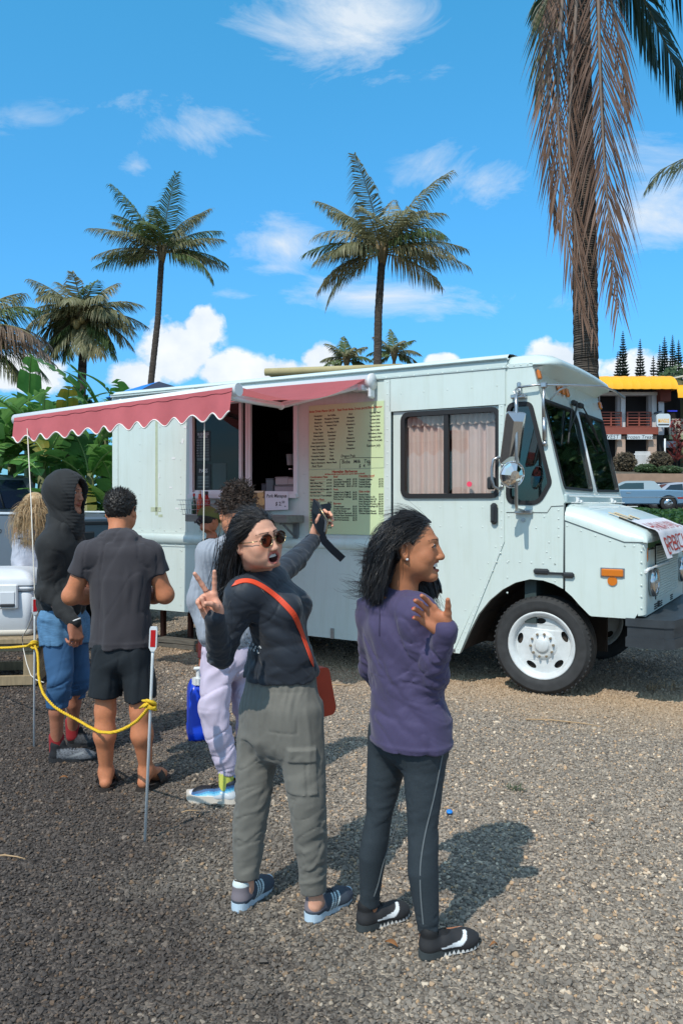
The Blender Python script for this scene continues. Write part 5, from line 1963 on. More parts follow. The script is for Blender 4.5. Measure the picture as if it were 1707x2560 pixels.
# ------------------------------------------------------------------ terrain, shops and cars beyond the truck
ASPH = mat('asphalt', (.055, .055, .057), rough=.9, var=.15, vscale=3)
m = MB()
m.grid([[(7, y, z), (60, y, z)] for (y, z) in ((27, -.05), (30, .9), (33, 1.3), (58, 1.34))], smooth=False)
o = m.build('parking_lot', ASPH, fix=False)
o['kind'] = 'structure'
m = MB()
m.grid([[(7, y, z), (80, y, z)] for (y, z) in ((54.5, 1.0), (54.6, 3.6), (60, 4.3), (140, 4.6))], smooth=False)
o = m.build('upper_terrace', mat('terrace_soil', (.10, .085, .06), rough=.95, var=.3, vscale=2), fix=False)
o['kind'] = 'structure'
def zat(py, D):
 return EYE + (HYP - py) / FPX * D
def xat(px, D):
 return (px - CXP) / FPX * D
w = MB().box((xat(1640, 54), 54.2, (zat(1184, 54) + 1.2) / 2), (22, .35, zat(1184, 54) - 1.2))
tag(w.build('retaining_wall', mat('wall_tan', S(160, 132, 112), rough=.9, var=.12, vscale=2)), 'low tan concrete retaining wall behind the parked cars', 'wall')
HEDGE = leafmat('hedge_leaf', (.035, .105, .022), (.085, .19, .04), .3, .5, 1.5)
r_ = random.Random(4)
hd = thing('hedge', 'clipped bright green hedge right of the truck hood below the blue coupe', 'hedge', (xat(1660, 17), 17, 0))
mb = MB()
for _ in range(9000):
 x, y = r_.uniform(-2.6, 3.2), r_.uniform(-2.5, 3.5)
 ztop = 1.40 + .03 * y + .10 * mnoise.noise(Vector((x * 1.3, y * 1.3, 0))) + .05 * mnoise.noise(Vector((x * 5, y * 5, 3)))
 z = ztop if y > -2.2 else r_.uniform(.0, ztop)
 z -= abs(r_.gauss(0, .05))
 u = Vector((r_.gauss(0, 1), r_.gauss(0, 1), r_.gauss(0, .7))).normalized()
 v = u.orthogonal().normalized()
 v = (v + u.cross(v) * r_.uniform(-1, 1)).normalized()
 s = r_.uniform(.05, .11)
 p = Vector((x, y, z))
 mb.add([p - u * s * .6, p + v * s * .4, p + u * s * .6, p - v * s * .4], [(0, 1, 2, 3)])
mb.build('foliage', HEDGE, hd, fix=False)
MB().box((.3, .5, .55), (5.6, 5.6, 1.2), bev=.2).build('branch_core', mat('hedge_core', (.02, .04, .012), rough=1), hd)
# --- shops
DB = 61.0
bx0, bx1 = xat(1440, DB), xat(1672, DB)
WALLW = mat('shop_white', S(206, 204, 204), rough=.7, var=.05, vscale=2)
WALLT = mat('shop_tan', S(186, 160, 142), rough=.8, var=.06, vscale=2)
RUST = mat('shop_rust_red', S(138, 72, 58), rough=.7, var=.08, vscale=3)
YEL = mat('yellow_awning', S(244, 172, 22), rough=.55, var=.04, vscale=1.5)
DKI = mat('shop_dark', (.012, .011, .012), rough=.8)
SAGE = mat('sage_wall', S(148, 156, 122), rough=.8, var=.06, vscale=2)
sh = thing('shop_building', 'two storey shop building with yellow barrel awning and rust red balcony rails', 'building', (xat(1560, DB), DB, 4.3))
ox, oz = xat(1560, DB), 4.3
X = lambda px: xat(px, DB) - ox
Z = lambda py: zat(py, DB) - oz
MB().box(((X(1430) + X(1672)) / 2, 6.2, (Z(940) - .3) / 2), (X(1672) - X(1430), 10, Z(940) + .3)).build('rear_block', DKI, sh)
for (a, b, ly, hy, mm, nm) in ((1543, 1551, 1090, 979, mat('shop_grey', S(150, 146, 146), rough=.8), 'pilaster'), (1552, 1564, 1090, 979, WALLW, 'column'), (1621, 1630, 1090, 979, mat('shop_grey'), 'pilaster'), (1630, 1642, 1090, 979, WALLW, 'column'),
        (1480, 1500, 1090, 979, WALLW, 'column'), (1543, 1564, 1170, 1085, WALLT, 'column'), (1621, 1642, 1170, 1085, WALLT, 'column'), (1470, 1490, 1170, 1085, WALLT, 'column')):
 MB().box(((X(a) + X(b)) / 2, .35, (Z(ly) + Z(hy)) / 2), (X(b) - X(a), .5, Z(hy) - Z(ly)), bev=.03).build(nm, mm, sh)
MB().box(((X(1440) + X(1642)) / 2, .30, (Z(1086) + Z(1068)) / 2), (X(1642) - X(1440), .9, Z(1068) - Z(1086))).build('fascia', RUST, sh)
MB().box(((X(1440) + X(1642)) / 2, .30, (Z(990) + Z(978)) / 2), (X(1642) - X(1440), .6, Z(979) - Z(987))).build('header', WALLW, sh)
edges = [1440, 1466, 1490, 1516, 1540, 1553 + 9, 1582, 1608, 1634, 1658, 1674]
for i in range(len(edges) - 1):
 P = []
 for k in range(9):
  a = R(90 * k / 8)
  yy = .9 - 2.4 * math.sin(a)
  zz = Z(979) + (Z(937) - Z(979)) * math.cos(a)
  row = []
  for j in range(5):
   x = X(edges[i]) + (X(edges[i + 1]) - X(edges[i])) * j / 4
   sg_ = .022 * math.sin(math.pi * j / 4)
   end = 0
   row.append((x - .25 * (1 - math.cos(a)) * 0, yy + sg_ * .6, zz - sg_))
  P.append(row)
 MB().grid(P).build('awning_panel', YEL, sh, fix=False)
MB().add([(X(1674), .9, Z(979)), (X(1674), .9, Z(937)), (X(1674), -1.5, Z(979))], [(0, 1, 2)]).build('awning_end', YEL, sh, fix=False)
MB().box(((X(1642) + X(1668)) / 2, .2, Z(990)), (X(1668) - X(1642), 1.6, .9)).build('soffit', mat('soffit_red', S(96, 40, 26), rough=.8), sh)
for (a, b) in ((1500, 1550), (1566, 1624)):
 rl_ = MB()
 for py in (1031, 1038, 1045, 1052, 1059, 1066):
  rl_.box(((X(a) + X(b)) / 2, -.10, Z(py)), (X(b) - X(a), .06, .07))
 for px in (a, (a + b) / 2, b):
  rl_.box((X(px), -.10, (Z(1030) + Z(1067)) / 2), (.10, .10, Z(1030) - Z(1067)))
 rl_.build('railing', RUST, sh)
for (a, b, s, sz) in ((1500, 1548, 'WEST', .42), (1564, 1627, 'Frozen Treats', .38)):
 q = MB().box(((X(a) + X(b)) / 2, -.22, (Z(1087) + Z(1099)) / 2), (X(b) - X(a), .12, Z(1087) - Z(1099))).build('shop_sign', mat('sign_white', S(206, 214, 218), rough=.5), sh)
 text(s, sz, q, Matrix.Translation(((X(a) + X(b)) / 2, -.285, Z(1097.5))) @ Matrix.Rotation(R(90), 4, 'X'), mat('black_ink'), 'CENTER', .15)
sb = MB()
sb.prism(rrect(X(1624), Z(1072), X(1657), Z(1039), .2), lambda a, b, t: (a, t, b), -1.3, -1.1)
hs = sb.build('hanging_sign', mat('sign_white'), sh)
MB().box((X(1636), -.5, Z(1033)), (.1, 1.4, .1)).build('sign_bracket', mat('seat_vinyl'), hs)
text('MANGOS', .42, hs, Matrix.Translation((X(1640.5), -1.305, Z(1061))) @ Matrix.Rotation(R(90), 4, 'X'), mat('sign_yellow', S(244, 180, 30), rough=.5), 'CENTER', bold=.012, sx=.45)
MB().box((X(1640.5), -1.303, Z(1066)), (.8, .006, .10)).build('sign_line', mat('menu_black'), hs)
MB().box((X(1649), -.2, (Z(1003) + Z(1088)) / 2), (X(1656) - X(1643), .12, Z(1003) - Z(1088))).build('white_board', mat('shop_grey2', S(176, 174, 178), rough=.7), sh)
s2 = thing('sage_building', 'sage green building wing with small yellow awning at the right edge', 'building', (xat(1720, DB + 3), DB + 3, 4.3))
X2 = lambda px: xat(px, DB + 3) - xat(1720, DB + 3)
Z2 = lambda py: zat(py, DB + 3) - 4.3
MB().box(((X2(1668) + X2(1790)) / 2, 5, Z2(950) / 2), (X2(1790) - X2(1668), 8, Z2(950))).build('dark_recess', DKI, s2)
m = MB()
m.prism([(X2(1640), Z2(941)), (X2(1712), Z2(956)), (X2(1712), Z2(968)), (X2(1660), Z2(964)), (X2(1640), Z2(950))], lambda a, b, t: (a, t, b), -.3, .9)
m.build('gable', SAGE, s2)
MB().box(((X2(1640) + X2(1712)) / 2, .1, (Z2(940) + Z2(955)) / 2), (X2(1712) - X2(1640), 1.6, .12), Matrix.Rotation(math.atan2(Z2(956) - Z2(941), X2(1712) - X2(1640)), 3, 'Y') @ Matrix.Identity(3)).build('eave', mat('eave_cream', S(196, 196, 178), rough=.7), s2)
MB().box((X2(1716), -.2, Z2(955) / 2), (X2(1730) - X2(1702), .8, Z2(955))).build('corner_wall', SAGE, s2)
P = []
for k in range(7):
 a = R(90 * k / 6)
 P.append([(X2(px), -.3 - 1.8 * math.sin(a), Z2(1003) + (Z2(965) - Z2(1003)) * math.cos(a)) for px in (1666 + (1 - math.sin(a)) * 8, 1680, 1690, 1704)])
MB().grid(P).build('small_awning', YEL, s2, fix=False)
m = MB()
for px in (1668, 1675, 1683, 1691, 1699):
 m.box((X2(px), -.35, (Z2(1048) + Z2(1092)) / 2), (.12, .12, Z2(1048) - Z2(1092)))
for k in range(7):
 m.box(((X2(1668) + X2(1700)) / 2, -.35, Z2(1050 + 6 * k)), (X2(1700) - X2(1668), .08, .08))
m.build('balcony_railing', mat('rail_cream', S(186, 174, 160), rough=.7), s2)
MB().box(((X2(1664) + X2(1702)) / 2, -.1, Z2(1094)), (X2(1702) - X2(1664), 1.0, .35)).build('balcony_slab', SAGE, s2)
MB().box(((X2(1662) + X2(1686)) / 2, -.4, Z2(1029)), (X2(1686) - X2(1662), .08, .10)).build('blue_tube', mat('blue_tube', (.03, .05, .7), rough=.4), s2)
MB().box(((X2(1645) + X2(1681)) / 2, -.5, (Z2(1104) + Z2(1120)) / 2), (X2(1681) - X2(1645), .08, Z2(1104) - Z2(1120))).build('notice_board', mat('notice_grey', S(150, 156, 166), rough=.6, var=.3, vscale=5), s2)
fn_ = thing('picket_fence', 'short white picket fence between two round bushes below the shops', 'fence', (xat(1605, 58), 58, 4.1))
fx = lambda px: xat(px, 58) - xat(1605, 58)
pk = None
for k in range(13):
 px = 1588 + 2.9 * k
 if pk is None:
  pk = MB().box((0, 0, .62), (.055, .03, 1.25)).build('picket', mat('fence_white', (.78, .78, .77), rough=.6), fn_, (fx(px), 0, 0))
 else:
  share(pk, fn_, (fx(px), 0, 0))
for z in (.35, 1.05):
 MB().box((fx(1605), .03, z), (1.2, .03, .07)).build('rail', mat('fence_white'), fn_)
BROWNB = leafmat('bush_brown_leaf', (.065, .05, .03), (.17, .13, .075), .25, .6, 1.2)
for i, (px0, px1, py0, py1, D, mm, lab) in enumerate(((1534, 1590, 1130, 1184, 57, BROWNB, 'round clipped brown leaved bush left of the white picket fence'), (1619, 1680, 1130, 1180, 57, BROWNB, 'round clipped brown leaved bush right of the white picket fence'),
              (1588, 1640, 1160, 1184, 56, TREE_G, 'low green bush in front of the white picket fence'), (1640, 1705, 1165, 1186, 55.5, TREE_G, 'low green bush in front of the right brown bush'))):
 c = at((px0 + px1) / 2, (py0 + py1) / 2, D)
 o = thing('bush', lab, 'bush', (c.x, D, c.z - .6), 0, 'bushes below the shops')
 rad = (px1 - px0) / 2 / FPX * D
 mb = MB()
 leaf_cloud(mb, (0, 0, .6), rad, 1500, .13, random.Random(i), (py1 - py0) / (px1 - px0), .7)
 mb.build('foliage', mm, o, fix=False)
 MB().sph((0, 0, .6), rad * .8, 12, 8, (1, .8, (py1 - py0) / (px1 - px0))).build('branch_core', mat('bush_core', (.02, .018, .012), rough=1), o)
o = thing('ti_plant', 'dark red leaved ti plant at the right edge below the balcony', 'plant', (xat(1690, 57), 57, 4.2))
mb = MB()
r_ = random.Random(8)
for k in range(150):
 z = r_.uniform(.2, 3.2)
 a = r_.uniform(0, 6.28)
 d = Vector((math.cos(a), math.sin(a), r_.uniform(.2, 1)))
 s = Vector((-d.y, d.x, 0)) * .09
 p = Vector((r_.uniform(-.3, .3), r_.uniform(-.3, .3), z))
 l = r_.uniform(.4, .8) * (1.2 - z / 4)
 mb.add([p, p + d * l * .5 + s, p + d * l, p + d * l * .5 - s], [(0, 1, 2, 3)])
mb.build('foliage', leafmat('ti_red', (.16, .02, .02), (.36, .10, .09), .3), o, fix=False)
MB().tube([(0, 0, -.2), (0, 0, 2.8)], .07, 6).build('stem', PBARK, o)
o = MB().tube([(0, 0, 0), (0, 0, 2.0)], .06, 8).build('white_post', mat('fence_white'), None, (xat(1661, 57.5), 57.5, 4.2))
tag(o, 'thin white post standing below the balcony beside the red plant', 'post')
# --- cars
TYR2 = mat('car_tyre', (.02, .02, .021), rough=.8)
CARG = glass('car_glass', (.10, .13, .15), .10)
def car(name, label, col, x, y, z, hdg, L=4.6, W=1.8, H=1.42, hood=.98, kind='sedan', group='cars parked below the shops', trim=False):
 o = thing(name, label, 'car', (x, y, z), hdg, group)
 pm = mat('car_' + label.split()[0] + '_' + label.split()[1], col, rough=.3, coat=.5, metal=.2)
 h2 = L / 2
 bl = .46 * H + .22
 prof = [(-h2, .34), (-h2 - .03, .55), (-h2 + .02, bl - .02), (-h2 + .12, bl + .06), (-h2 + 1.0, bl + .10), (h2 - 1.35, bl + .10), (h2 - .25, hood - .15), (h2, hood - .32), (h2 + .04, .55), (h2 - .02, .32)]
 if kind == 'suv':
  prof = [(-h2, .36), (-h2 - .03, .6), (-h2 + .02, bl + .12), (-h2 + .6, bl + .16), (h2 - 1.2, bl + .14), (h2 - .2, bl - .02), (h2, bl - .2), (h2 + .03, .55), (h2, .36)]
 wx = (-h2 + .98, h2 - .92)
 bot = []
 for cx in (wx[1], wx[0]):
  bot += [(cx + .38 * math.cos(R(a)), .30 + .38 * math.sin(R(a))) for a in range(0, 181, 20)]
 poly = prof + bot
 m = MB()
 ys = [(-W / 2 + .10, .10), (-W / 2, 0.0), (W / 2, 0.0), (W / 2 - .10, .10)]
 ins = inset(poly, .045)
 m.prism(poly, lambda a, b, t: (a, t, b), -W / 2 + .05, W / 2 - .05)
 for sg in (-1, 1):
  n = len(poly)
  vs = [(p[0], sg * (W / 2 - .05), p[1]) for p in poly] + [(p[0], sg * W / 2, p[1]) for p in ins]
  m.add(vs, [(i, (i + 1) % n, n + (i + 1) % n, n + i) for i in range(n)])
  tr = tessellate_polygon([[Vector((p[0], p[1], 0)) for p in ins]])
  m.add([(p[0], sg * W / 2, p[1]) for p in ins], [tuple(t) for t in tr])
 body = m.build('body', pm, o)
 if kind == 'coupe':
  g0 = [(-h2 + 1.18, bl + .09), (-h2 + 1.55, H - .03), (-h2 + 1.75, H), (-h2 + 2.75, H), (-h2 + 2.95, H - .04), (h2 - 1.30, bl + .09)]
 elif kind == 'suv':
  g0 = [(-h2 + .15, bl + .14), (-h2 + .40, H - .06), (-h2 + .7, H), (-h2 + 2.6, H), (-h2 + 2.95, H - .05), (h2 - 1.1, bl + .12)]
 else:
  g0 = [(-h2 + .55, bl + .09), (-h2 + 1.35, H - .04), (-h2 + 1.7, H), (-h2 + 2.5, H), (-h2 + 2.9, H - .05), (h2 - 1.05, bl + .09)]
 zb = bl + .09
 wy = lambda z: (W / 2 - .10) - .20 * (z - zb) / (H - zb)
 m = MB()
 n = len(g0)
 vs = [(a, -wy(b), b) for a, b in g0] + [(a, wy(b), b) for a, b in g0]
 fs = [tuple(range(n)), tuple(range(n, 2 * n))[::-1]] + [(i, (i + 1) % n, n + (i + 1) % n, n + i) for i in range(n)]
 m.add(vs, fs)
 cabn = m.build('cabin', pm if not trim else mat('car_vinyl', S(128, 150, 162), rough=.6), o)
 gi = inset(g0, .07)
 split = -h2 + (1.72 if kind == 'coupe' else 2.15)
 for sg in (-1, 1):
  if kind == 'coupe':
   wins = [[(-h2 + 2.02, zb + .05), (-h2 + 2.02, H - .09), (-h2 + 2.82, H - .10), (h2 - 1.62, zb + .05)]]
  else:
   lo = zb + .05
   wins = [[(gi[0][0] + .1, lo), (gi[1][0] + .05, gi[1][1]), (split - .04, H - .08), (split - .04, lo)], [(split + .04, lo), (split + .04, H - .08), (gi[4][0] - .05, gi[4][1] - .02), (gi[5][0] - .25, lo)]]
  for q in wins:
   MB().add([(a, sg * (wy(b) + .004), b) for a, b in q], [tuple(range(len(q)))]).build('side_window', mat('car_window', (.015, .02, .025), rough=.06, spec=.8), cabn, fix=False)
 for (i, j, dx) in ((0, 1, -.006), (4, 5, .006)):
  a, b = Vector(g0[i]), Vector(g0[j])
  p0, p1 = a.lerp(b, .10), a.lerp(b, .90)
  MB().add([(p0.x + dx, -wy(p0.y) + .08, p0.y + .004), (p0.x + dx, wy(p0.y) - .08, p0.y + .004), (p1.x + dx, wy(p1.y) - .08, p1.y + .004), (p1.x + dx, -wy(p1.y) + .08, p1.y + .004)], [(0, 1, 2, 3)]).build('windscreen', mat('car_window'), cabn, fix=False)
 for cx in wx:
  for sg in (-1, 1):
   wl_ = MB().lathe([(.20, .02), (.31, 0), (.335, .03), (.335, .17), (.31, .20), (.2, .2)], 24, (0, -.10, 0), 'Y').build('wheel', TYR2, o, (cx, sg * (W / 2 - .12), .335))
   MB().lathe([(.0001, -.115), (.06, -.125), (.10, -.10), (.185, -.105), (.205, -.085), (.205, .085), (.185, .105), (.06, .125), (.0001, .115)], 20, (0, 0, 0), 'Y').build('hubcap', CHROME if trim else STEEL, wl_)
 for sg in (-1, 1):
  MB().box((-h2 - .012, sg * (W / 2 - .36), bl - .10), (.05, .5, .16), bev=.02).build('tail_light', mat('tail_red', (.32, .012, .012), rough=.25), body)
  MB().box((h2 + .0, sg * (W / 2 - .3), hood - .42), (.06, .4, .13), bev=.02).build('headlight', mat('lamp_lens'), body)
  MB().box((.2, sg * (W / 2 + .004), bl - .03), (.2, .02, .035)).build('door_handle', CHROME, body)
  if trim:
   MB().box((-h2 + .45, sg * (W / 2 + .003), .58), (.30, .014, .06)).build('marker_lamp', mat('tail_red'), body)
   MB().box((-.2, sg * (W / 2 + .002), .62), (L - .4, .012, .025)).build('side_trim', CHROME, body)
 for xx in (-h2 - .05, h2 + .06):
  MB().box((xx, 0, .50), (.10, W - .06, .13), bev=.03).build('bumper', CHROME if trim else pm, o)
 m = MB()
 m.box((0, 0, .5), (L - .5, W - .35, .35))
 m.build('underbody', DARK, o)
 return o
car('blue_coupe', 'light blue two door coupe with a pale vinyl roof parked beyond the hedge', S(106, 142, 170), xat(1578, 38.5), 38.5, 1.31, math.pi - R(16), L=5.0, W=1.85, H=1.38, hood=.98, kind='coupe', trim=True)
car('parked_car', 'dark blue car half hidden behind the truck cab by the retaining wall', S(30, 56, 100), xat(1560, 50), 50, 1.33, R(8), L=4.5, H=1.50)
car('parked_car', 'white car roof seen behind the pale roof of the blue coupe', S(214, 218, 224), xat(1622, 47), 47, 1.33, R(5), L=4.5, H=1.42)
car('parked_car', 'silver car with mirror showing, right behind the trunk of the blue coupe', S(168, 174, 186), xat(1690, 44.5), 44.5, 1.32, math.pi - R(5), L=4.6, H=1.46)
car('parked_car', 'black estate car against the retaining wall at the right edge', S(30, 34, 44), xat(1690, 51), 51, 1.33, R(4), L=4.7, H=1.62, kind='suv')
# --- left: pickup, behind the truck: blue canopy and a flat beige roof
pk_ = thing('pickup_truck', 'grey pickup truck with red off road decal and tail lights behind the queue', 'pickup truck', (-3.26, 10.37, 0), math.atan2(.58, -.815))
pk_.scale = (1.04, 1.0, 1.04)
PG = mat('pickup_grey', S(112, 124, 136), rough=.35, metal=.35, coat=.4, var=.03)
PGL = mat('pickup_glass', (.012, .022, .045), rough=.06, spec=.9)
def bx2(m, x0, x1, y0, y1, z0, z1, bev=.03):
 m.box(((x0 + x1) / 2, (y0 + y1) / 2, (z0 + z1) / 2), (x1 - x0, y1 - y0, z1 - z0), bev=bev)
 return m
bx2(MB(), .0, .07, -.78, .78, .78, 1.40).build('tailgate', PG, pk_)
tg = bpy.data.objects['tailgate']
bx2(MB(), -.02, .0, -.70, .70, 1.30, 1.345, .008).build('tailgate_spoiler', mat('pickup_dark_trim', (.03, .033, .038), rough=.5), tg)
bx2(MB(), -.025, .0, -.16, .16, 1.12, 1.22, .012).build('tailgate_handle', mat('pickup_dark_trim'), tg)
for sg in (-1, 1):
 b = MB()
 b.prism([(-.05, .62), (-.05, 1.05), (.0, 1.42), (2.0, 1.44), (2.0, .62), (1.62, .62)] + [(1.12 + .5 * math.cos(R(a)), .56 + .5 * math.sin(R(a))) for a in range(7, 180, 17)] + [(.60, .62)], lambda a, b_, t: (a, t, b_), sg * .80, sg * .98)
 bd = b.build('bed_side', PG, pk_)
 bx2(MB(), -.06, .02, sg * .90 - .085, sg * .90 + .085, .93, 1.30, .03).build('tail_light', mat('tail_red'), bd)
 bx2(MB(), -.066, -.01, sg * .90 - .05, sg * .90 + .05, 1.08, 1.17, .02).build('reverse_lens', mat('lamp_white', (.6, .6, .6), rough=.2), bd)
 bx2(MB(), -.02, 2.0, sg * .90 - .06, sg * .90 + .06, 1.435, 1.462, .01).build('bed_rail', mat('rail_light', S(196, 204, 210), rough=.4), bd)
 for cx in (1.12, 4.25):
  wl_ = MB().lathe([(.22, .02), (.36, 0), (.39, .03), (.39, .22), (.36, .25), (.22, .25)], 24, (0, -.125, 0), 'Y').build('wheel', TYR2, pk_, (cx, sg * .82, .39))
  MB().lathe([(.0001, -.13), (.10, -.135), (.22, -.11), (.23, .11), (.10, .135), (.0001, .13)], 20, (0, 0, 0), 'Y').build('rim', STEEL, wl_)
MB().box((1.0, 0, .80), (2.0, 1.62, .06)).build('bed_floor', mat('pickup_dark_trim'), pk_)
b = MB()
b.prism([(2.02, .5), (2.02, 1.44), (2.10, 1.46), (2.28, 1.93), (2.45, 1.98), (3.2, 1.98), (3.45, 1.93), (4.1, 1.42), (5.1, 1.30), (5.4, 1.15), (5.42, .5)], lambda a, b_, t: (a, t * (1 - .16 * max(0, (b_ - 1.44)) / .54), b_), -.98, .98)
cbn = b.build('cab', PG, pk_)
rw = MB()
pr = lambda y, t: (2.105 + .165 * t - .012, y * (1 - .13 * t), 1.50 + .40 * t)
rw.add([pr(-.80, 0), pr(.80, 0), pr(.80, 1), pr(-.80, 1)], [(0, 1, 2, 3)])
rwo = rw.build('rear_window', PGL, cbn, fix=False)
for y in (-.27, .27):
 MB().tube([Vector(pr(y, 0)) + Vector((-.01, 0, 0)), Vector(pr(y, 1)) + Vector((-.01, 0, 0))], .012, 6).build('window_bar', mat('pickup_dark_trim'), rwo)
bx2(MB(), 2.30, 2.40, -.20, .20, 1.945, 1.985, .012).build('high_brake_light', mat('tail_red'), cbn)
for sg in (-1, 1):
 w_ = MB()
 yy = lambda z: sg * (.985 * (1 - .16 * max(0, (z - 1.44)) / .54) + .004)
 w_.add([(x, yy(z), z) for (x, z) in ((2.30, 1.50), (2.44, 1.90), (3.15, 1.90), (3.15, 1.50))], [(0, 1, 2, 3)])
 w_.build('side_window', PGL, cbn, fix=False)
 w_ = MB()
 w_.add([(x, yy(z), z) for (x, z) in ((3.22, 1.50), (3.22, 1.90), (3.42, 1.88), (3.9, 1.50))], [(0, 1, 2, 3)])
 w_.build('side_window', PGL, cbn, fix=False)
bx2(MB(), -.22, -.02, -.95, .95, .52, .72, .05).build('rear_bumper', mat('pickup_dark_trim'), pk_)
DEC = mat('decal_red', S(200, 40, 44), rough=.5)
bs = [c for c in pk_.children if c.name.startswith('bed_side')][1]
MDEC = Matrix.Translation((.72, .983, 1.30)) @ Matrix.Rotation(R(180), 4, 'Z') @ Matrix.Rotation(R(90), 4, 'X')
text('4X4', .15, bs, MDEC @ Matrix.Translation((.18, 0, 0)), DEC, 'LEFT', .25, name='decal', bold=.004)
text('TRD', .11, bs, MDEC @ Matrix.Translation((-.10, 0.01, 0)), mat('menu_black'), 'LEFT', .25, name='decal', bold=.003)
text('OFF ROAD', .065, bs, MDEC @ Matrix.Translation((.18, -.075, 0)), mat('menu_black'), 'LEFT', .2, name='decal', bold=.002)
cn = thing('patio_umbrella', 'blue and navy patio umbrella top showing over the truck roof at the rear', 'umbrella', (at(398, 960, 12.6).x, 12.6, 0))
az_ = at(398, 954, 12.6).z
for k in range(8):
 a0, a1 = 2 * math.pi * (k - .3) / 8, 2 * math.pi * (k + .7) / 8
 rows = [[((.82 * t) * math.cos(a), (.82 * t) * math.sin(a), az_ - .30 * t ** 1.15) for a in (a0, a1)] for t in (.02, .3, .6, 1.0)]
 MB().grid(rows, smooth=False).build('panel', mat('canopy_blue', S(20, 120, 210), rough=.6) if k in (3, 4, 5, 1) else mat('canopy_navy', S(36, 44, 66), rough=.7), cn, fix=False)
MB().tube([(0, 0, 0), (0, 0, az_)], .02, 8).build('pole', STEEL, cn)
fb = thing('beige_building', 'flat beige roofed building just visible above the truck roof', 'building', (at(840, 930, 15).x, 15, 0), R(-12))
zt_ = at(700, 916, 15).z
MB().box((0, 1.5, zt_ / 2 - .1), (2.6, 3.0, zt_ - .2)).build('wall', mat('beige_wall', S(186, 176, 140), rough=.8, var=.08, vscale=3), fb)
m = MB()
m.tube([(-1.35, 0, zt_ - .06), (1.2, 0, zt_ - .06)], .07, 10)
m.box((-.05, 1.6, zt_ - .05), (2.6, 3.2, .12), bev=.03)
m.build('roof', mat('beige_roof', S(176, 164, 122), rough=.8, var=.1, vscale=4), fb)
# ------------------------------------------------------------------ people
def nv(v):
 v = np.array(v, float)
 return v / np.linalg.norm(v)
def frame(f, u):
 """rows: right, forward, up"""
 f = nv(f)
 u = np.array(u, float)
 u = nv(u - f * (u @ f))
 return np.array([np.cross(f, u), f, u])
SKINM = lambda: mat('skin', (.5, .35, .28), rough=.48, spec=.4, attr='Col', var=.05, vscale=60, bump=.15, bscale=260, bdist=.0008, sss=.12)
def tri_sample(F, P):
 q = (P - F.lo) / F.h
 i = np.clip(np.floor(q).astype(int), 0, F.n - 2)
 f = q - i
 o = 0
 for a in (0, 1):
  for b in (0, 1):
   for c in (0, 1):
    w = (f[:, 0] if a else 1 - f[:, 0]) * (f[:, 1] if b else 1 - f[:, 1]) * (f[:, 2] if c else 1 - f[:, 2])
    o = o + w * F.d[i[:, 0] + a, i[:, 1] + b, i[:, 2] + c]
 return o
def onto(F, px, py, D0, D1):
 """where the surface of a body lies along one line of sight; point and outward normal"""
 Ds = np.linspace(D0, D1, 300)
 P = np.stack([(px - CXP) / FPX * Ds, Ds, EYE + (HYP - py) / FPX * Ds], 1)
 d = tri_sample(F, P)
 k = np.nonzero(d < 0)[0]
 k = k[0] if len(k) else int(np.argmin(d))
 p = P[k]
 e = .004
 g = np.array([tri_sample(F, (p + e * np.eye(3)[j])[None])[0] - tri_sample(F, (p - e * np.eye(3)[j])[None])[0] for j in range(3)])
 return p, nv(g + 1e-9)
class Mesher:
 """pools several shapes into one body mesh"""
 def __init__(s):
  s.V, s.F, s.C, s.n = [], [], [], 0
 def add(s, V, F, C):
  s.V.append(V)
  s.F.append(F + s.n)
  c = np.empty((len(V), 3))
  c[:] = C
  s.C.append(c)
  s.n += len(V)
 def build(s, name, m, parent, origin):
  return mesh_obj(name, np.concatenate(s.V), np.concatenate(s.F), m, parent, np.concatenate(s.C), origin)
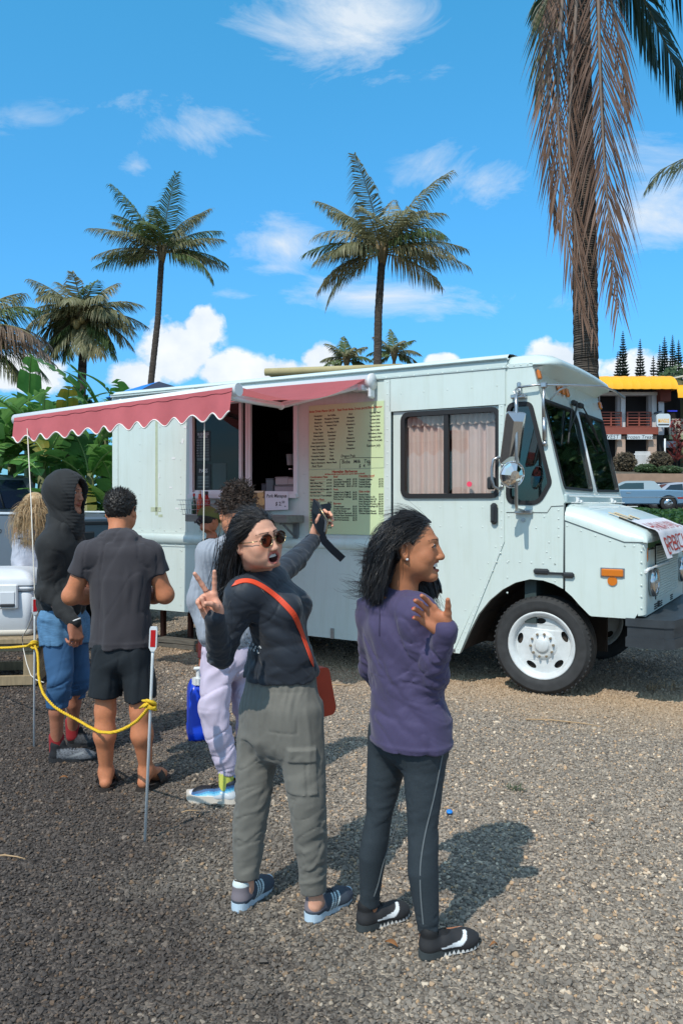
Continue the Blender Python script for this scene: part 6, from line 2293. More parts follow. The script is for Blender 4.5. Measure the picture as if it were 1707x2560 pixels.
def head(B, c, f, u, skin, lip=None, mouth='closed', h=.0028, brow=(.02, .015, .012), scale=1.0, male=False, parts=None, origin=None, parent=None, neck=None):
 """a head with brow, eyes, nose, lips, jaw and ears; B = Mesher"""
 F = Field((-.105, -.13, -.19), (.105, .145, .14), h)
 jw = .004 if male else 0
 F.put(el((0, -.014, .032), (.074, .094, .086)), 0)
 F.put(el((0, .020, -.020), (.066, .068, .090)), .03)
 for s in (-1, 1):
  F.put(rc((s * (.046 + jw), .000, -.040), (s * (.012 + jw), .058, -.094 - jw), .021, .0175), .028)
  F.put(el((s * .040, .034, -.044), (.027, .032, .034)), .02)
  F.put(el((s * .044, .052, -.018), (.021, .022, .018)), .02)
  F.put(rc((s * .010, .083, .030), (s * .040, .068, .030), .008 + jw, .007), .014)
  F.put(el((s * .031, .097, .010), (.016, .019, .010)), .012, 's')
  F.put(el((s * .031, .072, .009), (.015, .014, .013)), .006)
 F.put(rc((-.009, .062, -.097 - jw), (.009, .062, -.097 - jw), .0175, .0175), .018)
 F.put(rc((0, .084, .018), (0, .1015, -.026), .0075, .0098), .012)
 F.put(el((0, .098, -.030), (.0115, .0115, .0095)), .008)
 for s in (-1, 1):
  F.put(el((s * .012, .093, -.031), (.0075, .010, .0075)), .006)
  F.put(el((s * .0065, .100, -.0385), (.004, .005, .003)), .002, 's')
 if mouth == 'open':
  F.put(rc((-.026, .062, -.058), (.026, .062, -.058), .016), .02)
  for s in (-1, 1):
   F.put(el((s * .041, .056, -.034), (.017, .017, .015)), .015)
   F.put(rc((0, .0855, -.0465), (s * .026, .073, -.049), .0055, .0035), .008)
   F.put(rc((0, .080, -.0835), (s * .021, .071, -.078), .0062, .0035), .008)
  F.put(el((0, .088, -.064), (.0225, .026, .0165)), .004, 's')
 elif mouth == 'smile':
  for s in (-1, 1):
   F.put(el((s * .040, .060, -.032), (.018, .018, .015)), .015)
   F.put(rc((0, .0855, -.0475), (s * .030, .069, -.043), .0045, .003), .006)
   F.put(rc((0, .0835, -.0725), (s * .028, .068, -.050), .0055, .003), .006)
  F.put(el((0, .087, -.0585), (.029, .026, .0108)), .003, 's')
 else:
  for s in (-1, 1):
   F.put(rc((0, .0885, -.052), (s * .022, .078, -.055), .0058, .0035), .006)
   F.put(rc((0, .0875, -.0635), (s * .020, .077, -.059), .0066, .0035), .006)
  F.put(rc((-.02, .091, -.0575), (.02, .091, -.0575), .0022), .003, 's')
 for s in (-1, 1):
  M = frame((s * .35, -.25, 0), (0, -.15, 1))
  F.put(el((s * .079, -.012, .000), (.018, .0075, .032), M), .006)
  F.put(el((s * .085, -.008, .004), (.010, .006, .020), M), .004, 's')
  F.put(el((s * .076, -.004, -.024), (.008, .007, .010)), .005)
 F.put(rc((0, -.026, -.055), (0, -.045, -.20), .048 + jw, .051 + jw), .03)
 V, Q = F.mesh()
 C = np.empty((len(V), 3))
 C[:] = skin
 x, y, z = V.T
 lipc = np.array(lip if lip is not None else (skin[0] * .80, skin[1] * .52, skin[2] * .52))
 mz = {'open': -.062, 'smile': -.058, 'closed': -.0577}[mouth]
 rx, rz = {'open': (.029, .0265), 'smile': (.031, .0185), 'closed': (.024, .012)}[mouth]
 zz = z - mz - (.25 * np.abs(x) - .003 if mouth == 'smile' else 0)
 q = (x / rx) ** 2 + (zz / rz) ** 2
 w = np.clip((1.15 - q) / .35, 0, 1) * (y > .055)
 C = C * (1 - w[:, None]) + lipc * w[:, None]
 ins = {'open': (q < .55) & (y < .080) & (y > .03), 'smile': (q < .5) & (y < .074) & (y > .03), 'closed': q < -1}[mouth]
 C[ins] = (.06, .012, .012)
 bz = .0335 - 9 * (np.abs(x) - .030) ** 2
 bm = (np.abs(z - bz) < (.0042 if male else .0034) - .00006 * np.abs(x) / .001) & (np.abs(x) > .011) & (np.abs(x) < .052) & (y > .045)
 C[bm] = brow
 ck = np.exp(-(((np.abs(x) - .045) / .02) ** 2 + ((z + .02) / .02) ** 2)) * (y > .03)
 C = C * (1 - .22 * ck[:, None] * np.array([0, .55, .6]))
 M = frame(f, u)
 W = (V * scale) @ M + np.array(c)
 if neck is not None:                         # bend the throat towards the collar
  nb = np.array(neck)
  t = np.clip((-.075 - z) / .115, 0, 1)
  t = t * t * (3 - 2 * t)
  ax = np.array([0, -.045, -.19]) * scale @ M + np.array(c)
  W = W + t[:, None] * (nb - ax)
 B.add(W, Q, C)
 T = lambda p: (np.array(p) * scale) @ M + np.array(c)
 if parent is not None:
  org = np.array(origin)
  EY = mat('eye_white', (.55, .53, .52), rough=.15)
  for s in (-1, 1):
   e = MB().sph(T((s * .031, .0755, .0095)) - org, .0115 * scale, 10, 8)
   e.mi = 1
   e.sph(T((s * .031, .0815, .0095)) - org, .0068 * scale, 8, 6)
   e.build('eye', [EY, mat('iris_brown', (.02, .012, .008), rough=.08)], parent, fix=False)
   lid = MB()
   lid.tube([T((s * (.031 + .0145 * a), .0862 - .010 * a * a + (.0 if a * s < 2 else 0), .0135 - .006 * a * a)) - org for a in (-1, -.5, 0, .5, 1)], .0022 * scale, 5)
   lid.build('eyelash', mat('lash', (.012, .01, .01), rough=.7), parent, fix=False)
  if mouth in ('open', 'smile'):
   tm = MB()
   z0, zh, rr_ = (-.0500, .0105, .0805) if mouth == 'open' else (-.0490, .0125, .0845)
   n = 10
   tw_ = .021 if mouth == 'open' else .027
   P = []
   for zz_ in (z0, z0 - zh):
    P.append([T((tw_ * (2 * k / n - 1), rr_ - 14 * (tw_ * (2 * k / n - 1)) ** 2, zz_ + (5 * (tw_ * (2 * k / n - 1)) ** 2 if mouth == 'smile' else 0))) - org for k in range(n + 1)])
   tm.grid(P)
   tm.build('teeth', mat('teeth', (.72, .69, .64), rough=.2), parent, fix=False)
 return T, M
def hand(B, wrist, d, n, skin, side='R', curl=(20, 20, 20, 20), spread=(8, 2, -4, -10), thumb=(35, 25, 10), scale=1.0, h=.0022, arm=None, nails=None, curls=None, talign=0.0):
 """d: along the palm to the fingers, n: the way the palm faces"""
 d = nv(d)
 n = nv(np.array(n) - d * (np.array(n) @ d))
 x = np.cross(d, n) if side == 'R' else np.cross(n, d)
 M = np.array([x, d, n])                       # local: x to the thumb, y along, z out of the palm
 F = Field((-.10, -.075, -.05), (.12, .215, .115), h)
 bases = ((.026, .088), (.004, .092), (-.017, .087), (-.036, .077))
 lens = ((.041, .025, .021), (.045, .029, .022), (.041, .026, .021), (.032, .020, .019))
 rad = (.0090, .0092, .0087, .0077)
 tips = []
 for i in range(4):
  bx_, by = bases[i]
  F.put(rc((bx_ * .55, .006, 0), (bx_, by, .0), .0145, .0112), .018)
 F.put(el((.024, .035, .010), (.019, .030, .015)), .016)
 F.put(el((-.026, .035, .009), (.013, .032, .012)), .014)
 F.put(rc((0, -.012, 0), (0, .006, 0), .0225, .0225), .016)
 for i in range(4):
  bx_, by = bases[i]
  p = np.array([bx_, by, 0.0])
  sp = R(spread[i])
  a = 0.0
  cu = curls[i] if curls else (curl[i] * .9, curl[i] * 1.1, curl[i] * .8)
  for j in range(3):
   a += R(cu[j])
   v = np.array([math.sin(sp) * math.cos(a), math.cos(sp) * math.cos(a), math.sin(a)])
   q = p + v * lens[i][j]
   r0, r1 = rad[i] * (1 - .07 * j), rad[i] * (1 - .07 * (j + 1))
   F.put(rc(p, q, r0, r1), .0045 if j else .007)
   p = q
  bk = np.array([0, -math.sin(a), -0 + 0]) if False else -np.array([-math.sin(sp) * math.sin(a), -math.cos(sp) * math.sin(a), math.cos(a)])
  tips.append(p + bk * .006)
 t0 = np.array([.020, .018, .006])
 ta, tb, tc_ = (R(q) for q in thumb)           # away from the palm's side, over the palm, bend
 v = np.array([math.sin(ta) * math.cos(tb), math.cos(ta) * math.cos(tb), math.sin(tb)])
 t1 = t0 + v * .042
 F.put(rc(t0, t1, .0165, .0125), .012)
 inw = np.array([-math.cos(ta), math.sin(ta), .35])
 v2 = nv(v + inw * math.tan(tc_) * .6)
 t2 = t1 + v2 * .032
 F.put(rc(t1, t2, .0115, .0098), .006)
 v3 = nv(v2 + inw * math.tan(tc_) * .7)
 t3 = t2 + v3 * .025
 F.put(rc(t2, t3, .0098, .0078), .004)
 V, Q = F.mesh()
 C = np.empty((len(V), 3))
 C[:] = skin
 pal = np.clip((V[:, 2] + .004) / .012, 0, 1)[:, None]
 C = C * (1 - pal) + (C * np.array([1.08, .98, .95]) + .02) * pal
 if nails is not None:
  for t in tips:
   w = np.sum((V - t) ** 2, 1) < .0062 ** 2
   C[w] = nails
 W = (V * scale) @ M + np.array(wrist)
 B.add(W, Q if side == 'R' else Q[:, ::-1], C)
 return lambda p: (np.array(p) * scale) @ M + np.array(wrist)
def limb(B, prims, skin, h=.006, k=.02, pad=.09, dis=None):
 lo = np.min([p[0] for p in prims], 0) - .02
 hi = np.max([p[1] for p in prims], 0) + .02
 F = Field(lo, hi, h)
 for p in prims:
  F.put(p, k)
 if dis:
  F.disp(dis)
 V, Q = F.mesh()
 B.add(V, Q, skin)
 return F
def garment(name, parent, prims, m, origin, h=.005, dis=None, clips=(), colors=None, subs=()):
 lo = np.min([p[0][0] for p in prims], 0) - .03
 hi = np.max([p[0][1] for p in prims], 0) + .03
 F = Field(lo, hi, h)
 for (p, k) in prims:
  F.put(p, k)
 for (p, k) in subs:
  F.put(p, k, 's')
 if dis:
  F.disp(dis)
 for (p, n) in clips:
  F.clip(p, n)
 V, Q = F.mesh()
 C = colors(V) if colors else None
 o = mesh_obj(name, V, Q, m, parent, C, origin)
 return o, F
def shoe(parent, heel, d, L, upper, sole_m, origin, colfn=None, sole_h=.028, collar=.095, wide=1.0, tongue=True, h=.0032, zig=None, name='shoe'):
 """heel: world point under the heel, d: direction of the toes on the ground"""
 d = nv((d[0], d[1], 0))
 x = np.array([d[1], -d[0], 0])
 M = np.array([x, d, [0, 0, 1.0]])
 k = L / .27
 F = Field((-.075 * k, -.03, -.005), (.075 * k, L + .03, collar + .04), h)
 w = wide * k
 F.put(rc((0, .040 * k, .045), (0, .10 * k, .048), .036 * w, .037 * w), .01)
 F.put(rc((0, .10 * k, .045), (.004 * k, .19 * k, .036), .038 * w, .040 * w), .02)
 F.put(el((.004 * k, .205 * k, .032), (.045 * w, .062 * k, .034)), .02)
 F.put(rc((0, .046 * k, .05), (0, .044 * k, collar), .037 * w, .036 * w), .015)
 if tongue:
  F.put(rc((0, .085 * k, .07), (0, .075 * k, collar + .012), .024 * w, .020 * w), .015)
 F.put(rc((0, .052 * k, collar - .012), (0, .046 * k, collar + .06), .029 * w, .030 * w), .004, 's')
 F.clip((0, 0, sole_h - .012), (0, 0, -1))
 V, Q = F.mesh()
 C = colfn(V / np.array([k, k, 1])) if colfn else None
 W = V @ M + np.array(heel)
 o = mesh_obj(name, W, Q, upper, parent, C, origin)
 out = []
 for (yy, wl, wr) in ((0, .012, .012), (.012, .028, .028), (.04, .037, .037), (.09, .036, .034), (.13, .040, .034), (.18, .048, .042), (.215, .047, .043), (.245, .036, .034), (.262, .022, .020), (.27, .006, .006)):
  out.append((yy * k, -wl * w, wr * w))
 poly = [(a[1], a[0]) for a in out] + [(a[2], a[0]) for a in out[::-1]]
 poly = rpoly(poly, .01 * k, 2)
 mb = MB()
 tw = lambda a, b, t: (np.array([a, b, t]) @ M + np.array(heel) - np.array(origin))
 lift = lambda b: .012 * max(0, (b / (L) - .8) / .2) ** 2
 mb.prism(inset(poly, .003), lambda a, b, t: tw(a, b, t + lift(b)), 0, .006)
 mb.prism(poly, lambda a, b, t: tw(a * (1.03 - .04 * (t < .01)), b, t + lift(b)), .006, sole_h + .002)
 so = mb.build('sole', sole_m, o)
 if zig:
  z_ = MB()
  for sg in (-1, 1):
   for i in range(9):
    y0 = (.085 + .019 * i) * k
    wd = lambda y: np.interp(y / k, [a[0] / k for a in out], [abs(a[1 if sg < 0 else 2]) for a in out]) * 1.03 + .0012
    z_.add([tw(sg * wd(y0), y0, .006 + lift(y0)), tw(sg * wd(y0 + .0095 * k), y0 + .0095 * k, .022 + lift(y0)), tw(sg * wd(y0 + .019 * k), y0 + .019 * k, .006 + lift(y0))], [(0, 1, 2)])
  z_.build('sole_tooth', zig, so, fix=False)['kind'] = 'stuff'
 return o, (lambda p: (np.array(p) * np.array([k, k, 1])) @ M + np.array(heel))
def strands(name, parent, roots, dirs, lengths, m, origin, steps=14, r=.0016, grav=.25, stiff=1.0, cols=(), wave=(0, 0), wind=(0, 0, 0), seed=0, taper=.75, follow=None, jitter=.05, keep=None):
 rg = np.random.default_rng(seed)
 p = np.array(roots, float)
 d = np.array(dirs, float)
 d /= np.linalg.norm(d, axis=1, keepdims=True)
 n = len(p)
 L = np.array(lengths, float)
 ds = (L / steps)[:, None]
 ph = rg.uniform(0, 6.28, n)
 ax = rg.normal(size=(n, 3))
 ax /= np.linalg.norm(ax, axis=1, keepdims=True)
 pts = [p.copy()]
 g = np.array([0, 0, -1.0])
 for s in range(steps):
  t = s / steps
  d = d * stiff + g * grav + np.array(wind) * t + rg.normal(size=(n, 3)) * jitter
  if wave[0]:
   sd = np.cross(d, ax)
   d = d + sd * (wave[0] * np.cos(ph + wave[1] * t * 6.28))[:, None] * (.3 + t)
  if follow is not None:
   d = d + follow(p, t)
  d /= np.linalg.norm(d, axis=1, keepdims=True)
  p = p + d * ds
  for (c, rad, M) in cols:
   M_ = np.eye(3) if M is None else M
   q = (p - np.array(c)) @ M_.T / np.array(rad)
   k = np.linalg.norm(q, axis=1)
   ins = k < 1
   if ins.any():
    qn = q[ins] / k[ins][:, None]
    p[ins] = (qn * np.array(rad)) @ M_ + np.array(c)
    nr = (qn / np.array(rad)) @ M_
    nr /= np.linalg.norm(nr, axis=1, keepdims=True)
    dd = d[ins]
    d[ins] = dd - nr * np.minimum(0, np.sum(dd * nr, 1))[:, None]
  pts.append(p.copy())
 P = np.stack(pts, 1)                          # n, steps+1, 3
 if keep is not None:
  ok = keep(P)
  P = P[ok]
  n = len(P)
 T = np.gradient(P, axis=1)
 T /= np.linalg.norm(T, axis=2, keepdims=True) + 1e-9
 A = np.cross(T, np.broadcast_to(np.array([.3, .5, .81]), T.shape))
 A /= np.linalg.norm(A, axis=2, keepdims=True) + 1e-9
 Bn = np.cross(T, A)
 rr_ = r * (1 - taper * np.linspace(0, 1, steps + 1))[None, :, None] * rg.uniform(.7, 1.4, n)[:, None, None]
 ring = [P + (A * math.cos(a) + Bn * math.sin(a)) * rr_ for a in (0, 2.094, 4.189)]
 V = np.stack(ring, 2).reshape(-1, 3)
 idx = np.arange(n * (steps + 1) * 3).reshape(n, steps + 1, 3)
 Fq = []
 for a in range(3):
  b = (a + 1) % 3
  Fq.append(np.stack([idx[:, :-1, a], idx[:, :-1, b], idx[:, 1:, b], idx[:, 1:, a]], -1).reshape(-1, 4))
 return V, np.concatenate(Fq)
HAIRM = lambda nm, c, c2: mat(nm, c, rough=.32, spec=.5, col2=c2, vscale=18, thr=(.35, .65), stretch=(1, 1, .25))
def scalp(n, seed, T, M, scale=1.0, rad=(.081, .101, .093), c=(0, -.014, .032), front=.02, slope=.59, low=-.06, back_low=-.10):
 """root points and normals over the hair-bearing part of the head"""
 rg = np.random.default_rng(seed)
 q = rg.normal(size=(n * 4, 3))
 q /= np.linalg.norm(q, axis=1, keepdims=True)
 P = q * np.array(rad) + np.array(c)
 ok = (P[:, 1] - slope * P[:, 2] < front) & (P[:, 2] > np.where(P[:, 1] > -.03, low, back_low))
 P, q = P[ok][:n], q[ok][:n]
 nr = q / np.array(rad)
 nr /= np.linalg.norm(nr, axis=1, keepdims=True)
 return P, nr
def haircap(parent, c, M, m, origin, scale=1.0, rad=(.080, .100, .092), front=.02, slope=.59, h=.004, dis=None, extra=(), low=None, name='hair', ears=False):
 F = Field((-.13, -.17, -.16), (.13, .12, .16), h)
 F.put(el((0, -.014, .032), rad), 0)
 for (p, k) in extra:
  F.put(p, k)
 if dis:
  F.disp(dis)
 F.put(el((0, -.014, .022), (.066, .088, .074)), .004, 's')
 if ears:
  for s in (-1, 1):
   F.put(el((s * .085, -.004, -.010), (.030, .030, .046)), .006, 's')
 F.clip((0, front, 0), (0, 1, -slope))
 if low is not None:
  F.clip((0, 0, low), (0, 0, -1))
 V, Q = F.mesh()
 return (V * scale) @ M + np.array(c), Q
def ribbon_on(F, pxs, D0, D1, width, off, n=40, extra0=(), extra1=()):
 """a strap lying on a body along a line of sight path"""
 pts, nor = [], []
 q = [Vector((a, b, 0)) for a, b in pxs]
 seg = [0]
 for a, b in zip(q, q[1:]):
  seg.append(seg[-1] + (b - a).length)
 for k in range(n + 1):
  s = seg[-1] * k / n
  i = max(j for j in range(len(seg)) if seg[j] <= s + 1e-6)
  i = min(i, len(q) - 2)
  t = (s - seg[i]) / (seg[i + 1] - seg[i])
  a = q[i].lerp(q[i + 1], t)
  p, nn = onto(F, a.x, a.y, D0, D1)
  pts.append(p)
  nor.append(nn)
 pts, nor = np.array(pts), np.array(nor)
 for _ in range(6):
  pts[1:-1] = pts[1:-1] * .5 + (pts[:-2] + pts[2:]) * .25
  nor[1:-1] = nor[1:-1] * .5 + (nor[:-2] + nor[2:]) * .25
 pts = np.concatenate([np.array(extra0).reshape(-1, 3), pts, np.array(extra1).reshape(-1, 3)])
 nor = np.concatenate([np.repeat(nor[:1], len(extra0), 0), nor, np.repeat(nor[-1:], len(extra1), 0)])
 rows = []
 for k in range(len(pts)):
  t = nv(pts[min(k + 1, len(pts) - 1)] - pts[max(k - 1, 0)])
  s = nv(np.cross(t, nor[k]))
  rows.append([pts[k] + nor[k] * off + s * width * .5, pts[k] + nor[k] * (off + .0025) + s * width * .46, pts[k] + nor[k] * (off + .0025) - s * width * .46, pts[k] + nor[k] * off - s * width * .5])
 return rows
def A3(px, py, D):
 return np.array(at(px, py, D))
PEOPLE_GROUP = 'people queuing at the food truck'
def person(label, foot, group=PEOPLE_GROUP):
 o = thing('person', label, 'person', foot, 0, group)
 return o, np.array(foot)
# ------------------------------------------------------------------ woman in navy with sunglasses
SKIN = mat('skin', (.5, .35, .28), rough=.55, spec=.32, attr='Col', var=.10, vscale=38, bump=.2, bscale=240, bdist=.0009, sss=.06)
HAIR_BLK = mat('hair_black', (.010, .009, .010), rough=.30, spec=.55, col2=(.026, .022, .021), vscale=16, thr=(.35, .65))
def woman_navy():
 sk = np.array(S(210, 156, 130))
 o, og = person('woman in navy top, olive cargo trousers and sunglasses, shouting and making a peace sign', (-.22, 3.24, 0))
 B = Mesher()
 # --- joints
 hC = A3(700, 1722, 3.29)
 hL, hR = A3(657, 1790, 3.35), A3(747, 1790, 3.22)
 kL, kR = A3(632, 1990, 3.31), A3(768, 2000, 3.17)
 aL, aR = A3(615, 2215, 3.30), A3(789, 2255, 3.19)
 sR, sL = A3(607, 1487, 3.12), A3(672, 1455, 3.40)
 eR, wR = A3(551, 1640, 3.14), A3(537, 1545, 2.93)
 eL, wL = A3(737, 1402, 3.62), A3(786, 1347, 3.80)
 hc = A3(641, 1353, 3.12)
 nb = A3(655, 1440, 3.22)
 pr = np.array([.83, -.55, 0])                      # pelvis right
 f = np.array([.70, -.70, .06])
 T, M = head(B, hc, f, (-.13, -.13, .98), sk, lip=S(196, 112, 100), mouth='open', scale=1.03, parts=None, origin=og, parent=o, neck=nb)
 # --- hands
 hd_ = hand(B, wR, A3(507, 1452, 2.90) - wR, (.05, -1, .12), sk, 'R', spread=(17, -13, -6, -10), scale=.98,
    curls=((4, 5, 3), (5, 6, 4), (78, 95, 55), (80, 92, 50)), thumb=(2, 40, 38))
 hl_ = hand(B, wL, A3(806, 1285, 3.84) - wL, (.75, -.62, .1), sk, 'L', spread=(6, 2, -2, -6), scale=.98, curls=((20, 55, 40), (28, 60, 40), (32, 62, 40), (38, 62, 40)), thumb=(38, 25, 12))
 limb(B, [rc(eR, wR, .040, .026), rc(sR, eR, .045, .040)], sk)
 limb(B, [rc(eL, wL, .038, .025), rc(sL, eL, .042, .038)], sk)
 # --- legs, trunk (mostly under clothes)
 for (a, b, c, hx) in ((hL, kL, aL, (.42, .90)), (hR, kR, aR, (.62, .78))):
  foot = np.array([a[0], a[1], 0])
  heel = np.array([c[0] - hx[0] * .006, c[1] - hx[1] * .006, .06])
  toe = heel + np.array([hx[0] * .15, hx[1] * .15, -.015])
  limb(B, [rc(a, b, .06, .042), rc(b, c, .040, .030), rc(c, heel, .030, .026), rc(heel, toe, .026, .022)], sk, k=.012)
 limb(B, [loft([(hC, .13, .09, -pr), (A3(690, 1560, 3.25), .11, .08, (0, 1, 0)), (A3(665, 1475, 3.23), .08, .045, (.2, .97, 0)), (nb, .05, .05, (.2, 1, 0))])], sk, .01)
 B.build('body', SKIN, o, og)
 # --- trousers
 PANT = mat('olive_grey_cotton', (.150, .143, .123), rough=.9, var=.06, vscale=30, bump=.35, bscale=700, bdist=.0008, sheen=.1)
 up = np.array([0, 0, 1.0])
 zW = hC[2]
 cg = A3(764, 1934, 3.08)
 npk = nv((.35, -.93, 0))
 zt_, zf, zb_ = A3(0, 1874, 3.1)[2], A3(0, 1912, 3.1)[2], A3(0, 1992, 3.1)[2]
 def dis(P):
  x, y, z = P.T
  d = np.zeros(len(P))
  d += folds(P, (.05, 0, 1), 26, .0045, 1, 6) * np.clip((z - .25) / .5, .25, 1)
  d += np.sin((x * .83 - y * .55) * 210 + 2 * np.sin(x * 31)) * .0022 * np.clip((z - zW + .12) / .10, 0, 1)
  leg = near(P, kR - np.array([0, 0, .12]), .22) + near(P, kL - np.array([0, 0, .08]), .22)
  d += folds(P, (.85, .1, .35), 30, .0085, 2, 5) * np.minimum(leg, 1)
  d += folds(P, (.75, 0, .62), 20, .008, 3, 5) * np.minimum(near(P, A3(668, 1930, 3.3), .17) + near(P, A3(640, 1850, 3.3), .12), 1)
  s = (P - A3(700, 1785, 3.12)) @ np.array([.83, -.55, 0])
  zz = z - A3(700, 1785, 3.12)[2]
  e = np.maximum(np.abs(s) - .055, np.abs(zz) - .075)
  d -= .0028 * np.exp(-(e / .0035) ** 2) * (y < 3.25)
  q = (P - cg) @ np.array([.93, .35, 0])
  out = ((P - (kR + hR) / 2) @ npk) > .0
  ins = np.clip((.058 - np.abs(q)) / .006, 0, 1) * out
  pk = ins * np.clip((z - zb_) / .006, 0, 1) * np.clip((zt_ - z) / .006, 0, 1)
  fl = ins * np.clip((z - zf) / .006, 0, 1) * np.clip((zt_ - z) / .006, 0, 1)
  d += .007 * pk + .007 * fl - .006 * pk * (1 - fl) * np.exp(-((q - .012) / .006) ** 2)
  d += .006 * np.exp(-((z - A3(0, 2190, 3.25)[2]) / .006) ** 2) * 0
  return d
 hemL, hemR = A3(617, 2192, 3.30), A3(784, 2228, 3.19)
 prims = [(loft([(A3(700, 1660, 3.28), .140, .102, pr), (A3(702, 1700, 3.28), .152, .114, pr), (A3(702, 1765, 3.27), .170, .132, pr), (A3(702, 1830, 3.27), .165, .125, pr)], (True, False)), 0)]
 prims += [(loft([(hL, .088, .098, pr), (A3(640, 1900, 3.33), .080, .086, pr), (kL, .070, .075, pr), (A3(622, 2090, 3.31), .064, .068, pr), (hemL, .049, .054, pr)], (False, True)), .05)]
 prims += [(loft([(hR, .090, .098, pr), (A3(760, 1900, 3.20), .082, .088, pr), (kR, .070, .075, pr), (A3(776, 2110, 3.18), .062, .068, pr), (hemR, .049, .054, pr)], (False, True)), .05)]
 garment('trousers', o, prims, PANT, og, .0055, dis)
 # --- top
 TOP = mat('navy_jersey', (.015, .021, .032), rough=.62, spec=.45, var=.10, vscale=9, bump=.2, bscale=900, bdist=.0006, sheen=.15)
 tf, tl = np.array([.97, -.24, 0]), np.array([.24, .97, 0])
 def dis2(P):
  x, y, z = P.T
  d = folds(P, (.9, .2, .25), 24, .0075, 11, 6) * np.clip((A3(0, 1590, 3.2)[2] - z) / .10, 0, 1)
  d += folds(P, (.8, 0, -.5), 26, .004, 12, 5)
  d += folds(P, (.95, 0, .2), 34, .0070, 13, 5) * np.minimum(near(P, eR, .11) + near(P, A3(590, 1575, 3.1), .08) + near(P, eL, .14), 1)
  d += folds(P, (.9, .1, -.2), 30, .006, 14, 6) * near(P, A3(650, 1440, 3.15), .08)
  d -= .0030 * np.exp(-((np.linalg.norm(P - sR - np.array([.045, 0, -.02]), axis=1) - .095) / .0035) ** 2) * (x > sR[0])
  return d
 T0 = [(A3(704, 1688, 3.28), .164, .130, (-.82, .57, 0)), (A3(702, 1640, 3.27), .152, .120, (-.62, .78, 0)), (A3(700, 1592, 3.26), .140, .108, (-.2, .98, 0)),
   (A3(690, 1545, 3.25), .142, .108, (.15, .98, 0)), (A3(680, 1505, 3.245), .150, .108, tl), (A3(668, 1468, 3.24), .158, .085, tl), (A3(658, 1445, 3.23), .10, .066, tl), (A3(651, 1424, 3.22), .062, .060, tl)]
 prims = [(loft(T0, (True, True)), 0)]
 bc = A3(694, 1517, 3.24)
 for s in (-1, 1):
  prims.append((el(bc + tf * .062 + tl * s * .064, (.060, .060, .062)), .045))
 prims += [(rc(sR, eR, .062, .050), .045), (rc(eR, wR + (wR - eR) * .03, .050, .036), .012), (rc(sL, eL, .060, .046), .05), (rc(eL, wL - (wL - eL) * .06, .046, .034), .015),
    (rc(A3(648, 1452, 3.22), sR, .058, .060), .04), (rc(A3(665, 1448, 3.25), sL, .058, .060), .04)]
 d1 = nv(wR - eR)
 d2 = nv(wL - eL)
 top, FT = garment('top', o, prims, TOP, og, .005, dis2, clips=())
 mb = MB()
 for (w_, d_, r_) in ((wR + d1 * .012, d1, .034), (wL - d2 * .008, d2, .033)):
  w0 = w_ - d_ * .028 - og
  w1 = w_ - og
  cu = MB().tube([w0, w0 + (w1 - w0) * .5, w1, w1 + d_ * .001], [r_ + .004, r_ + .0035, r_ + .002, r_ - .006], 18)
  cu.build('cuff', TOP, top, fix=False)
 nk = [A3(651, 1424, 3.22)]
 PR = mat('print_white', (.55, .58, .60), rough=.6)
 pm = MB()
 def stroke(pts, w_=.004):
  rows = ribbon_on(FT, pts, 2.9, 3.5, w_, .0022, 8)
  pm.grid([[Vector(p - og) for p in r] for r in rows], smooth=False)
 for (px, py, k) in ((617, 1581, 0), (613, 1600, 1), (624, 1600, 2), (634, 1607, 0), (640, 1613, 3), (648, 1612, 1), (622, 1612, 2), (629, 1618, 3), (636, 1622, 0), (645, 1624, 2)):
  if k == 0:
   stroke([(px, py), (px + 5, py + 3), (px + 2, py + 9), (px - 3, py + 6), (px, py)])
  elif k == 1:
   stroke([(px, py + 8), (px + 2, py), (px + 6, py + 9)])
  elif k == 2:
   stroke([(px, py), (px + 1, py + 9), (px + 5, py + 9)])
  else:
   stroke([(px, py + 9), (px - 1, py), (px + 4, py + 1), (px + 4, py + 5), (px, py + 6)])
 pm.build('printed_lettering', PR, top, fix=False)
 # --- bag on a strap: carried, so a thing of its own
 bag = thing('crossbody_bag', 'orange leather crossbody bag hanging at the hip of the woman in navy', 'bag', og)
 LEA = mat('orange_leather', S(226, 74, 40), rough=.5, var=.08, vscale=12)
 rows = ribbon_on(FT, [(585, 1462), (602, 1452), (630, 1453), (662, 1470), (700, 1499), (735, 1535), (752, 1580), (768, 1625), (781, 1660)], 2.85, 3.7, .022, .003, 50,
      extra0=[A3(578, 1480, 3.22), A3(581, 1470, 3.17)], extra1=[A3(789, 1690, 3.37), A3(793, 1704, 3.41)])
 MB().grid([[Vector(p - og) for p in r] for r in rows], smooth=False).build('strap', LEA, bag, fix=False)
 mb = MB()
 q = [(-.045, .10), (.035, .10), (.075, -.075), (.062, -.10), (-.03, -.105)]
 c0 = A3(795, 1728, 3.40) - og
 bf = nv((.75, .60, 0))
 mb.prism(rpoly(q, .018, 4), lambda a, b, t: Vector(c0 + np.array([bf[0] * a + .62 * t, bf[1] * a - .78 * t, b])), -.028, .028)
 mb.build('pouch', mat('rust_leather', S(186, 62, 34), rough=.55, var=.10, vscale=14), bag)
 # --- hair
 cols = [(hc + np.array([0, -.015, .033]) @ M, (.0805, .1025, .094), M), (A3(668, 1490, 3.25), (.12, .15, .10), None), (sR + np.array([.02, .02, -.01]), (.075, .085, .07), None)]
 P, N = scalp(1900, 3, T, M, low=.036, front=.022, slope=.56, back_low=-.06)
 loc = N.copy()
 bun = np.array([.012, -.095, -.015])
 dirs = bun - P
 dirs = dirs - N * np.sum(dirs * N, 1)[:, None] * .9
 dirs /= np.linalg.norm(dirs, axis=1, keepdims=True)
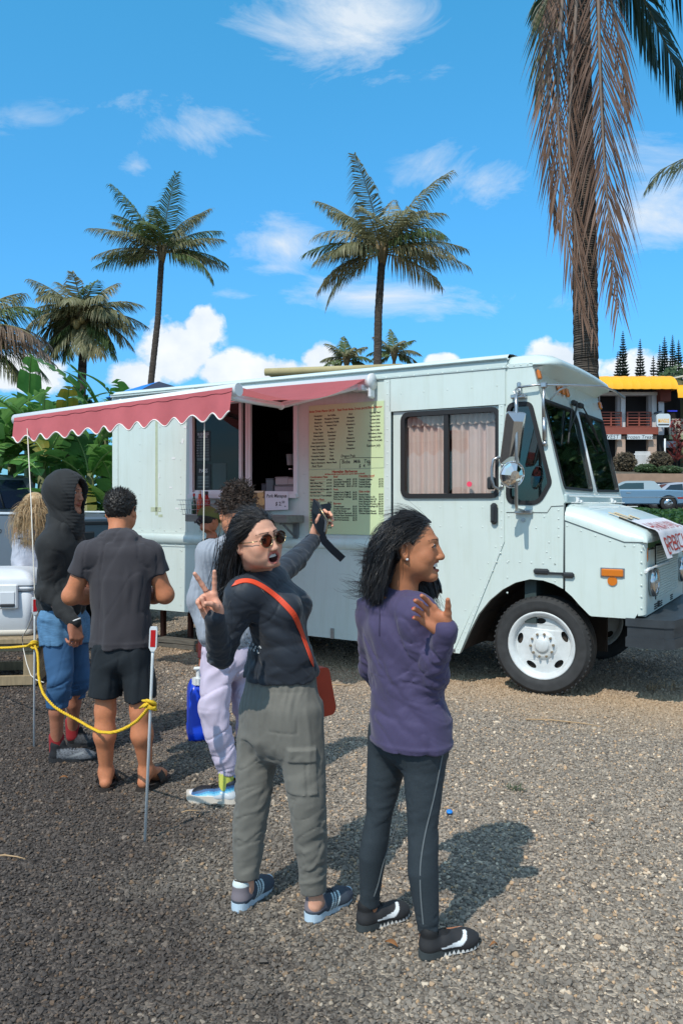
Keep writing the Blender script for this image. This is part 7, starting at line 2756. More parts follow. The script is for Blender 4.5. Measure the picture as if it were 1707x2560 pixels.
 tail_dir = nv(A3(556, 1510, 3.24) - A3(584, 1390, 3.22))
 bw = (bun * 1.03) @ M + hc
 def fol(p, t):
  v = bw - p
  dist = np.linalg.norm(v, axis=1, keepdims=True)
  near_ = np.clip((dist - .03) / .08, 0, 1)
  return (v / (dist + 1e-6)) * .75 * near_ * (t < .45) + tail_dir * (.55 * (t >= .35))
 V, Q = strands('hair', o, (P * 1.03) @ M + hc, dirs @ M, np.random.default_rng(2).uniform(.13, .24, len(P)), HAIR_BLK, og, 18, .0014, .10, 1.0, cols, (.05, 1.2), seed=4, follow=fol, jitter=.05)
 rg = np.random.default_rng(8)
 n = 900
 base = bw + rg.normal(size=(n, 3)) * np.array([.028, .028, .03])
 V2, Q2 = strands('hair', o, base, np.tile(tail_dir, (n, 1)) + rg.normal(size=(n, 3)) * .12, rg.uniform(.16, .30, n), HAIR_BLK, og, 14, .0014, .12, 1, cols, (.07, 1.3), seed=5, jitter=.05)
 Vc, Qc = haircap(o, hc, M, HAIR_BLK, og, scale=1.03, rad=(.0775, .0985, .0895), front=.020, slope=.56, ears=True, h=.0035, dis=lambda P_: .0010 * np.sin(np.arctan2(P_[:, 0], P_[:, 2] + .02) * 46 + 3 * vnoise(P_ * 20)),
      extra=[(rc((.01, -.085, .01), (.014, -.095, -.05), .050, .042), .03)])
 Pf, Nf = scalp(5000, 6, T, M, rad=(.0815, .1025, .0935), low=.030, front=.026, slope=.56)
 fb = (Pf[:, 1] - .56 * Pf[:, 2] > -.045)
 Pf, Nf = Pf[fb][:1100], Nf[fb][:1100]
 df = bun - Pf
 df = df - Nf * np.sum(df * Nf, 1)[:, None] * .97
 V3, Q3 = strands('hair', o, (Pf * .99) @ M + hc, df @ M, np.random.default_rng(9).uniform(.05, .11, len(Pf)), HAIR_BLK, og, 9, .0012, .03, 1.0, cols[:1], (.04, 1.2), seed=19, jitter=.03)
 Fh = Field(np.minimum(bw, A3(548, 1510, 3.24)) - .1, np.maximum(bw, A3(548, 1510, 3.24)) + .1, .005)
 Fh.put(loft([(bw, .044, .042, (1, 0, 0)), (A3(590, 1400, 3.21), .038, .042, (1, 0, 0)), (A3(581, 1440, 3.22), .031, .036, (1, 0, 0)), (A3(567, 1475, 3.23), .022, .026, (1, 0, 0)), (A3(551, 1508, 3.24), .010, .012, (1, 0, 0))]), 0)
 Fh.disp(lambda P_: .005 * np.sin(P_[:, 0] * 420 + P_[:, 1] * 150 + 4 * vnoise(P_ * 9)))
 Vt, Qt = Fh.mesh()
 n1, n2, n3 = len(Vc), len(Vt), len(V)
 Vs = np.concatenate([Vc, Vt, V, V2, V3])
 Qs = np.concatenate([Qc, Qt + n1, Q + n1 + n2, Q2 + n1 + n2 + n3, Q3 + n1 + n2 + n3 + len(V2)])
 mesh_obj('hair', Vs, Qs, HAIR_BLK, o, None, og)
 mb = MB()
 p0 = [T((-.075 - .008 * math.sin(a), -.062 + .012 * math.cos(a * 2), .030 + .040 * math.cos(a))) - og for a in (-.2, .3, .8, 1.3, 1.8)]
 mb.tube(p0, .006, 6)
 mb.build('hair_clip', mat('clip_blue', (.02, .05, .10), rough=.3), o)
 # --- sunglasses
 GOLD = mat('gold_wire', (.55, .40, .22), rough=.25, metal=1)
 LENS = glass('brown_lens', (.17, .075, .055), .07)
 g = MB()
 for s in (-1, 1):
  ring = [T((s * (.033 + .0255 * math.cos(a)), .1005 - .10 * abs(.0255 * math.cos(a) + .033) ** 2 * 10 * .55, .004 + .0235 * math.sin(a))) - og for a in [2 * math.pi * k / 24 for k in range(25)]]
  g.tube(ring, .0018, 6)
  lm = MB()
  lm.add([Vector(p) for p in ring[:-1]], [tuple(range(24))])
  lm.build('lens', LENS, o, fix=False)
  bm_ = MB()
  bm_.tube([T((s * (.033 + .0265 * math.cos(a)), .1015 - .055 * (.0265 * math.cos(a) + .033) ** 2 * 10, .004 + .0245 * math.sin(a))) - og for a in [R(20 + 14 * k) for k in range(11)]], .0030, 6)
  bm_.build('brow_bar', mat('tortoise', (.035, .015, .008), rough=.2), o)
  g.tube([T((s * .058, .080, .010)) - og, T((s * .074, .060, .010)) - og, T((s * .080, .0, .008)) - og, T((s * .080, -.015, -.005)) - og], .0018, 6)
 g.tube([T((-.009, .098, .008)) - og, T((0, .1015, .011)) - og, T((.009, .098, .008)) - og], .0016, 6)
 g.build('glasses_frame', GOLD, o)
 MB().sph(T((-.078, -.004, -.028)) - og, .0032, 8, 6).build('earring', GOLD, o)
 rgm = hd_((.002, .105, 0))
 ring = []
 for k in range(17):
  a = 2 * math.pi * k / 16
  ring.append(hd_((.0045 + .0105 * math.cos(a) - .004, .108, .0105 * math.sin(a))) - og)
 MB().tube(ring, .0016, 6).build('finger_ring', mat('ring_wood', (.12, .05, .03), rough=.4), o)
 # --- shoes
 UP = mat('sneaker_knit', (.2, .2, .25), rough=.8, attr='Col', bump=.5, bscale=520, bdist=.001)
 SOL = mat('sneaker_sole_blue', S(188, 208, 222), rough=.55, var=.06, vscale=20)
 def colf(p):
  x, y, z = p.T
  C = np.tile(np.array(S(62, 72, 84)), (len(p), 1))
  C[(y < .075) & (z > .045)] = S(120, 112, 118)
  C[(z > .096) & (y < .085)] = S(205, 215, 215)
  st = y - .55 * (z - .03)
  for k in range(3):
   m_ = (np.abs(st - (.098 + .021 * k)) < .0052) & (np.abs(x) > .018) & (z < .082)
   C[m_] = S(196, 214, 218)
  C[y > .20] = S(58, 66, 80)
  return C
 for (heel, d_) in ((A3(588, 2283, 3.245) * np.array([1, 1, 0]), (.44, .90)), (A3(768, 2308, 3.165) * np.array([1, 1, 0]), (.62, .78))):
  s_, Ts = shoe(o, heel, d_, .265, UP, SOL, og, colf, .034, .094)
  lc_ = MB()
  for k in range(5):
   yy = .105 + .016 * k
   zz = .094 - .0062 * k
   lc_.tube([Ts((-.020, yy, zz - .005)) - og, Ts((0, yy + .004, zz + .004)) - og, Ts((.020, yy, zz - .005)) - og], .0026, 5)
  lc_.build('lace', mat('lace_dark', (.03, .035, .045), rough=.8), s_)
 # --- phone in its case, held up
 ph = thing('phone_case', 'black flip case phone with a dangling wrist strap held up by the woman in navy', 'phone', A3(806, 1300, 3.80))
 po = np.array(ph.location)
 CASE = mat('black_case', (.010, .013, .018), rough=.35, bump=.15, bscale=90)
 qd = lambda *a: [Vector(A3(px, py, D) - po) for (px, py, D) in a]
 def slab(name, pts, nrm, th, m):
  nr = Vector(nv(nrm))
  mb = MB()
  n = len(pts)
  mb.add([p + nr * th * .5 for p in pts] + [p - nr * th * .5 for p in pts], [tuple(range(n)), tuple(range(n, 2 * n))[::-1]] + [(i, (i + 1) % n, n + (i + 1) % n, n + i) for i in range(n)])
  return mb.build(name, m, ph)
 slab('flap', qd((788, 1256, 3.76), (801, 1283, 3.76), (808, 1300, 3.76), (809, 1338, 3.77), (800, 1330, 3.77), (786, 1305, 3.76), (784, 1282, 3.76)), (-.6, -.75, .1), .006, CASE)
 slab('phone_body', qd((791, 1258, 3.775), (798, 1262, 3.775), (817, 1300, 3.77), (815, 1322, 3.77), (810, 1336, 3.77), (806, 1330, 3.78), (800, 1292, 3.78)), (-.3, -.9, .1), .010, mat('phone_glass', (.05, .055, .065), rough=.12, spec=.8))
 slab('cover', qd((800, 1268, 3.80), (822, 1265, 3.84), (824, 1272, 3.84), (818, 1300, 3.83), (812, 1318, 3.80), (803, 1290, 3.79)), (.3, -.9, .2), .006, CASE)
 MB().tube(qd((801, 1275, 3.765), (812, 1295, 3.76), (817, 1303, 3.76), (814, 1322, 3.765), (809, 1336, 3.765)), .0022, 5).build('metal_edge', GOLD, ph)
 mb = MB()
 w_ = [(804, 1330, 3.76), (810, 1345, 3.75), (826, 1362, 3.74), (848, 1382, 3.73)]
 mb.grid([[Vector(A3(px - 5, py + 5, D) - po), Vector(A3(px + 6, py - 6, D) - po)] for (px, py, D) in w_], smooth=False)
 sb_ = mb.build('wrist_strap', mat('strap_navy', (.006, .008, .012), rough=.9, spec=.1), ph, fix=False)
 sb_.modifiers.new('thick', 'SOLIDIFY').thickness = .003
 ph.scale = (1.2, 1.2, 1.2)
 return o
woman_navy()
# ------------------------------------------------------------------ woman in purple
def woman_purple():
 sk = np.array(S(176, 116, 82))
 o, og = person('laughing woman with wavy black hair, purple top and dark leggings, one hand raised', (.20, 2.98, 0))
 B = Mesher()
 r_ = np.array([.62, -.78, 0])
 fw = np.array([.78, .62, 0])
 hL, hR = A3(978, 1825, 3.07), A3(1062, 1828, 2.95)
 kL, kR = A3(948, 2035, 3.08), A3(1057, 2055, 2.94)
 aL, aR = A3(922, 2268, 3.13), A3(1071, 2335, 2.95)
 sR, sL = A3(1046, 1540, 2.88), A3(930, 1535, 3.10)
 eR, wR = A3(1077, 1690, 2.89), A3(1114, 1575, 2.77)
 eL, wL = A3(928, 1670, 3.18), A3(1000, 1770, 3.26)
 hc = A3(1029, 1374, 2.98)
 nb = A3(1006, 1496, 3.0)
 f = np.array([.965, -.26, .05])
 T, M = head(B, hc, f, (-.04, 0, 1), sk, lip=S(152, 84, 70), mouth='smile', scale=1.06, origin=og, parent=o, neck=nb)
 hand(B, wR, nv((-.62, -.12, .62)), (-.08, -1, -.10), sk, 'R', spread=(4, 1, -2, -6), scale=.98, curls=((16, 22, 14), (20, 24, 16), (24, 26, 16), (28, 26, 14)), thumb=(46, 18, 6), nails=S(190, 40, 50))
 limb(B, [rc(eR, wR, .042, .027), rc(sR, eR, .047, .042)], sk)
 limb(B, [rc(eL, wL, .040, .026), rc(sL, eL, .045, .040)], sk)
 hand(B, wL, (.75, .1, -.3), (0, .2, -1), sk, 'L', scale=.95, h=.003)
 for (a, b, c, hx) in ((hL, kL, aL, (.80, .60)), (hR, kR, aR, (.88, .47))):
  heel = np.array([c[0] - hx[0] * .006, c[1] - hx[1] * .006, .058])
  toe = heel + np.array([hx[0] * .15, hx[1] * .15, -.015])
  limb(B, [rc(a, b, .05, .034), rc(b, b * .5 + c * .5, .032, .026), rc(b * .5 + c * .5, c, .026, .028), rc(c, heel, .029, .026), rc(heel, toe, .026, .022)], sk, k=.012)
 limb(B, [loft([(A3(1020, 1800, 2.99), .13, .09, r_), (A3(1000, 1640, 2.99), .11, .08, r_), (A3(988, 1520, 2.99), .12, .06, r_), (nb, .05, .05, r_)])], sk, .01)
 B.build('body', SKIN, o, og)
 MB().sph(T((.084, -.002, -.027)) - og, .0052, 10, 8).build('pearl_earring', mat('pearl', (.72, .70, .68), rough=.15), o)
 LEG = mat('charcoal_leggings', (.030, .041, .050), rough=.75, spec=.4, var=.28, vscale=420, detail=2, bump=.15, bscale=700, bdist=.0005)
 def dis(P):
  d = folds(P, (.9, .2, .15), 40, .0035, 21, 6) * np.minimum(near(P, kR, .12) + near(P, kL, .12) + near(P, A3(1010, 1900, 3), .10) + near(P, A3(1085, 1900, 2.9), .1), 1)
  d += folds(P, (1, .2, 0), 75, .0045, 22, 7) * np.minimum(near(P, aR + np.array([0, 0, .06]), .07) + near(P, aL + np.array([0, 0, .06]), .07), 1)
  return d
 prims = [(loft([(A3(1026, 1800, 3.0), .138, .108, r_), (A3(1025, 1840, 3.0), .150, .120, r_)]), 0)]
 for (h_, k_, a_, e) in ((hL, kL, aL, 0), (hR, kR, aR, .004)):
  q = lambda t, back=0.0: k_ + (a_ - k_) * t - fw * back
  prims.append((loft([(h_, .078 + e, .094 + e, r_), (h_ * .5 + k_ * .5, .064 + e, .074 + e, r_), (k_, .049 + e, .053 + e, r_), (q(.42, .012), .047 + e, .055 + e, r_), (q(.75, .004), .039 + e, .043 + e, r_), (q(.97), .036, .038, r_)], (False, True)), .035))
 lg, FL = garment('leggings', o, prims, LEG, og, .0055, dis)
 SEAM = mat('seam_grey', (.16, .18, .19), rough=.8)
 for px in ([(1105, 1885), (1085, 1990), (1062, 2080), (1049, 2160), (1050, 2230), (1058, 2310)], [(1012, 1975), (985, 2075), (958, 2150), (944, 2215), (934, 2240)]):
  rows = ribbon_on(FL, px, 2.6, 3.4, .0045, .0008, 30)
  MB().grid([[Vector(p - og) for p in r] for r in rows], smooth=False).build('seam', SEAM, lg, fix=False)
 PUR = mat('purple_waffle_jersey', (.062, .050, .115), rough=.75, spec=.35, var=.05, vscale=8, voro=(260, .15, .0016), bump=.55, sheen=.15)
 PUR.node_tree.nodes['Bump'].inputs['Strength'].default_value = .6
 def dis2(P):
  x, y, z = P.T
  zc = A3(0, 1690, 2.99)[2]
  d = folds(P, (.55, -.3, -.6), 15, .0085, 31, 6)
  d += folds(P, (.9, -.1, -.25), 24, .008, 32, 6) * np.exp(-((z - zc) / .09) ** 2)
  d += folds(P, (.4, 0, -.9), 24, .008, 33, 5) * near(P, A3(1030, 1600, 2.9), .13)
  d += folds(P, (.95, .1, .35), 36, .0075, 34, 5) * np.minimum(near(P, eR, .10) + near(P, (eR + wR) / 2, .09), 1)
  d += folds(P, (.8, .4, -.4), 22, .006, 35, 5) * near(P, A3(1085, 1780, 2.9), .12)
  bs = (P - A3(950, 1600, 2.9)) @ np.array([.62, -.78, 0])
  d -= .004 * np.exp(-(bs / .004) ** 2) * 0
  d += .0035 * np.exp(-((z - A3(0, 1848, 2.99)[2]) / .007) ** 2)
  rr = np.linalg.norm((P - sR) * np.array([1, 1, .8]), axis=1)
  d -= .003 * np.exp(-((rr - .088) / .0035) ** 2) * (x < sR[0])
  return d
 st = [(A3(1026, 1858, 3.0), .170, .138, r_), (A3(1026, 1800, 3.0), .166, .134, r_), (A3(1018, 1730, 3.0), .150, .120, r_), (A3(1006, 1650, 3.0), .145, .112, r_), (A3(994, 1575, 3.0), .160, .110, r_), (A3(986, 1535, 3.0), .160, .085, r_),
   (A3(994, 1507, 3.0), .110, .065, r_), (A3(1004, 1484, 3.0), .062, .058, r_)]
 prims = [(loft(st, (True, True)), 0), (rc(A3(1000, 1524, 2.98), sR, .050, .056), .05), (rc(A3(990, 1526, 3.02), sL, .050, .054), .05), (rc(sR, eR, .060, .054), .05), (rc(eR, wR, .056, .043), .015), (rc(sL, eL, .058, .047), .04), (rc(eL, wL, .047, .036), .02)]
 bc = A3(1010, 1570, 3.0)
 for s in (-1, 1):
  prims.append((el(bc + fw * .075 + r_ * s * .065, (.055, .055, .058)), .04))
 tp_, FT = garment('top', o, prims, PUR, og, .005, dis2)
 d1 = nv(wR - eR)
 w0 = wR - og
 MB().tube([w0 - d1 * .035, w0 - d1 * .01, w0 + d1 * .012, w0 + d1 * .013], [.044, .043, .040, .028], 20).build('cuff', PUR, tp_, fix=False)
 rows = ribbon_on(FT, [(948, 1500), (950, 1540), (949, 1590)], 2.7, 3.3, .004, .0012, 16)
 MB().grid([[Vector(p - og) for p in r] for r in rows], smooth=False).build('back_seam', mat('purple_seam', (.03, .025, .06), rough=.8), tp_, fix=False)
 cols = [(hc + np.array([0, -.015, .032]) @ M, (.089, .112, .102), M), (A3(988, 1552, 3.0), (.165, .11, .085), None), (sR, (.07, .07, .07), None), (A3(1000, 1455, 3.0), (.058, .058, .08), None)]
 P, N = scalp(3600, 13, T, M, low=.042, front=.000, slope=.62, back_low=-.085)
 part = np.array([.2, 0, 0])
 side_ = np.sign(P[:, 0] + .02)[:, None]
 dirs = np.stack([side_[:, 0] * .40, np.full(len(P), -.62), np.full(len(P), -.62)], 1)
 dirs = dirs - N * np.sum(dirs * N, 1)[:, None] * .95 + N * .10
 rg = np.random.default_rng(21)
 Ls = rg.uniform(.12, .22, len(P)) + np.clip(P[:, 2], -.06, .12) * .75
 def off_face(p, t):
  q = (p - hc) @ M.T
  w = np.clip((q[:, 1] + .035) / .05, 0, 1) * np.clip((.095 - q[:, 2]) / .05, 0, 1)
  return -M[1] * (w * .75)[:, None]
 def clear(P_):
  q = (P_ - hc) @ M.T / 1.06
  bad = (q[..., 1] > .030 + .62 * np.clip(q[..., 2], -.05, .08)) & (q[..., 2] < .10) & (q[..., 2] > -.13) & (q[..., 0] > -.06)
  bad |= (q[..., 1] > -.040) & (np.abs(q[..., 2] + .0) < .034) & (q[..., 0] > .05)
  return ~bad.any(1)
 V, Q = strands('hair', o, (P * 1.06) @ M + hc, dirs @ M, Ls, HAIR_BLK, og, 20, .0014, .20, 1.0, cols, (.19, 1.6), (-.07, -.01, .0), seed=14, jitter=.045, follow=off_face, keep=clear)
 n = 520
 base = T((.0, 0, 0)) * 0 + np.array([T((-.055 + a, -.01 + b, -.035)) for a, b in rg.uniform(-.02, .02, (n, 2))])
 V2, Q2 = strands('hair', o, base, np.tile((.25, .10, -1.0), (n, 1)) + rg.normal(size=(n, 3)) * .15, rg.uniform(.16, .25, n), HAIR_BLK, og, 14, .0014, .10, 1, cols[2:], (.16, 1.2), (.10, -.08, .05), seed=15, jitter=.05)
 n = 150
 base = np.array([A3(925 + 40 * a, 1425 + 55 * b, 3.03 + .06 * a) for a, b in rg.uniform(0, 1, (n, 2))])
 V3, Q3 = strands('hair', o, base, np.tile((-.7, 0, -.55), (n, 1)) + rg.normal(size=(n, 3)) * .22, rg.uniform(.06, .15, n), HAIR_BLK, og, 12, .0009, .02, 1, [], (.25, 1.2), (-.25, 0, .25), seed=16, jitter=.07)
 Vc, Qc = haircap(o, hc, M, HAIR_BLK, og, scale=1.06, rad=(.083, .105, .096), front=.008, slope=.62, ears=True, h=.0035, dis=lambda P_: .0012 * np.sin(np.arctan2(P_[:, 0], P_[:, 2] + .03) * 40 + 3 * vnoise(P_ * 22)))
 C1, C2, C3, C4 = A3(985, 1362, 3.03), A3(968, 1410, 3.05), A3(963, 1450, 3.06), A3(958, 1476, 3.06)
 lo = np.min([C1, C2, C3, C4], 0) - .14
 hi = np.max([C1, C2, C3, C4], 0) + .14
 Fh = Field(lo, hi, .005)
 Fh.put(loft([(C1, .060, .065, (1, 0, 0)), (C2, .070, .075, (1, 0, 0)), (C3, .072, .066, (1, 0, 0)), (C4, .045, .040, (1, 0, 0))]), 0)
 Fh.disp(lambda P_: .006 * np.sin(P_[:, 0] * 260 + P_[:, 1] * 200 + 5 * vnoise(P_ * 9)) + .006 * vnoise(P_ * 30))
 Vt, Qt = Fh.mesh()
 Pf, Nf = scalp(6000, 16, T, M, rad=(.0850, .1075, .0985), low=.040, front=.018, slope=.60)
 fb = (Pf[:, 1] - .62 * Pf[:, 2] > -.07)
 Pf, Nf = Pf[fb][:1300], Nf[fb][:1300]
 df = np.stack([np.sign(Pf[:, 0] + .02) * .35, np.full(len(Pf), -.9), np.full(len(Pf), -.25)], 1)
 df = df - Nf * np.sum(df * Nf, 1)[:, None] * .97
 V4, Q4 = strands('hair', o, (Pf * 1.06) @ M + hc, df @ M, rg.uniform(.06, .15, len(Pf)), HAIR_BLK, og, 11, .0012, .05, 1.0, cols[:1], (.07, 1.4), seed=26, jitter=.035)
 lk = [T((-.066, -.03, -.03)), A3(1068, 1450, 3.10), A3(1080, 1474, 3.08), A3(1066, 1500, 3.04)]
 Fk = Field(np.min(lk, 0) - .08, np.max(lk, 0) + .08, .005)
 Fk.put(loft([(lk[0], .03, .04, (1, 0, 0)), (lk[1], .036, .036, (1, 0, 0)), (lk[2], .034, .034, (1, 0, 0)), (lk[3], .016, .016, (1, 0, 0))]), 0)
 Fk.disp(lambda P_: .006 * np.sin(P_[:, 0] * 300 + P_[:, 2] * 120 + 5 * vnoise(P_ * 9)))
 parts = [Fk.mesh(), (V4, Q4), (Vc, Qc), (Vt, Qt), (V, Q), (V2, Q2), (V3, Q3)]
 k = 0
 Qs = []
 for v_, q_ in parts:
  Qs.append(q_ + k)
  k += len(v_)
 mesh_obj('hair', np.concatenate([p[0] for p in parts]), np.concatenate(Qs), HAIR_BLK, o, None, og)
 UP = mat('runner_knit_black', (.02, .02, .02), rough=.75, attr='Col', bump=.5, bscale=420, bdist=.001)
 SOL = mat('runner_sole', (.045, .055, .058), rough=.6)
 def colf(p):
  x, y, z = p.T
  C = np.tile(np.array(S(42, 42, 44)), (len(p), 1))
  C[z > .078] = S(20, 20, 22)
  t = np.clip((y - .085) / .12, 0, 1)
  mid = .040 + .030 * np.clip((y - .155) / .04, 0, 1) ** 1.5 + .004 * t
  wd = .0015 + .0085 * np.clip((y - .075) / .08, 0, 1) * np.clip((.205 - y) / .02, 0, 1)
  m_ = (np.abs(z - mid) < wd) & (y > .075) & (y < .200) & (np.abs(x) > .014)
  C[m_] = S(226, 230, 232)
  return C
 WH = mat('sole_white', (.70, .68, .64), rough=.6)
 for (heel, d_, L) in ((A3(893, 2332, 3.10) * np.array([1, 1, 0]), (.83, .56), .245), (A3(1048, 2400, 2.915) * np.array([1, 1, 0]), (.90, .43), .250)):
  s_, Ts = shoe(o, heel, d_, L, UP, SOL, og, colf, .028, .090, zig=WH, tongue=False)
  lc_ = MB()
  for k in range(4):
   yy = .115 + .015 * k
   zz = .088 - .008 * k
   lc_.tube([Ts((-.020, yy, zz - .008)) - og, Ts((0, yy + .004, zz)) - og, Ts((.020, yy, zz - .008)) - og], .0025, 5)
  lc_.build('lace', mat('lace_black', (.008, .008, .008), rough=.8), s_)
 return o
woman_purple()
# ------------------------------------------------------------------ the queue
HAIR_DK = mat('hair_dark', (.010, .008, .007), rough=.5, spec=.4, col2=(.03, .024, .020), vscale=20)
def man_tee():
 sk = np.array(S(198, 128, 92))
 o, og = person('man seen from behind in a faded black tee, black shorts and brown slides', (-1.28, 4.64, 0))
 B = Mesher()
 r_ = np.array([.99, -.12, 0])
 f = np.array([.14, .97, -.14])
 hc = A3(303, 1280, 4.715)
 nb = A3(300, 1352, 4.63)
 T, M = head(B, hc, f, (0, .25, 1), sk, male=True, h=.004, scale=1.04, origin=og, parent=None)
 hL, hR = A3(272, 1600, 4.62), A3(332, 1600, 4.62)
 kL, kR = A3(264, 1775, 4.62), A3(352, 1778, 4.60)
 aL, aR = A3(266, 1930, 4.66), A3(366, 1925, 4.66)
 sL, sR = A3(226, 1384, 4.60), A3(372, 1384, 4.62)
 eL, eR = A3(179, 1490, 4.62), A3(413, 1487, 4.66)
 wL, wR = A3(262, 1492, 4.92), A3(345, 1492, 4.95)
 limb(B, [rc(sL, eL, .058, .046), rc(eL, eL * .6 + wL * .4, .049, .044), rc(eL * .6 + wL * .4, wL, .044, .030)], sk, .006, .03)
 limb(B, [rc(sR, eR, .058, .046), rc(eR, eR * .6 + wR * .4, .049, .044), rc(eR * .6 + wR * .4, wR, .044, .030)], sk, .006, .03)
 hand(B, wL, (.8, .35, .1), (.1, .1, 1), sk, 'L', curl=(35, 35, 35, 35), h=.004)
 hand(B, wR, (-.8, .35, .1), (.1, .1, 1), sk, 'R', curl=(35, 35, 35, 35), h=.004)
 for (h_, k, a, d) in ((hL, kL, aL, (-.18, .98)), (hR, kR, aR, (.30, .95))):
  calf = k * .62 + a * .38 - np.array([0, .018, 0])
  heel = np.array([a[0] - d[0] * .03, a[1] - d[1] * .03, .048])
  ball = np.array([a[0] + d[0] * .14, a[1] + d[1] * .14, .038])
  toe = np.array([a[0] + d[0] * .19, a[1] + d[1] * .19, .032])
  limb(B, [rc(h_, k, .075, .056), rc(k, calf, .053, .060), rc(calf, a, .056, .034), rc(a, heel, .036, .034), rc(a, ball, .036, .038), rc(ball, toe, .036, .026)], sk, .006, .03)
  sl = MB()
  dv = nv((d[0], d[1], 0))
  x = np.array([dv[1], -dv[0], 0])
  cc = np.array([a[0], a[1], 0])
  pl = [(-.040, -.06), (.040, -.06), (.046, .02), (.056, .14), (.046, .21), (.0, .225), (-.046, .21), (-.054, .14), (-.046, .02)]
  sl.prism(rpoly(pl, .03, 3), lambda p, q, t: Vector(cc + x * p + dv * q + np.array([0, 0, t]) - og), .0, .022)
  so = sl.build('sandal', mat('sandal_brown_black', (.030, .022, .018), rough=.7), o)
  st = MB()
  rows = []
  for t in (.06, .12):
   rows.append([Vector(cc + x * (.056 * math.cos(R(q))) + dv * t + np.array([0, 0, .018 + .062 * math.sin(R(q))]) - og) for q in range(0, 181, 15)])
  st.grid(rows)
  sb = st.build('strap', mat('sandal_brown_black'), so, fix=False)
  sb.modifiers.new('thick', 'SOLIDIFY').thickness = .006
  st = MB()
  st.tube([Vector(cc + x * (.048 * math.cos(R(q))) + dv * (.03 + .0 * q) - dv * .085 * math.sin(R(q)) + np.array([0, 0, .026 + .012 * math.sin(R(q))]) - og) for q in range(0, 181, 15)], .006, 5)
  st.build('footbed_rim', mat('sandal_brown_black'), so, fix=False)
 limb(B, [loft([(A3(303, 1590, 4.62), .14, .09, r_), (A3(302, 1450, 4.62), .15, .09, r_), (A3(298, 1372, 4.62), .15, .07, r_), (nb, .055, .055, r_)])], sk, .012)
 B.build('body', SKIN, o, og)
 TEE = mat('faded_black_tee', (.040, .036, .042), rough=.9, var=.08, vscale=6, bump=.3, bscale=800, bdist=.0006, sheen=.1)
 def dis(P):
  x, y, z = P.T
  d = folds(P, (.06, 0, 1), 13, .011, 41, 8)
  d += folds(P, (.45, 0, .9), 15, .006, 42, 6)
  d += .003 * np.exp(-((z - A3(0, 1603, 4.62)[2]) / .006) ** 2)
  for s, c in ((-1, sL), (1, sR)):
   q = np.linalg.norm(P - c, axis=1)
   d -= .004 * np.exp(-((q - .10) / .005) ** 2) * ((x - c[0]) * s < .02)
  return d
 st = [(A3(303, 1617, 4.62), .178, .128, r_), (A3(303, 1530, 4.62), .166, .120, r_), (A3(302, 1450, 4.62), .178, .122, r_), (A3(299, 1392, 4.62), .188, .105, r_), (A3(298, 1352, 4.62), .135, .078, r_), (A3(298, 1328, 4.62), .068, .066, r_)]
 prims = [(loft(st, (True, True)), 0)]
 for s_, e_ in ((sL, eL), (sR, eR)):
  m_ = s_ + (e_ - s_) * .50
  prims += [(rc(A3(298, 1372, 4.62) * .45 + s_ * .55, s_, .066, .068), .05), (loft([(s_, .068, .068, (0, 1, 0)), (m_, .066, .070, (0, 1, 0))], (False, True)), .035)]
 garment('tee', o, prims, TEE, og, .007, dis)
 SH = mat('black_shorts', (.010, .015, .020), rough=.9, var=.1, vscale=8)
 prims = [(loft([(A3(304, 1585, 4.62), .160, .112, r_), (A3(304, 1640, 4.62), .165, .12, r_)]), 0)]
 for (h_, hx, hy) in ((hL, 262, 1742), (hR, 354, 1748)):
  prims.append((loft([(h_ - np.array([0, 0, .02]), .088, .105, r_), (A3(hx, hy, 4.62), .094, .098, r_)], (False, True)), .03))
 garment('shorts', o, prims, SH, og, .008, lambda P: folds(P, (.1, 0, 1), 13, .009, 44, 6) + folds(P, (.8, 0, .4), 15, .005, 45, 5))
 V, Q = haircap(o, hc, M, HAIR_DK, og, scale=1.06, rad=(.080, .100, .094), front=.04, slope=.45, dis=lambda P: .004 * vnoise(P * 180) + .0035 * vnoise(P * 90), low=-.045, h=.0035)
 P, N = scalp(1300, 33, T, M, rad=(.078, .099, .092), low=-.02, back_low=-.045, front=.03, slope=.5)
 V2, Q2 = strands('hair', o, (P * 1.06) @ M + hc, (N + np.array([0, .2, .35])) @ M, np.random.default_rng(3).uniform(.010, .020, len(P)) * np.clip(.5 + P[:, 2] * 9, .3, 1.2), HAIR_DK, og, 4, .0016, .0, 1, [], seed=33, jitter=.10)
 mesh_obj('hair', np.concatenate([V, V2]), np.concatenate([Q, Q2 + len(V)]), HAIR_DK, o, None, og)
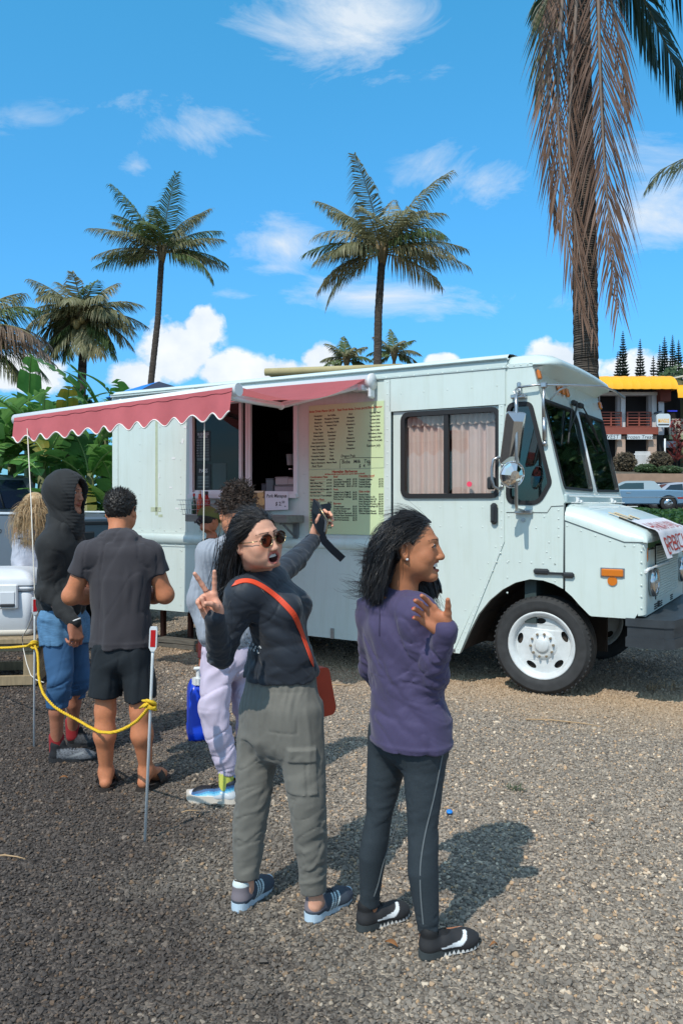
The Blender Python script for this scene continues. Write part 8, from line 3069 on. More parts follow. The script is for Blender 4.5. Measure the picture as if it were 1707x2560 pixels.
def man_hood():
 sk = np.array(S(168, 112, 88))
 o, og = person('man in black hooded sweatshirt, blue shorts over leggings and red socks', (-1.72, 5.2, 0))
 B = Mesher()
 f = np.array([.94, -.28, .04])
 hc = A3(168, 1238, 5.20)
 nb = A3(160, 1320, 5.22)
 T, M = head(B, hc, f, (-.04, 0, 1), sk, male=True, h=.0035, neck=nb, scale=1.05, origin=og, parent=o)
 rr = np.array([.28, -.96, 0])
 hR, hL = A3(143, 1545, 5.14), A3(178, 1545, 5.34)
 kR, kL = A3(152, 1705, 5.10), A3(196, 1700, 5.32)
 aR, aL = A3(142, 1868, 5.18), A3(182, 1828, 5.46)
 sR, sL = A3(126, 1362, 5.08), A3(178, 1358, 5.36)
 eR, wR = A3(118, 1480, 5.06), A3(186, 1556, 4.98)
 eL, wL = A3(205, 1460, 5.45), A3(228, 1478, 5.32)
 hand(B, wR, (.22, -.02, -.97), (-.75, .6, -.1), sk, 'R', curl=(42, 45, 48, 52), spread=(2, 1, -1, -2), thumb=(22, 30, 25), scale=1.12, h=.0032)
 hand(B, wL, (.3, -.8, .2), (-.3, 0, .9), sk, 'L', curl=(30, 30, 30, 30), scale=1.1, h=.004)
 limb(B, [rc(sR, eR, .05, .045), rc(eR, wR, .044, .032)], sk)
 limb(B, [rc(sL, eL, .05, .045), rc(eL, wL, .044, .03)], sk)
 for (h_, k, a, d) in ((hR, kR, aR, (.98, .18)), (hL, kL, aL, (.98, .1))):
  cf = k * .55 + a * .45 - np.array([.012, 0, 0])
  limb(B, [rc(h_, k, .06, .046), rc(k, cf, .044, .045), rc(cf, a, .045, .034), rc(a, a + np.array([d[0] * .02, d[1] * .02, -.05]), .034, .03)], sk, .007, .02)
 limb(B, [loft([(A3(160, 1540, 5.24), .14, .09, rr), (A3(152, 1430, 5.22), .15, .09, rr), (A3(152, 1355, 5.22), .15, .07, rr), (nb, .055, .055, rr)])], sk, .012)
 B.build('body', SKIN, o, og)
 HD = mat('black_sweatshirt', (.014, .015, .016), rough=.85, var=.12, vscale=7, bump=.2, bscale=700, bdist=.0006, sheen=.06)
 def dis(P):
  d = folds(P, (.3, 0, 1), 11, .012, 51, 6)
  d += folds(P, (.9, 0, .3), 17, .010, 52, 5) * np.minimum(near(P, eR, .14) + near(P, wR, .13) + near(P, A3(150, 1500, 5.1), .12), 1)
  d += folds(P, (.5, 0, -.85), 14, .006, 53, 6)
  return d
 st = [(A3(156, 1528, 5.24), .180, .150, rr), (A3(156, 1500, 5.24), .190, .160, rr), (A3(154, 1430, 5.23), .185, .150, rr), (A3(152, 1370, 5.22), .195, .125, rr), (A3(152, 1325, 5.22), .150, .092, rr), (A3(157, 1290, 5.22), .105, .10, rr)]
 prims = [(loft(st, (True, True)), 0), (rc(A3(150, 1345, 5.16), sR, .080, .070), .09), (rc(A3(165, 1345, 5.3), sL, .080, .070), .09), (rc(sR, eR, .072, .068), .07), (rc(eR, wR, .068, .044), .03), (rc(sL, eL, .08, .066), .05), (rc(eL, wL, .062, .044), .03)]
 sw, FH = garment('sweatshirt', o, prims, HD, og, .007, dis)
 F = Field((-.17, -.22, -.27), (.17, .17, .19), .005)
 F.put(el((0, -.018, .028), (.112, .135, .128)), 0)
 F.put(loft([((0, -.005, .02), .105, .115, (1, 0, 0)), ((0, -.01, -.09), .095, .108, (1, 0, 0)), ((0, -.02, -.20), .105, .115, (1, 0, 0))]), .05)
 F.disp(lambda P: folds(P, (.0, .75, -.9), 20, .008, 55, 7) + .0016 * np.sin(P[:, 2] * 300 + 3 * vnoise(P * 14)) * np.clip((P[:, 1] - .03) / .05, 0, 1))
 F.put(el((0, .085, -.012), (.060, .115, .105)), .012, 's')
 F.put(el((0, -.012, .02), (.088, .108, .108)), .01, 's')
 F.put(rc((0, .02, -.06), (0, .0, -.2), .075, .07), .01, 's')
 V, Q = F.mesh()
 mesh_obj('hood', (V * 1.05) @ M + hc, Q, HD, o, None, og)
 BL = mat('blue_heather_shorts', S(82, 124, 160), rough=.9, var=.22, vscale=30, stretch=(1, 1, 5), bump=.2, bscale=500, bdist=.0006)
 BL2 = mat('blue_leggings', S(52, 92, 132), rough=.8, var=.08, vscale=9, bump=.2, bscale=700, bdist=.0006)
 prims = [(loft([(A3(158, 1515, 5.24), .165, .135, rr), (A3(158, 1570, 5.23), .165, .14, rr)]), 0)]
 for (h_, c2) in ((hR, A3(146, 1612, 5.13)), (hL, A3(184, 1612, 5.33))):
  prims.append((loft([(h_ + np.array([0, 0, -.02]), .092, .118, rr), (c2, .092, .112, rr)], (False, True)), .04))
 garment('shorts', o, prims, BL, og, .007, lambda P: folds(P, (.2, 0, 1), 14, .009, 56, 5) + folds(P, (.8, 0, -.5), 15, .007, 57, 5))
 prims = []
 for (h_, k, end) in ((hR, kR, A3(143, 1768, 5.14)), (hL, kL, A3(190, 1746, 5.38))):
  prims.append((loft([(h_, .080, .098, rr), (h_ * .4 + k * .6, .072, .088, rr), (k, .064, .076, rr), (end + np.array([0, 0, .05]), .062, .070, rr), (end, .060, .066, rr)], (False, True)), .02))
 garment('leggings', o, prims, BL2, og, .006, lambda P: folds(P, (.9, 0, .4), 20, .011, 58, 6) * np.minimum(near(P, kR - np.array([0, 0, .03]), .13) + near(P, kL - np.array([0, 0, .03]), .13), 1) + folds(P, (.3, 0, 1), 16, .004, 59, 5))
 SK = mat('red_sock', S(150, 38, 42), rough=.95, wave=('Z', 60, .5, .002), bump=.5)
 UP = mat('grey_speckled_knit', (.1, .1, .1), rough=.85, attr='Col', bump=.5, bscale=330, bdist=.0012)
 def colf(p):
  x, y, z = p.T
  n = vnoise(p * 260)[:, None]
  C = np.array(S(92, 96, 102)) * (1 + .8 * n)
  C[(y < .05) | (z > .088)] = S(26, 28, 32)
  t = (y - .12) / .1
  m_ = (np.abs(z - .04 - .03 * np.clip(t, 0, 1)) < .006) & (y > .10) & (y < .2) & (np.abs(x) > .02)
  C[m_] = S(120, 124, 128)
  return np.clip(C, .005, 1)
 def colf2(p):
  C = colf(p) * .35
  return C
 for (a, d, py, px, cf) in ((aR, (.985, .17), 1906, 122, colf), (aL, (.985, .12), 1868, 168, colf2)):
  garment('sock', o, [(rc(a + np.array([0, 0, .065]), a + np.array([0, 0, -.03]), .047, .042), 0)], SK, og, .005, None, [(a + np.array([0, 0, .09]), (0, 0, 1))])
  D = gd(py)
  s_, Ts = shoe(o, np.array([xatp(px, D), D, 0]), d, .295, UP, mat('sole_black', (.02, .02, .022), rough=.7), og, cf, .032, .105, wide=.95, h=.0045)
  lc_ = MB()
  for k in range(5):
   yy, zz = .115 + .016 * k, .098 - .008 * k
   lc_.tube([Ts((-.022, yy, zz - .008)) - og, Ts((0, yy + .004, zz)) - og, Ts((.022, yy, zz - .008)) - og], .0028, 5)
  lc_.build('lace', mat('lace_black', (.008, .008, .008), rough=.8), s_)
 rg_ = [Vector(wR + np.array([.036 * math.cos(t), .03 * math.sin(t), .012 + .012 * math.cos(t)]) - og) for t in [2 * math.pi * k / 20 for k in range(21)]]
 MB().tube(rg_, .005, 6).build('wristband', mat('white_band', (.7, .7, .7), rough=.6), o)
def xatp(px, D):
 return (px - CXP) / FPX * D
def girl_blonde():
 sk = np.array(S(206, 150, 120))
 o, og = person('girl with long wavy blonde hair in light grey hoodie and jeans, seen from behind', (-3.2, 8.5, 0))
 B = Mesher()
 r_ = np.array([.97, .25, 0])
 f = np.array([-.1, .98, -.25])
 hc = A3(88, 1262, 8.5)
 nb = A3(78, 1310, 8.5)
 T, M = head(B, hc, f, (0, .2, 1), sk, h=.006, neck=nb)
 hL, hR = A3(66, 1470, 8.5), A3(92, 1470, 8.5)
 aL, aR = A3(70, 1625, 8.5), A3(96, 1628, 8.45)
 limb(B, [loft([(A3(78, 1460, 8.5), .13, .09, r_), (A3(76, 1350, 8.5), .14, .08, r_), (nb, .05, .05, r_)]), rc(aL, aL + np.array([0, 0, -.06]), .035, .03), rc(aR, aR + np.array([0, 0, -.06]), .035, .03)], sk, .012)
 B.build('body', SKIN, o, og)
 G = mat('grey_hoodie', S(178, 182, 194), rough=.95, var=.06, vscale=12, sheen=.2)
 sL, sR = A3(48, 1342, 8.5), A3(110, 1342, 8.5)
 st = [(A3(78, 1466, 8.5), .165, .125, r_), (A3(78, 1440, 8.5), .18, .14, r_), (A3(77, 1380, 8.5), .165, .125, r_), (A3(78, 1345, 8.5), .165, .10, r_), (A3(78, 1318, 8.5), .09, .08, r_)]
 prims = [(loft(st, (True, True)), 0), (rc(sL, A3(42, 1400, 8.5), .062, .056), .05), (rc(A3(42, 1400, 8.5), A3(58, 1430, 8.3), .056, .045), .03), (rc(sR, A3(116, 1400, 8.5), .062, .056), .05), (rc(A3(116, 1400, 8.5), A3(100, 1430, 8.7), .056, .045), .03),
    (el(A3(78, 1332, 8.42), (.12, .07, .08)), .04)]
 hd, FG = garment('hoodie', o, prims, G, og, .010, lambda P: folds(P, (.1, 0, 1), 12, .012, 61, 5) + folds(P, (.9, 0, .2), 14, .008, 62, 5))
 mb = MB()
 q = [onto(FG, px, py, 7.9, 8.9) for (px, py) in ((45, 1340), (86, 1340), (86, 1346), (46, 1347))]
 mb.add([Vector(p + n * .006 - og) for p, n in q], [(0, 1, 2, 3)])
 mb.build('print_band', mat('print_navy', (.03, .03, .05), rough=.8), hd, fix=False)
 text('SHOP', .10, hd, Matrix.Translation(Vector(onto(FG, 52, 1337, 7.9, 8.9)[0] + np.array([0, -.02, .012]) - og)) @ Matrix.Rotation(R(90), 4, 'X'), mat('print_navy'), 'LEFT', bold=.003)
 J = mat('blue_jeans', S(34, 68, 98), rough=.9, var=.2, vscale=14, bump=.2, bscale=500, bdist=.0008)
 prims = [(loft([(A3(79, 1458, 8.5), .145, .10, r_), (A3(79, 1490, 8.5), .155, .11, r_)]), 0)]
 for h_, a in ((hL, aL), (hR, aR)):
  prims.append((loft([(h_, .080, .10, r_), (h_ * .5 + a * .5, .060, .062, r_), (a, .045, .048, r_)], (False, True)), .03))
 garment('jeans', o, prims, J, og, .009, lambda P: folds(P, (1, 0, .15), 18, .011, 63, 5))
 for a in (aL, aR):
  shoe(o, np.array([a[0], a[1] - .06, 0]), (-.1, 1), .25, mat('shoe_mauve', S(92, 70, 72), rough=.8), mat('sole_mauve', S(120, 100, 98), rough=.8), og, None, .028, .08, h=.007)
 HB = mat('hair_blonde', (.34, .21, .095), rough=.42, spec=.4, col2=(.62, .46, .27), vscale=14)
 P, N = scalp(1700, 63, T, M, low=.0, front=.03, slope=.5, back_low=-.09)
 side_ = np.sign(P[:, 0])[:, None]
 dirs = np.stack([side_[:, 0] * .5, np.full(len(P), -.5), np.full(len(P), -.6)], 1)
 dirs = dirs - N * np.sum(dirs * N, 1)[:, None]
 cols = [(hc + np.array([0, -.014, .03]) @ M, (.086, .108, .098), M), (A3(77, 1370, 8.5), (.17, .13, .16), None)]
 V, Q = strands('hair', o, P @ M + hc, dirs @ M, np.random.default_rng(6).uniform(.34, .52, len(P)), HB, og, 18, .0028, .25, 1, cols, (.28, 2.4), (.02, 0, 0), seed=64, jitter=.05)
 Vc, Qc = haircap(o, hc, M, HB, og, rad=(.084, .106, .097), front=.03, slope=.5, h=.007)
 mesh_obj('hair', np.concatenate([Vc, V]), np.concatenate([Qc, Q + len(Vc)]), HB, o, None, og)
def person_bun():
 sk = np.array(S(196, 132, 100))
 o, og = person('person with curly topknot in grey ribbed sweater and lavender trousers, back turned', (-.68, 4.45, 0))
 B = Mesher()
 r_ = np.array([.80, .60, 0])
 fw = np.array([-.60, .80, 0])
 f = np.array([-.30, .92, -.25])
 hc = A3(592, 1290, 4.42)
 nb = A3(592, 1360, 4.45)
 T, M = head(B, hc, f, (0, .2, 1), sk, h=.004, neck=nb, scale=1.03, male=True)
 hL, hR = A3(552, 1620, 4.46), A3(612, 1620, 4.56)
 kL, kR = A3(535, 1770, 4.40), A3(618, 1770, 4.56)
 aL, aR = A3(566, 1955, 4.45), A3(636, 1945, 4.62)
 sL, sR = A3(527, 1385, 4.34), A3(655, 1385, 4.58)
 eL, wL = A3(506, 1500, 4.36), A3(520, 1590, 4.30)
 eR, wR = A3(668, 1500, 4.66), A3(640, 1560, 4.75)
 hand(B, wL, (.12, .1, -.98), (.9, .3, 0), sk, 'L', curl=(25, 28, 30, 34), h=.004)
 limb(B, [rc(sL, eL, .05, .044), rc(eL, wL, .042, .028)], sk, .008)
 for (a, d) in ((aL, (-.98, .2)), (aR, (-.7, .7))):
  limb(B, [rc(a + np.array([0, 0, .1]), a, .038, .034), rc(a, a + np.array([0, 0, -.04]), .034, .03)], sk, .007)
 limb(B, [loft([(A3(585, 1600, 4.5), .13, .09, r_), (A3(590, 1470, 4.5), .14, .09, r_), (A3(592, 1390, 4.47), .15, .07, r_), (nb, .055, .055, r_)])], sk, .012)
 B.build('body', SKIN, o, og)
 SW = mat('grey_ribbed_knit', S(150, 156, 166), rough=.95, var=.05, vscale=8, sheen=.2)
 def dis(P):
  x, y, z = P.T
  rib = np.sin(np.arctan2(P @ fw - (A3(590, 1470, 4.48) @ fw), P @ r_ - (A3(590, 1470, 4.48) @ r_)) * 74)
  return .0035 * rib + folds(P, (.2, 0, 1), 9, .012, 71, 5) + folds(P, (.9, 0, .3), 14, .008, 72, 5) * near(P, eL, .14)
 st = [(A3(582, 1600, 4.5), .175, .135, r_), (A3(582, 1570, 4.5), .20, .155, r_), (A3(586, 1480, 4.5), .185, .135, r_), (A3(590, 1410, 4.48), .195, .115, r_), (A3(592, 1372, 4.46), .135, .085, r_), (A3(593, 1348, 4.45), .070, .07, r_)]
 prims = [(loft(st, (True, True)), 0), (rc(A3(560, 1385, 4.40), sL, .065, .068), .05), (rc(sL, eL, .070, .066), .05), (rc(eL, wL, .066, .050), .03), (rc(A3(625, 1385, 4.52), sR, .065, .068), .05), (rc(sR, eR, .070, .062), .05), (rc(eR, wR, .06, .05), .03)]
 garment('sweater', o, prims, SW, og, .0065, dis)
 LV = mat('lavender_trousers', S(202, 190, 210), rough=.9, var=.08, vscale=10, bump=.25, bscale=500, bdist=.0008)
 prims = [(loft([(A3(582, 1585, 4.5), .155, .115, r_), (A3(582, 1640, 4.5), .165, .13, r_)]), 0)]
 for (h_, k, a) in ((hL, kL, aL), (hR, kR, aR)):
  e = a + np.array([0, 0, .04])
  prims.append((loft([(h_, .095, .11, r_), (h_ * .5 + k * .5, .088, .10, r_), (k, .078, .082, r_), (k * .35 + e * .65, .066, .068, r_), (e + np.array([0, 0, .06]), .058, .060, r_), (e + np.array([0, 0, .045]), .046, .048, r_), (e, .046, .048, r_)], (False, True)), .03))
 garment('trousers', o, prims, LV, og, .0065, lambda P: folds(P, (.8, 0, .5), 15, .013, 73, 5) + folds(P, (.1, 0, 1), 12, .007, 74, 5) + .003 * np.sin(np.arctan2(P[:, 1] - aL[1], P[:, 0] - aL[0]) * 22) * np.clip((aL[2] + .09 - P[:, 2]) / .02, 0, 1))
 YS = mat('yellow_sock', S(206, 208, 96), rough=.95, wave=('Z', 70, .4, .002), bump=.4)
 UP = mat('layered_trainer', (.1, .1, .1), rough=.6, attr='Col', bump=.2, bscale=250, bdist=.001)
 def colf(p):
  x, y, z = p.T
  t = z - .10 * np.clip((.12 - y) / .12, 0, 1) * .35 + .03 * np.clip((y - .15) / .1, 0, 1)
  C = np.tile(np.array(S(206, 212, 216)), (len(p), 1))
  C[t > .048] = S(128, 196, 222)
  C[t > .058] = S(60, 146, 190)
  C[t > .068] = S(44, 84, 130)
  C[t > .080] = S(24, 32, 48)
  C[(np.abs(x) < .022) & (z > .06)] = S(16, 18, 24)
  C[y > .235] = S(206, 206, 216)
  C[(np.abs(z - .062 - .2 * (y - .06)) < .004) & (y > .04) & (y < .085)] = S(225, 232, 235)
  return C
 for (a, d) in ((aL, (-.985, .17)), (aR, (-.75, .66))):
  garment('sock', o, [(rc(a + np.array([0, 0, .05]), a + np.array([0, 0, -.03]), .041, .040), 0)], YS, og, .006)
  h0 = np.array([a[0], a[1], 0]) - np.array([d[0], d[1], 0]) * .075
  s_, Ts = shoe(o, h0, d, .30, UP, mat('trainer_sole_cream', S(214, 204, 190), rough=.6), og, colf, .042, .105, wide=1.05, h=.0045)
  lc_ = MB()
  for k in range(4):
   yy, zz = .12 + .017 * k, .102 - .009 * k
   lc_.tube([Ts((-.022, yy, zz - .008)) - og, Ts((0, yy + .004, zz)) - og, Ts((.022, yy, zz - .008)) - og], .003, 5)
  lc_.build('lace', mat('lace_black', (.008, .008, .008), rough=.8), s_)
 HC = mat('hair_curly_brown', (.022, .014, .010), rough=.5, spec=.35, col2=(.065, .042, .032), vscale=30)
 V, Q = haircap(o, hc, M, HC, og, scale=1.03, rad=(.082, .102, .098), front=.03, slope=.5, dis=lambda P: .010 * vnoise(P * 60) + .005 * vnoise(P * 130), low=-.005, h=.004, extra=[(el((0, -.03, .125), (.062, .062, .045)), .02)])
 rg = np.random.default_rng(77)
 P, N = scalp(650, 73, T, M, rad=(.084, .104, .100), low=.03, back_low=.01, front=.03, slope=.5)
 q = rg.normal(size=(420, 3))
 q /= np.linalg.norm(q, axis=1, keepdims=True)
 P = np.concatenate([P, q * np.array([.062, .062, .045]) + np.array([0, -.03, .125])])
 N = np.concatenate([N, q])
 V2, Q2 = strands('hair', o, (P * 1.03) @ M + hc, (N * .8 + rg.normal(size=P.shape) * .6) @ M, rg.uniform(.03, .055, len(P)), HC, og, 10, .0026, .02, .8, [], (1.1, 1.4), seed=75, jitter=.12, taper=.4)
 mesh_obj('hair', np.concatenate([V, V2]), np.concatenate([Q, Q2 + len(V)]), HC, o, None, og)
 MB().tube([T((-.083, -.005, -.03)) - og, T((-.085, -.004, -.06)) - og, T((-.086, .0, -.09)) - og], .0016, 5).build('earring', mat('gold_wire', (.55, .40, .22), rough=.25, metal=1), o)
def person_cap():
 sk = np.array(S(176, 112, 82))
 o, og = person('person in olive cap and dark olive top at the serving shelf, mostly hidden', (-1.28, 7.45, 0))
 B = Mesher()
 f = np.array([.55, .80, -.25])
 r_ = np.array([.82, -.56, 0])
 hc = A3(522, 1302, 7.45)
 nb = A3(530, 1340, 7.45)
 T, M = head(B, hc, f, (.1, .2, 1), sk, h=.006, neck=nb)
 aL = A3(507, 1662, 7.40)
 hL = A3(520, 1500, 7.45)
 aR = A3(552, 1655, 7.55)
 foot = np.array([aL[0], aL[1], .05])
 limb(B, [rc(aL + np.array([0, 0, .1]), aL, .036, .030), rc(aL, foot, .03, .032), rc(foot, foot + np.array([.10, .10, -.015]), .032, .026)], sk, .008)
 limb(B, [rc(aR + np.array([0, 0, .1]), aR, .036, .030), rc(aR, np.array([aR[0], aR[1], .05]), .03, .032)], sk, .008)
 limb(B, [loft([(A3(536, 1480, 7.45), .13, .09, r_), (A3(534, 1390, 7.45), .13, .08, r_), (nb, .05, .05, r_)])], sk, .012)
 B.build('body', SKIN, o, og)
 OL = mat('dark_olive_top', S(58, 60, 36), rough=.95, var=.1, vscale=9)
 st = [(A3(536, 1510, 7.45), .17, .13, r_), (A3(536, 1440, 7.45), .165, .125, r_), (A3(534, 1375, 7.45), .17, .11, r_), (A3(532, 1345, 7.45), .10, .08, r_)]
 garment('top', o, [(loft(st, (True, True)), 0), (rc(A3(512, 1372, 7.38), A3(505, 1440, 7.35), .06, .052), .05), (rc(A3(505, 1440, 7.35), A3(540, 1460, 7.25), .05, .04), .03)], OL, og, .010, lambda P: folds(P, (.1, 0, 1), 12, .012, 81, 5))
 RL = mat('dark_red_leggings', S(92, 36, 40), rough=.9, var=.6, vscale=34)
 garment('leggings', o, [(loft([(A3(536, 1495, 7.45), .145, .11, r_), (A3(536, 1530, 7.45), .15, .12, r_)]), 0), (loft([(hL, .085, .1, r_), (hL * .5 + aL * .5, .06, .065, r_), (aL + np.array([0, 0, .06]), .044, .046, r_)], (False, True)), .03),
       (loft([(A3(552, 1500, 7.5), .085, .1, r_), (aR + np.array([0, 0, .06]), .046, .048, r_)], (False, True)), .03)], RL, og, .010)
 CP = mat('olive_cap', S(96, 104, 58), rough=.95, var=.14, vscale=10)
 F = Field((-.13, -.16, -.03), (.13, .23, .16), .005)
 F.put(el((0, -.012, .038), (.090, .110, .094)), 0)
 F.put(el((0, .10, .040), (.072, .095, .012), frame((0, 1, -.18), (0, .18, 1))), .008)
 F.clip((0, 0, .022), (0, 0, -1))
 V, Q = F.mesh()
 cap = mesh_obj('cap', V @ M + hc, Q, CP, o, None, og)
 MB().sph(T((0, -.012, .132)) - og, .009, 8, 6).build('button', CP, cap)
 HD_ = mat('hair_dark')
 V, Q = haircap(o, hc, M, HD_, og, rad=(.082, .103, .095), front=.0, slope=.3, h=.006, low=-.09, dis=lambda P: .004 * vnoise(P * 80))
 mesh_obj('hair', V, Q, HD_, o, None, og)
 MB().lathe([(.018, -.008), (.03, 0), (.018, .008)], 12, T((0, -.115, -.03)) - og, 'Y').build('scrunchie', mat('scrunchie', (.04, .035, .05), rough=.9), o)
def passer_by():
 o, og = person('tiny person with windblown brown hair walking behind the blue coupe', (xatp(1508, 42.5), 42.5, 1.32), None)
 B = Mesher()
 sk = np.array(S(200, 146, 118))
 hc = np.array([og[0] + .02, 42.5, 2.86])
 hc[2] = at(0, 1192, 42.5).z
 T, M = head(B, hc, (-.9, -.2, 0), (0, 0, 1), sk, h=.012)
 B.build('body', SKIN, o, og)
 WH = mat('pale_shirt', S(188, 194, 206), rough=.9)
 sh = hc - np.array([0, 0, .30])
 garment('shirt', o, [(loft([(sh - np.array([0, 0, .40]), .15, .12, (0, 1, 0)), (sh, .18, .11, (0, 1, 0)), (sh + np.array([0, 0, .1]), .08, .08, (0, 1, 0))]), 0), (rc(sh + np.array([0, -.17, 0]), sh + np.array([-.05, -.2, -.45]), .055, .045), .03), (rc(sh + np.array([0, .17, 0]), sh + np.array([.05, .2, -.45]), .055, .045), .03)], WH, og, .02)
 hp = sh - np.array([0, 0, .42])
 garment('trousers', o, [(rc(hp + np.array([0, -.08, 0]), np.array([og[0] - .15, 42.42, og[2] + .05]), .09, .05), .03), (rc(hp + np.array([0, .08, 0]), np.array([og[0] + .15, 42.58, og[2] + .05]), .09, .05), .03)], mat('dark_trousers', (.03, .035, .05), rough=.9), og, .02)
 HB = mat('hair_auburn', S(112, 68, 48), rough=.6)
 V, Q = strands('hair', o, hc + np.random.default_rng(4).normal(size=(160, 3)) * .06 + np.array([.03, 0, .05]), np.tile((.8, 0, -.3), (160, 1)), np.full(160, .34), HB, og, 8, .012, .08, 1, [], (.2, 1.5), seed=90, jitter=.1)
 Vc, Qc = haircap(o, hc, M, HB, og, h=.012)
 mesh_obj('hair', np.concatenate([Vc, V]), np.concatenate([Qc, Q + len(Vc)]), HB, o, None, og)
man_tee()
man_hood()
girl_blonde()
person_bun()
person_cap()
passer_by()
# ------------------------------------------------------------------ small things
POSTW = mat('post_white', (.72, .75, .76), rough=.35)
REDR = mat('red_reflector', S(190, 30, 34), rough=.25, coat=.4)
def marker_post(base, top, label):
 b, t = Vector(base), Vector(top)
 o = thing('marker_post', label, 'post', b, 0, 'white marker posts holding the queue rope')
 d = (t - b)
 n = d.normalized()
 L = d.length
 q0 = n * (L - .105)
 MB().tube([n * -.06, n * (L - .15), q0], [.007, .007, .007], 10).build('pole', POSTW, o)
 M = n.to_track_quat('Z', 'Y').to_matrix().to_4x4()
 M = M @ Matrix.Scale(.60, 4)
 M.translation = n * (L - .054)
 m = MB()
 m.T = M @ Matrix.Rotation(R(-62), 4, 'Z')
 m.prism([(-.013, -.105), (.013, -.105), (.030, -.075), (.030, .075), (.024, .090), (-.024, .090), (-.030, .075), (-.030, -.075)], lambda a, b_, c: (a, c, b_), -.019, .019)
 hd = m.build('reflector_head', POSTW, o)
 for sg in (-1, 1):
  m = MB()
  m.T = M @ Matrix.Rotation(R(-62), 4, 'Z')
  m.box((0, sg * .0205, .0), (.040, .003, .135), bev=.001)
  m.build('reflector', REDR, hd)
 return o
D1, D2p = gd(2104), gd(1867)
p1b, p1t = at(363, 2104, D1), at(385, 1567, D1 - .02)
p2b, p2t = at(86, 1867, D2p), at(88, 1493, D2p)
marker_post(p1b, p1t, 'white marker post with red reflector in front of the man in the black tee')
marker_post(p2b, p2t, 'white marker post with red reflector left of the hooded man')
ROPE = mat('yellow_rope', S(236, 192, 40), rough=.7, wave=('DIAGONAL', 90, 1.0, .003), bump=.6, var=.08, vscale=60)
STR = mat('white_string', S(214, 208, 196), rough=.8)
def sag(a, b, drop, n=24, skew=0.0, r=None):
 a, b = Vector(a), Vector(b)
 out = []
 for k in range(n + 1):
  t = k / n
  p = a.lerp(b, t)
  p.z -= drop * 4 * t * (1 - t) * (1 + skew * (t - .5))
  if r:
   p += Vector((r.uniform(-1, 1), r.uniform(-1, 1), r.uniform(-1, 1))) * .0025
  out.append(p)
 return out
r_ = random.Random(5)
rp = thing('yellow_rope', 'yellow rope sagging between the two white marker posts', 'rope', (p1b.x, p1b.y, 0))
ra, rb_ = at(87, 1611, D2p), at(378, 1762, D1 - .01)
o_ = Vector(rp.location)
def twist(mb, path, r):
 """two strands wound round each other"""
 for ph in (0, math.pi):
  q = []
  P = [Vector(p) for p in path]
  dense = []
  for a, b in zip(P, P[1:]):
   n = max(2, int((b - a).length / .006))
   dense += [a.lerp(b, k / n) for k in range(n)]
  dense.append(P[-1])
  s = 0
  for i, p in enumerate(dense):
   t = (dense[min(i + 1, len(dense) - 1)] - dense[max(i - 1, 0)]).normalized()
   u = t.cross(Vector((0, 0, 1)))
   u = u.normalized() if u.length > .05 else Vector((1, 0, 0))
   v = t.cross(u)
   a = ph + s * 180
   q.append(p + (u * math.cos(a) + v * math.sin(a)) * r * .55)
   s += .006
  mb.tube(q, r * .72, 5)
mb = MB()
pth = sag(ra, rb_, .30, 22, .35, r_)
for k_, p_ in enumerate(pth):
 p_.y -= .20 * math.exp(-((k_ / 22 - .24) / .17) ** 2) * min(1, k_ / 3)
twist(mb, [p - o_ for p in pth], .0076)
mb.build('rope', ROPE, rp)
ext = sag(at(86, 1611, D2p), at(-130, 1585, 6.6), .06, 14, 0, r_)
mb = MB()
twist(mb, [p - o_ for p in ext], .0076)
mb.build('rope', ROPE, rp)
for (c, nm) in ((rb_, 1), (ra, 2)):
 mb = MB()
 for k in range(3):
  a0 = r_.uniform(0, 6)
  ring = [c - o_ + Vector((.021 * math.cos(t), .021 * math.sin(t), .014 * math.sin(t + a0) + .010 * (k - 1))) for t in [2 * math.pi * i / 14 for i in range(15)]]
  mb.tube(ring, .0085, 6)
 for k in range(3):
  e = c - o_ + Vector((r_.uniform(-.06, -.02), r_.uniform(-.03, .0), r_.uniform(-.035, .03)))
  mb.tube([c - o_, (c - o_ + e) / 2 + Vector((0, -.012, .012)), e], [.009, .008, .005], 6)
 mb.build('knot', ROPE, rp)
mt_ = TRK.matrix_basis
s1a = mt_ @ Vector((-3.74, AY - .03, zbar(-3.74) - .05))
s2a = mt_ @ Vector((-1.80, AY - .03, zbar(-1.8) - .05))
st1 = thing('tie_string', 'thin white string hanging from the awning bar down to the left marker post', 'string', (s1a.x, s1a.y, 0))
ends = [s1a, p2t + Vector((0, 0, .0)), at(84, 1545, D2p), at(57, 1592, 6.9)]
MB().tube([Vector(p) - Vector(st1.location) for p in (s1a, s1a.lerp(p2t, .5) + Vector((.004, 0, 0)), p2t)], .0042, 5).build('string', STR, st1)
MB().tube([Vector(p) - Vector(st1.location) for p in (at(86, 1520, D2p), at(80, 1545, D2p + .3), at(70, 1570, 6.2), at(56, 1594, 6.95), at(60, 1625, 6.9), at(68, 1660, 6.7), at(78, 1688, 6.4), at(92, 1700, 6.1), at(110, 1706, 6.0))], .0042, 5).build('loop', STR, st1)
st2 = thing('tie_string', 'thin white string hanging straight down from the right end of the awning bar', 'string', (s2a.x, s2a.y, 0))
g_ = mt_ @ Vector((-1.95, -1.6, .03))
MB().tube([s2a - Vector(st2.location), s2a.lerp(Vector((s2a.x - .06, s2a.y + .25, .03)), .5) - Vector(st2.location), Vector((-.06, .25, .03))], .0042, 5).build('string', STR, st2)
MB().tube([(-.06, .25, -.03), (-.06, .25, .08)], .008, 6).build('peg', STEEL, st2)
WOOD = mat('pallet_wood', S(150, 132, 104), rough=.9, var=.25, vscale=6, stretch=(6, 6, 1), bump=.3, bscale=60)
cx_, cy_ = at(-60, 1600, 7.35).x, 7.55
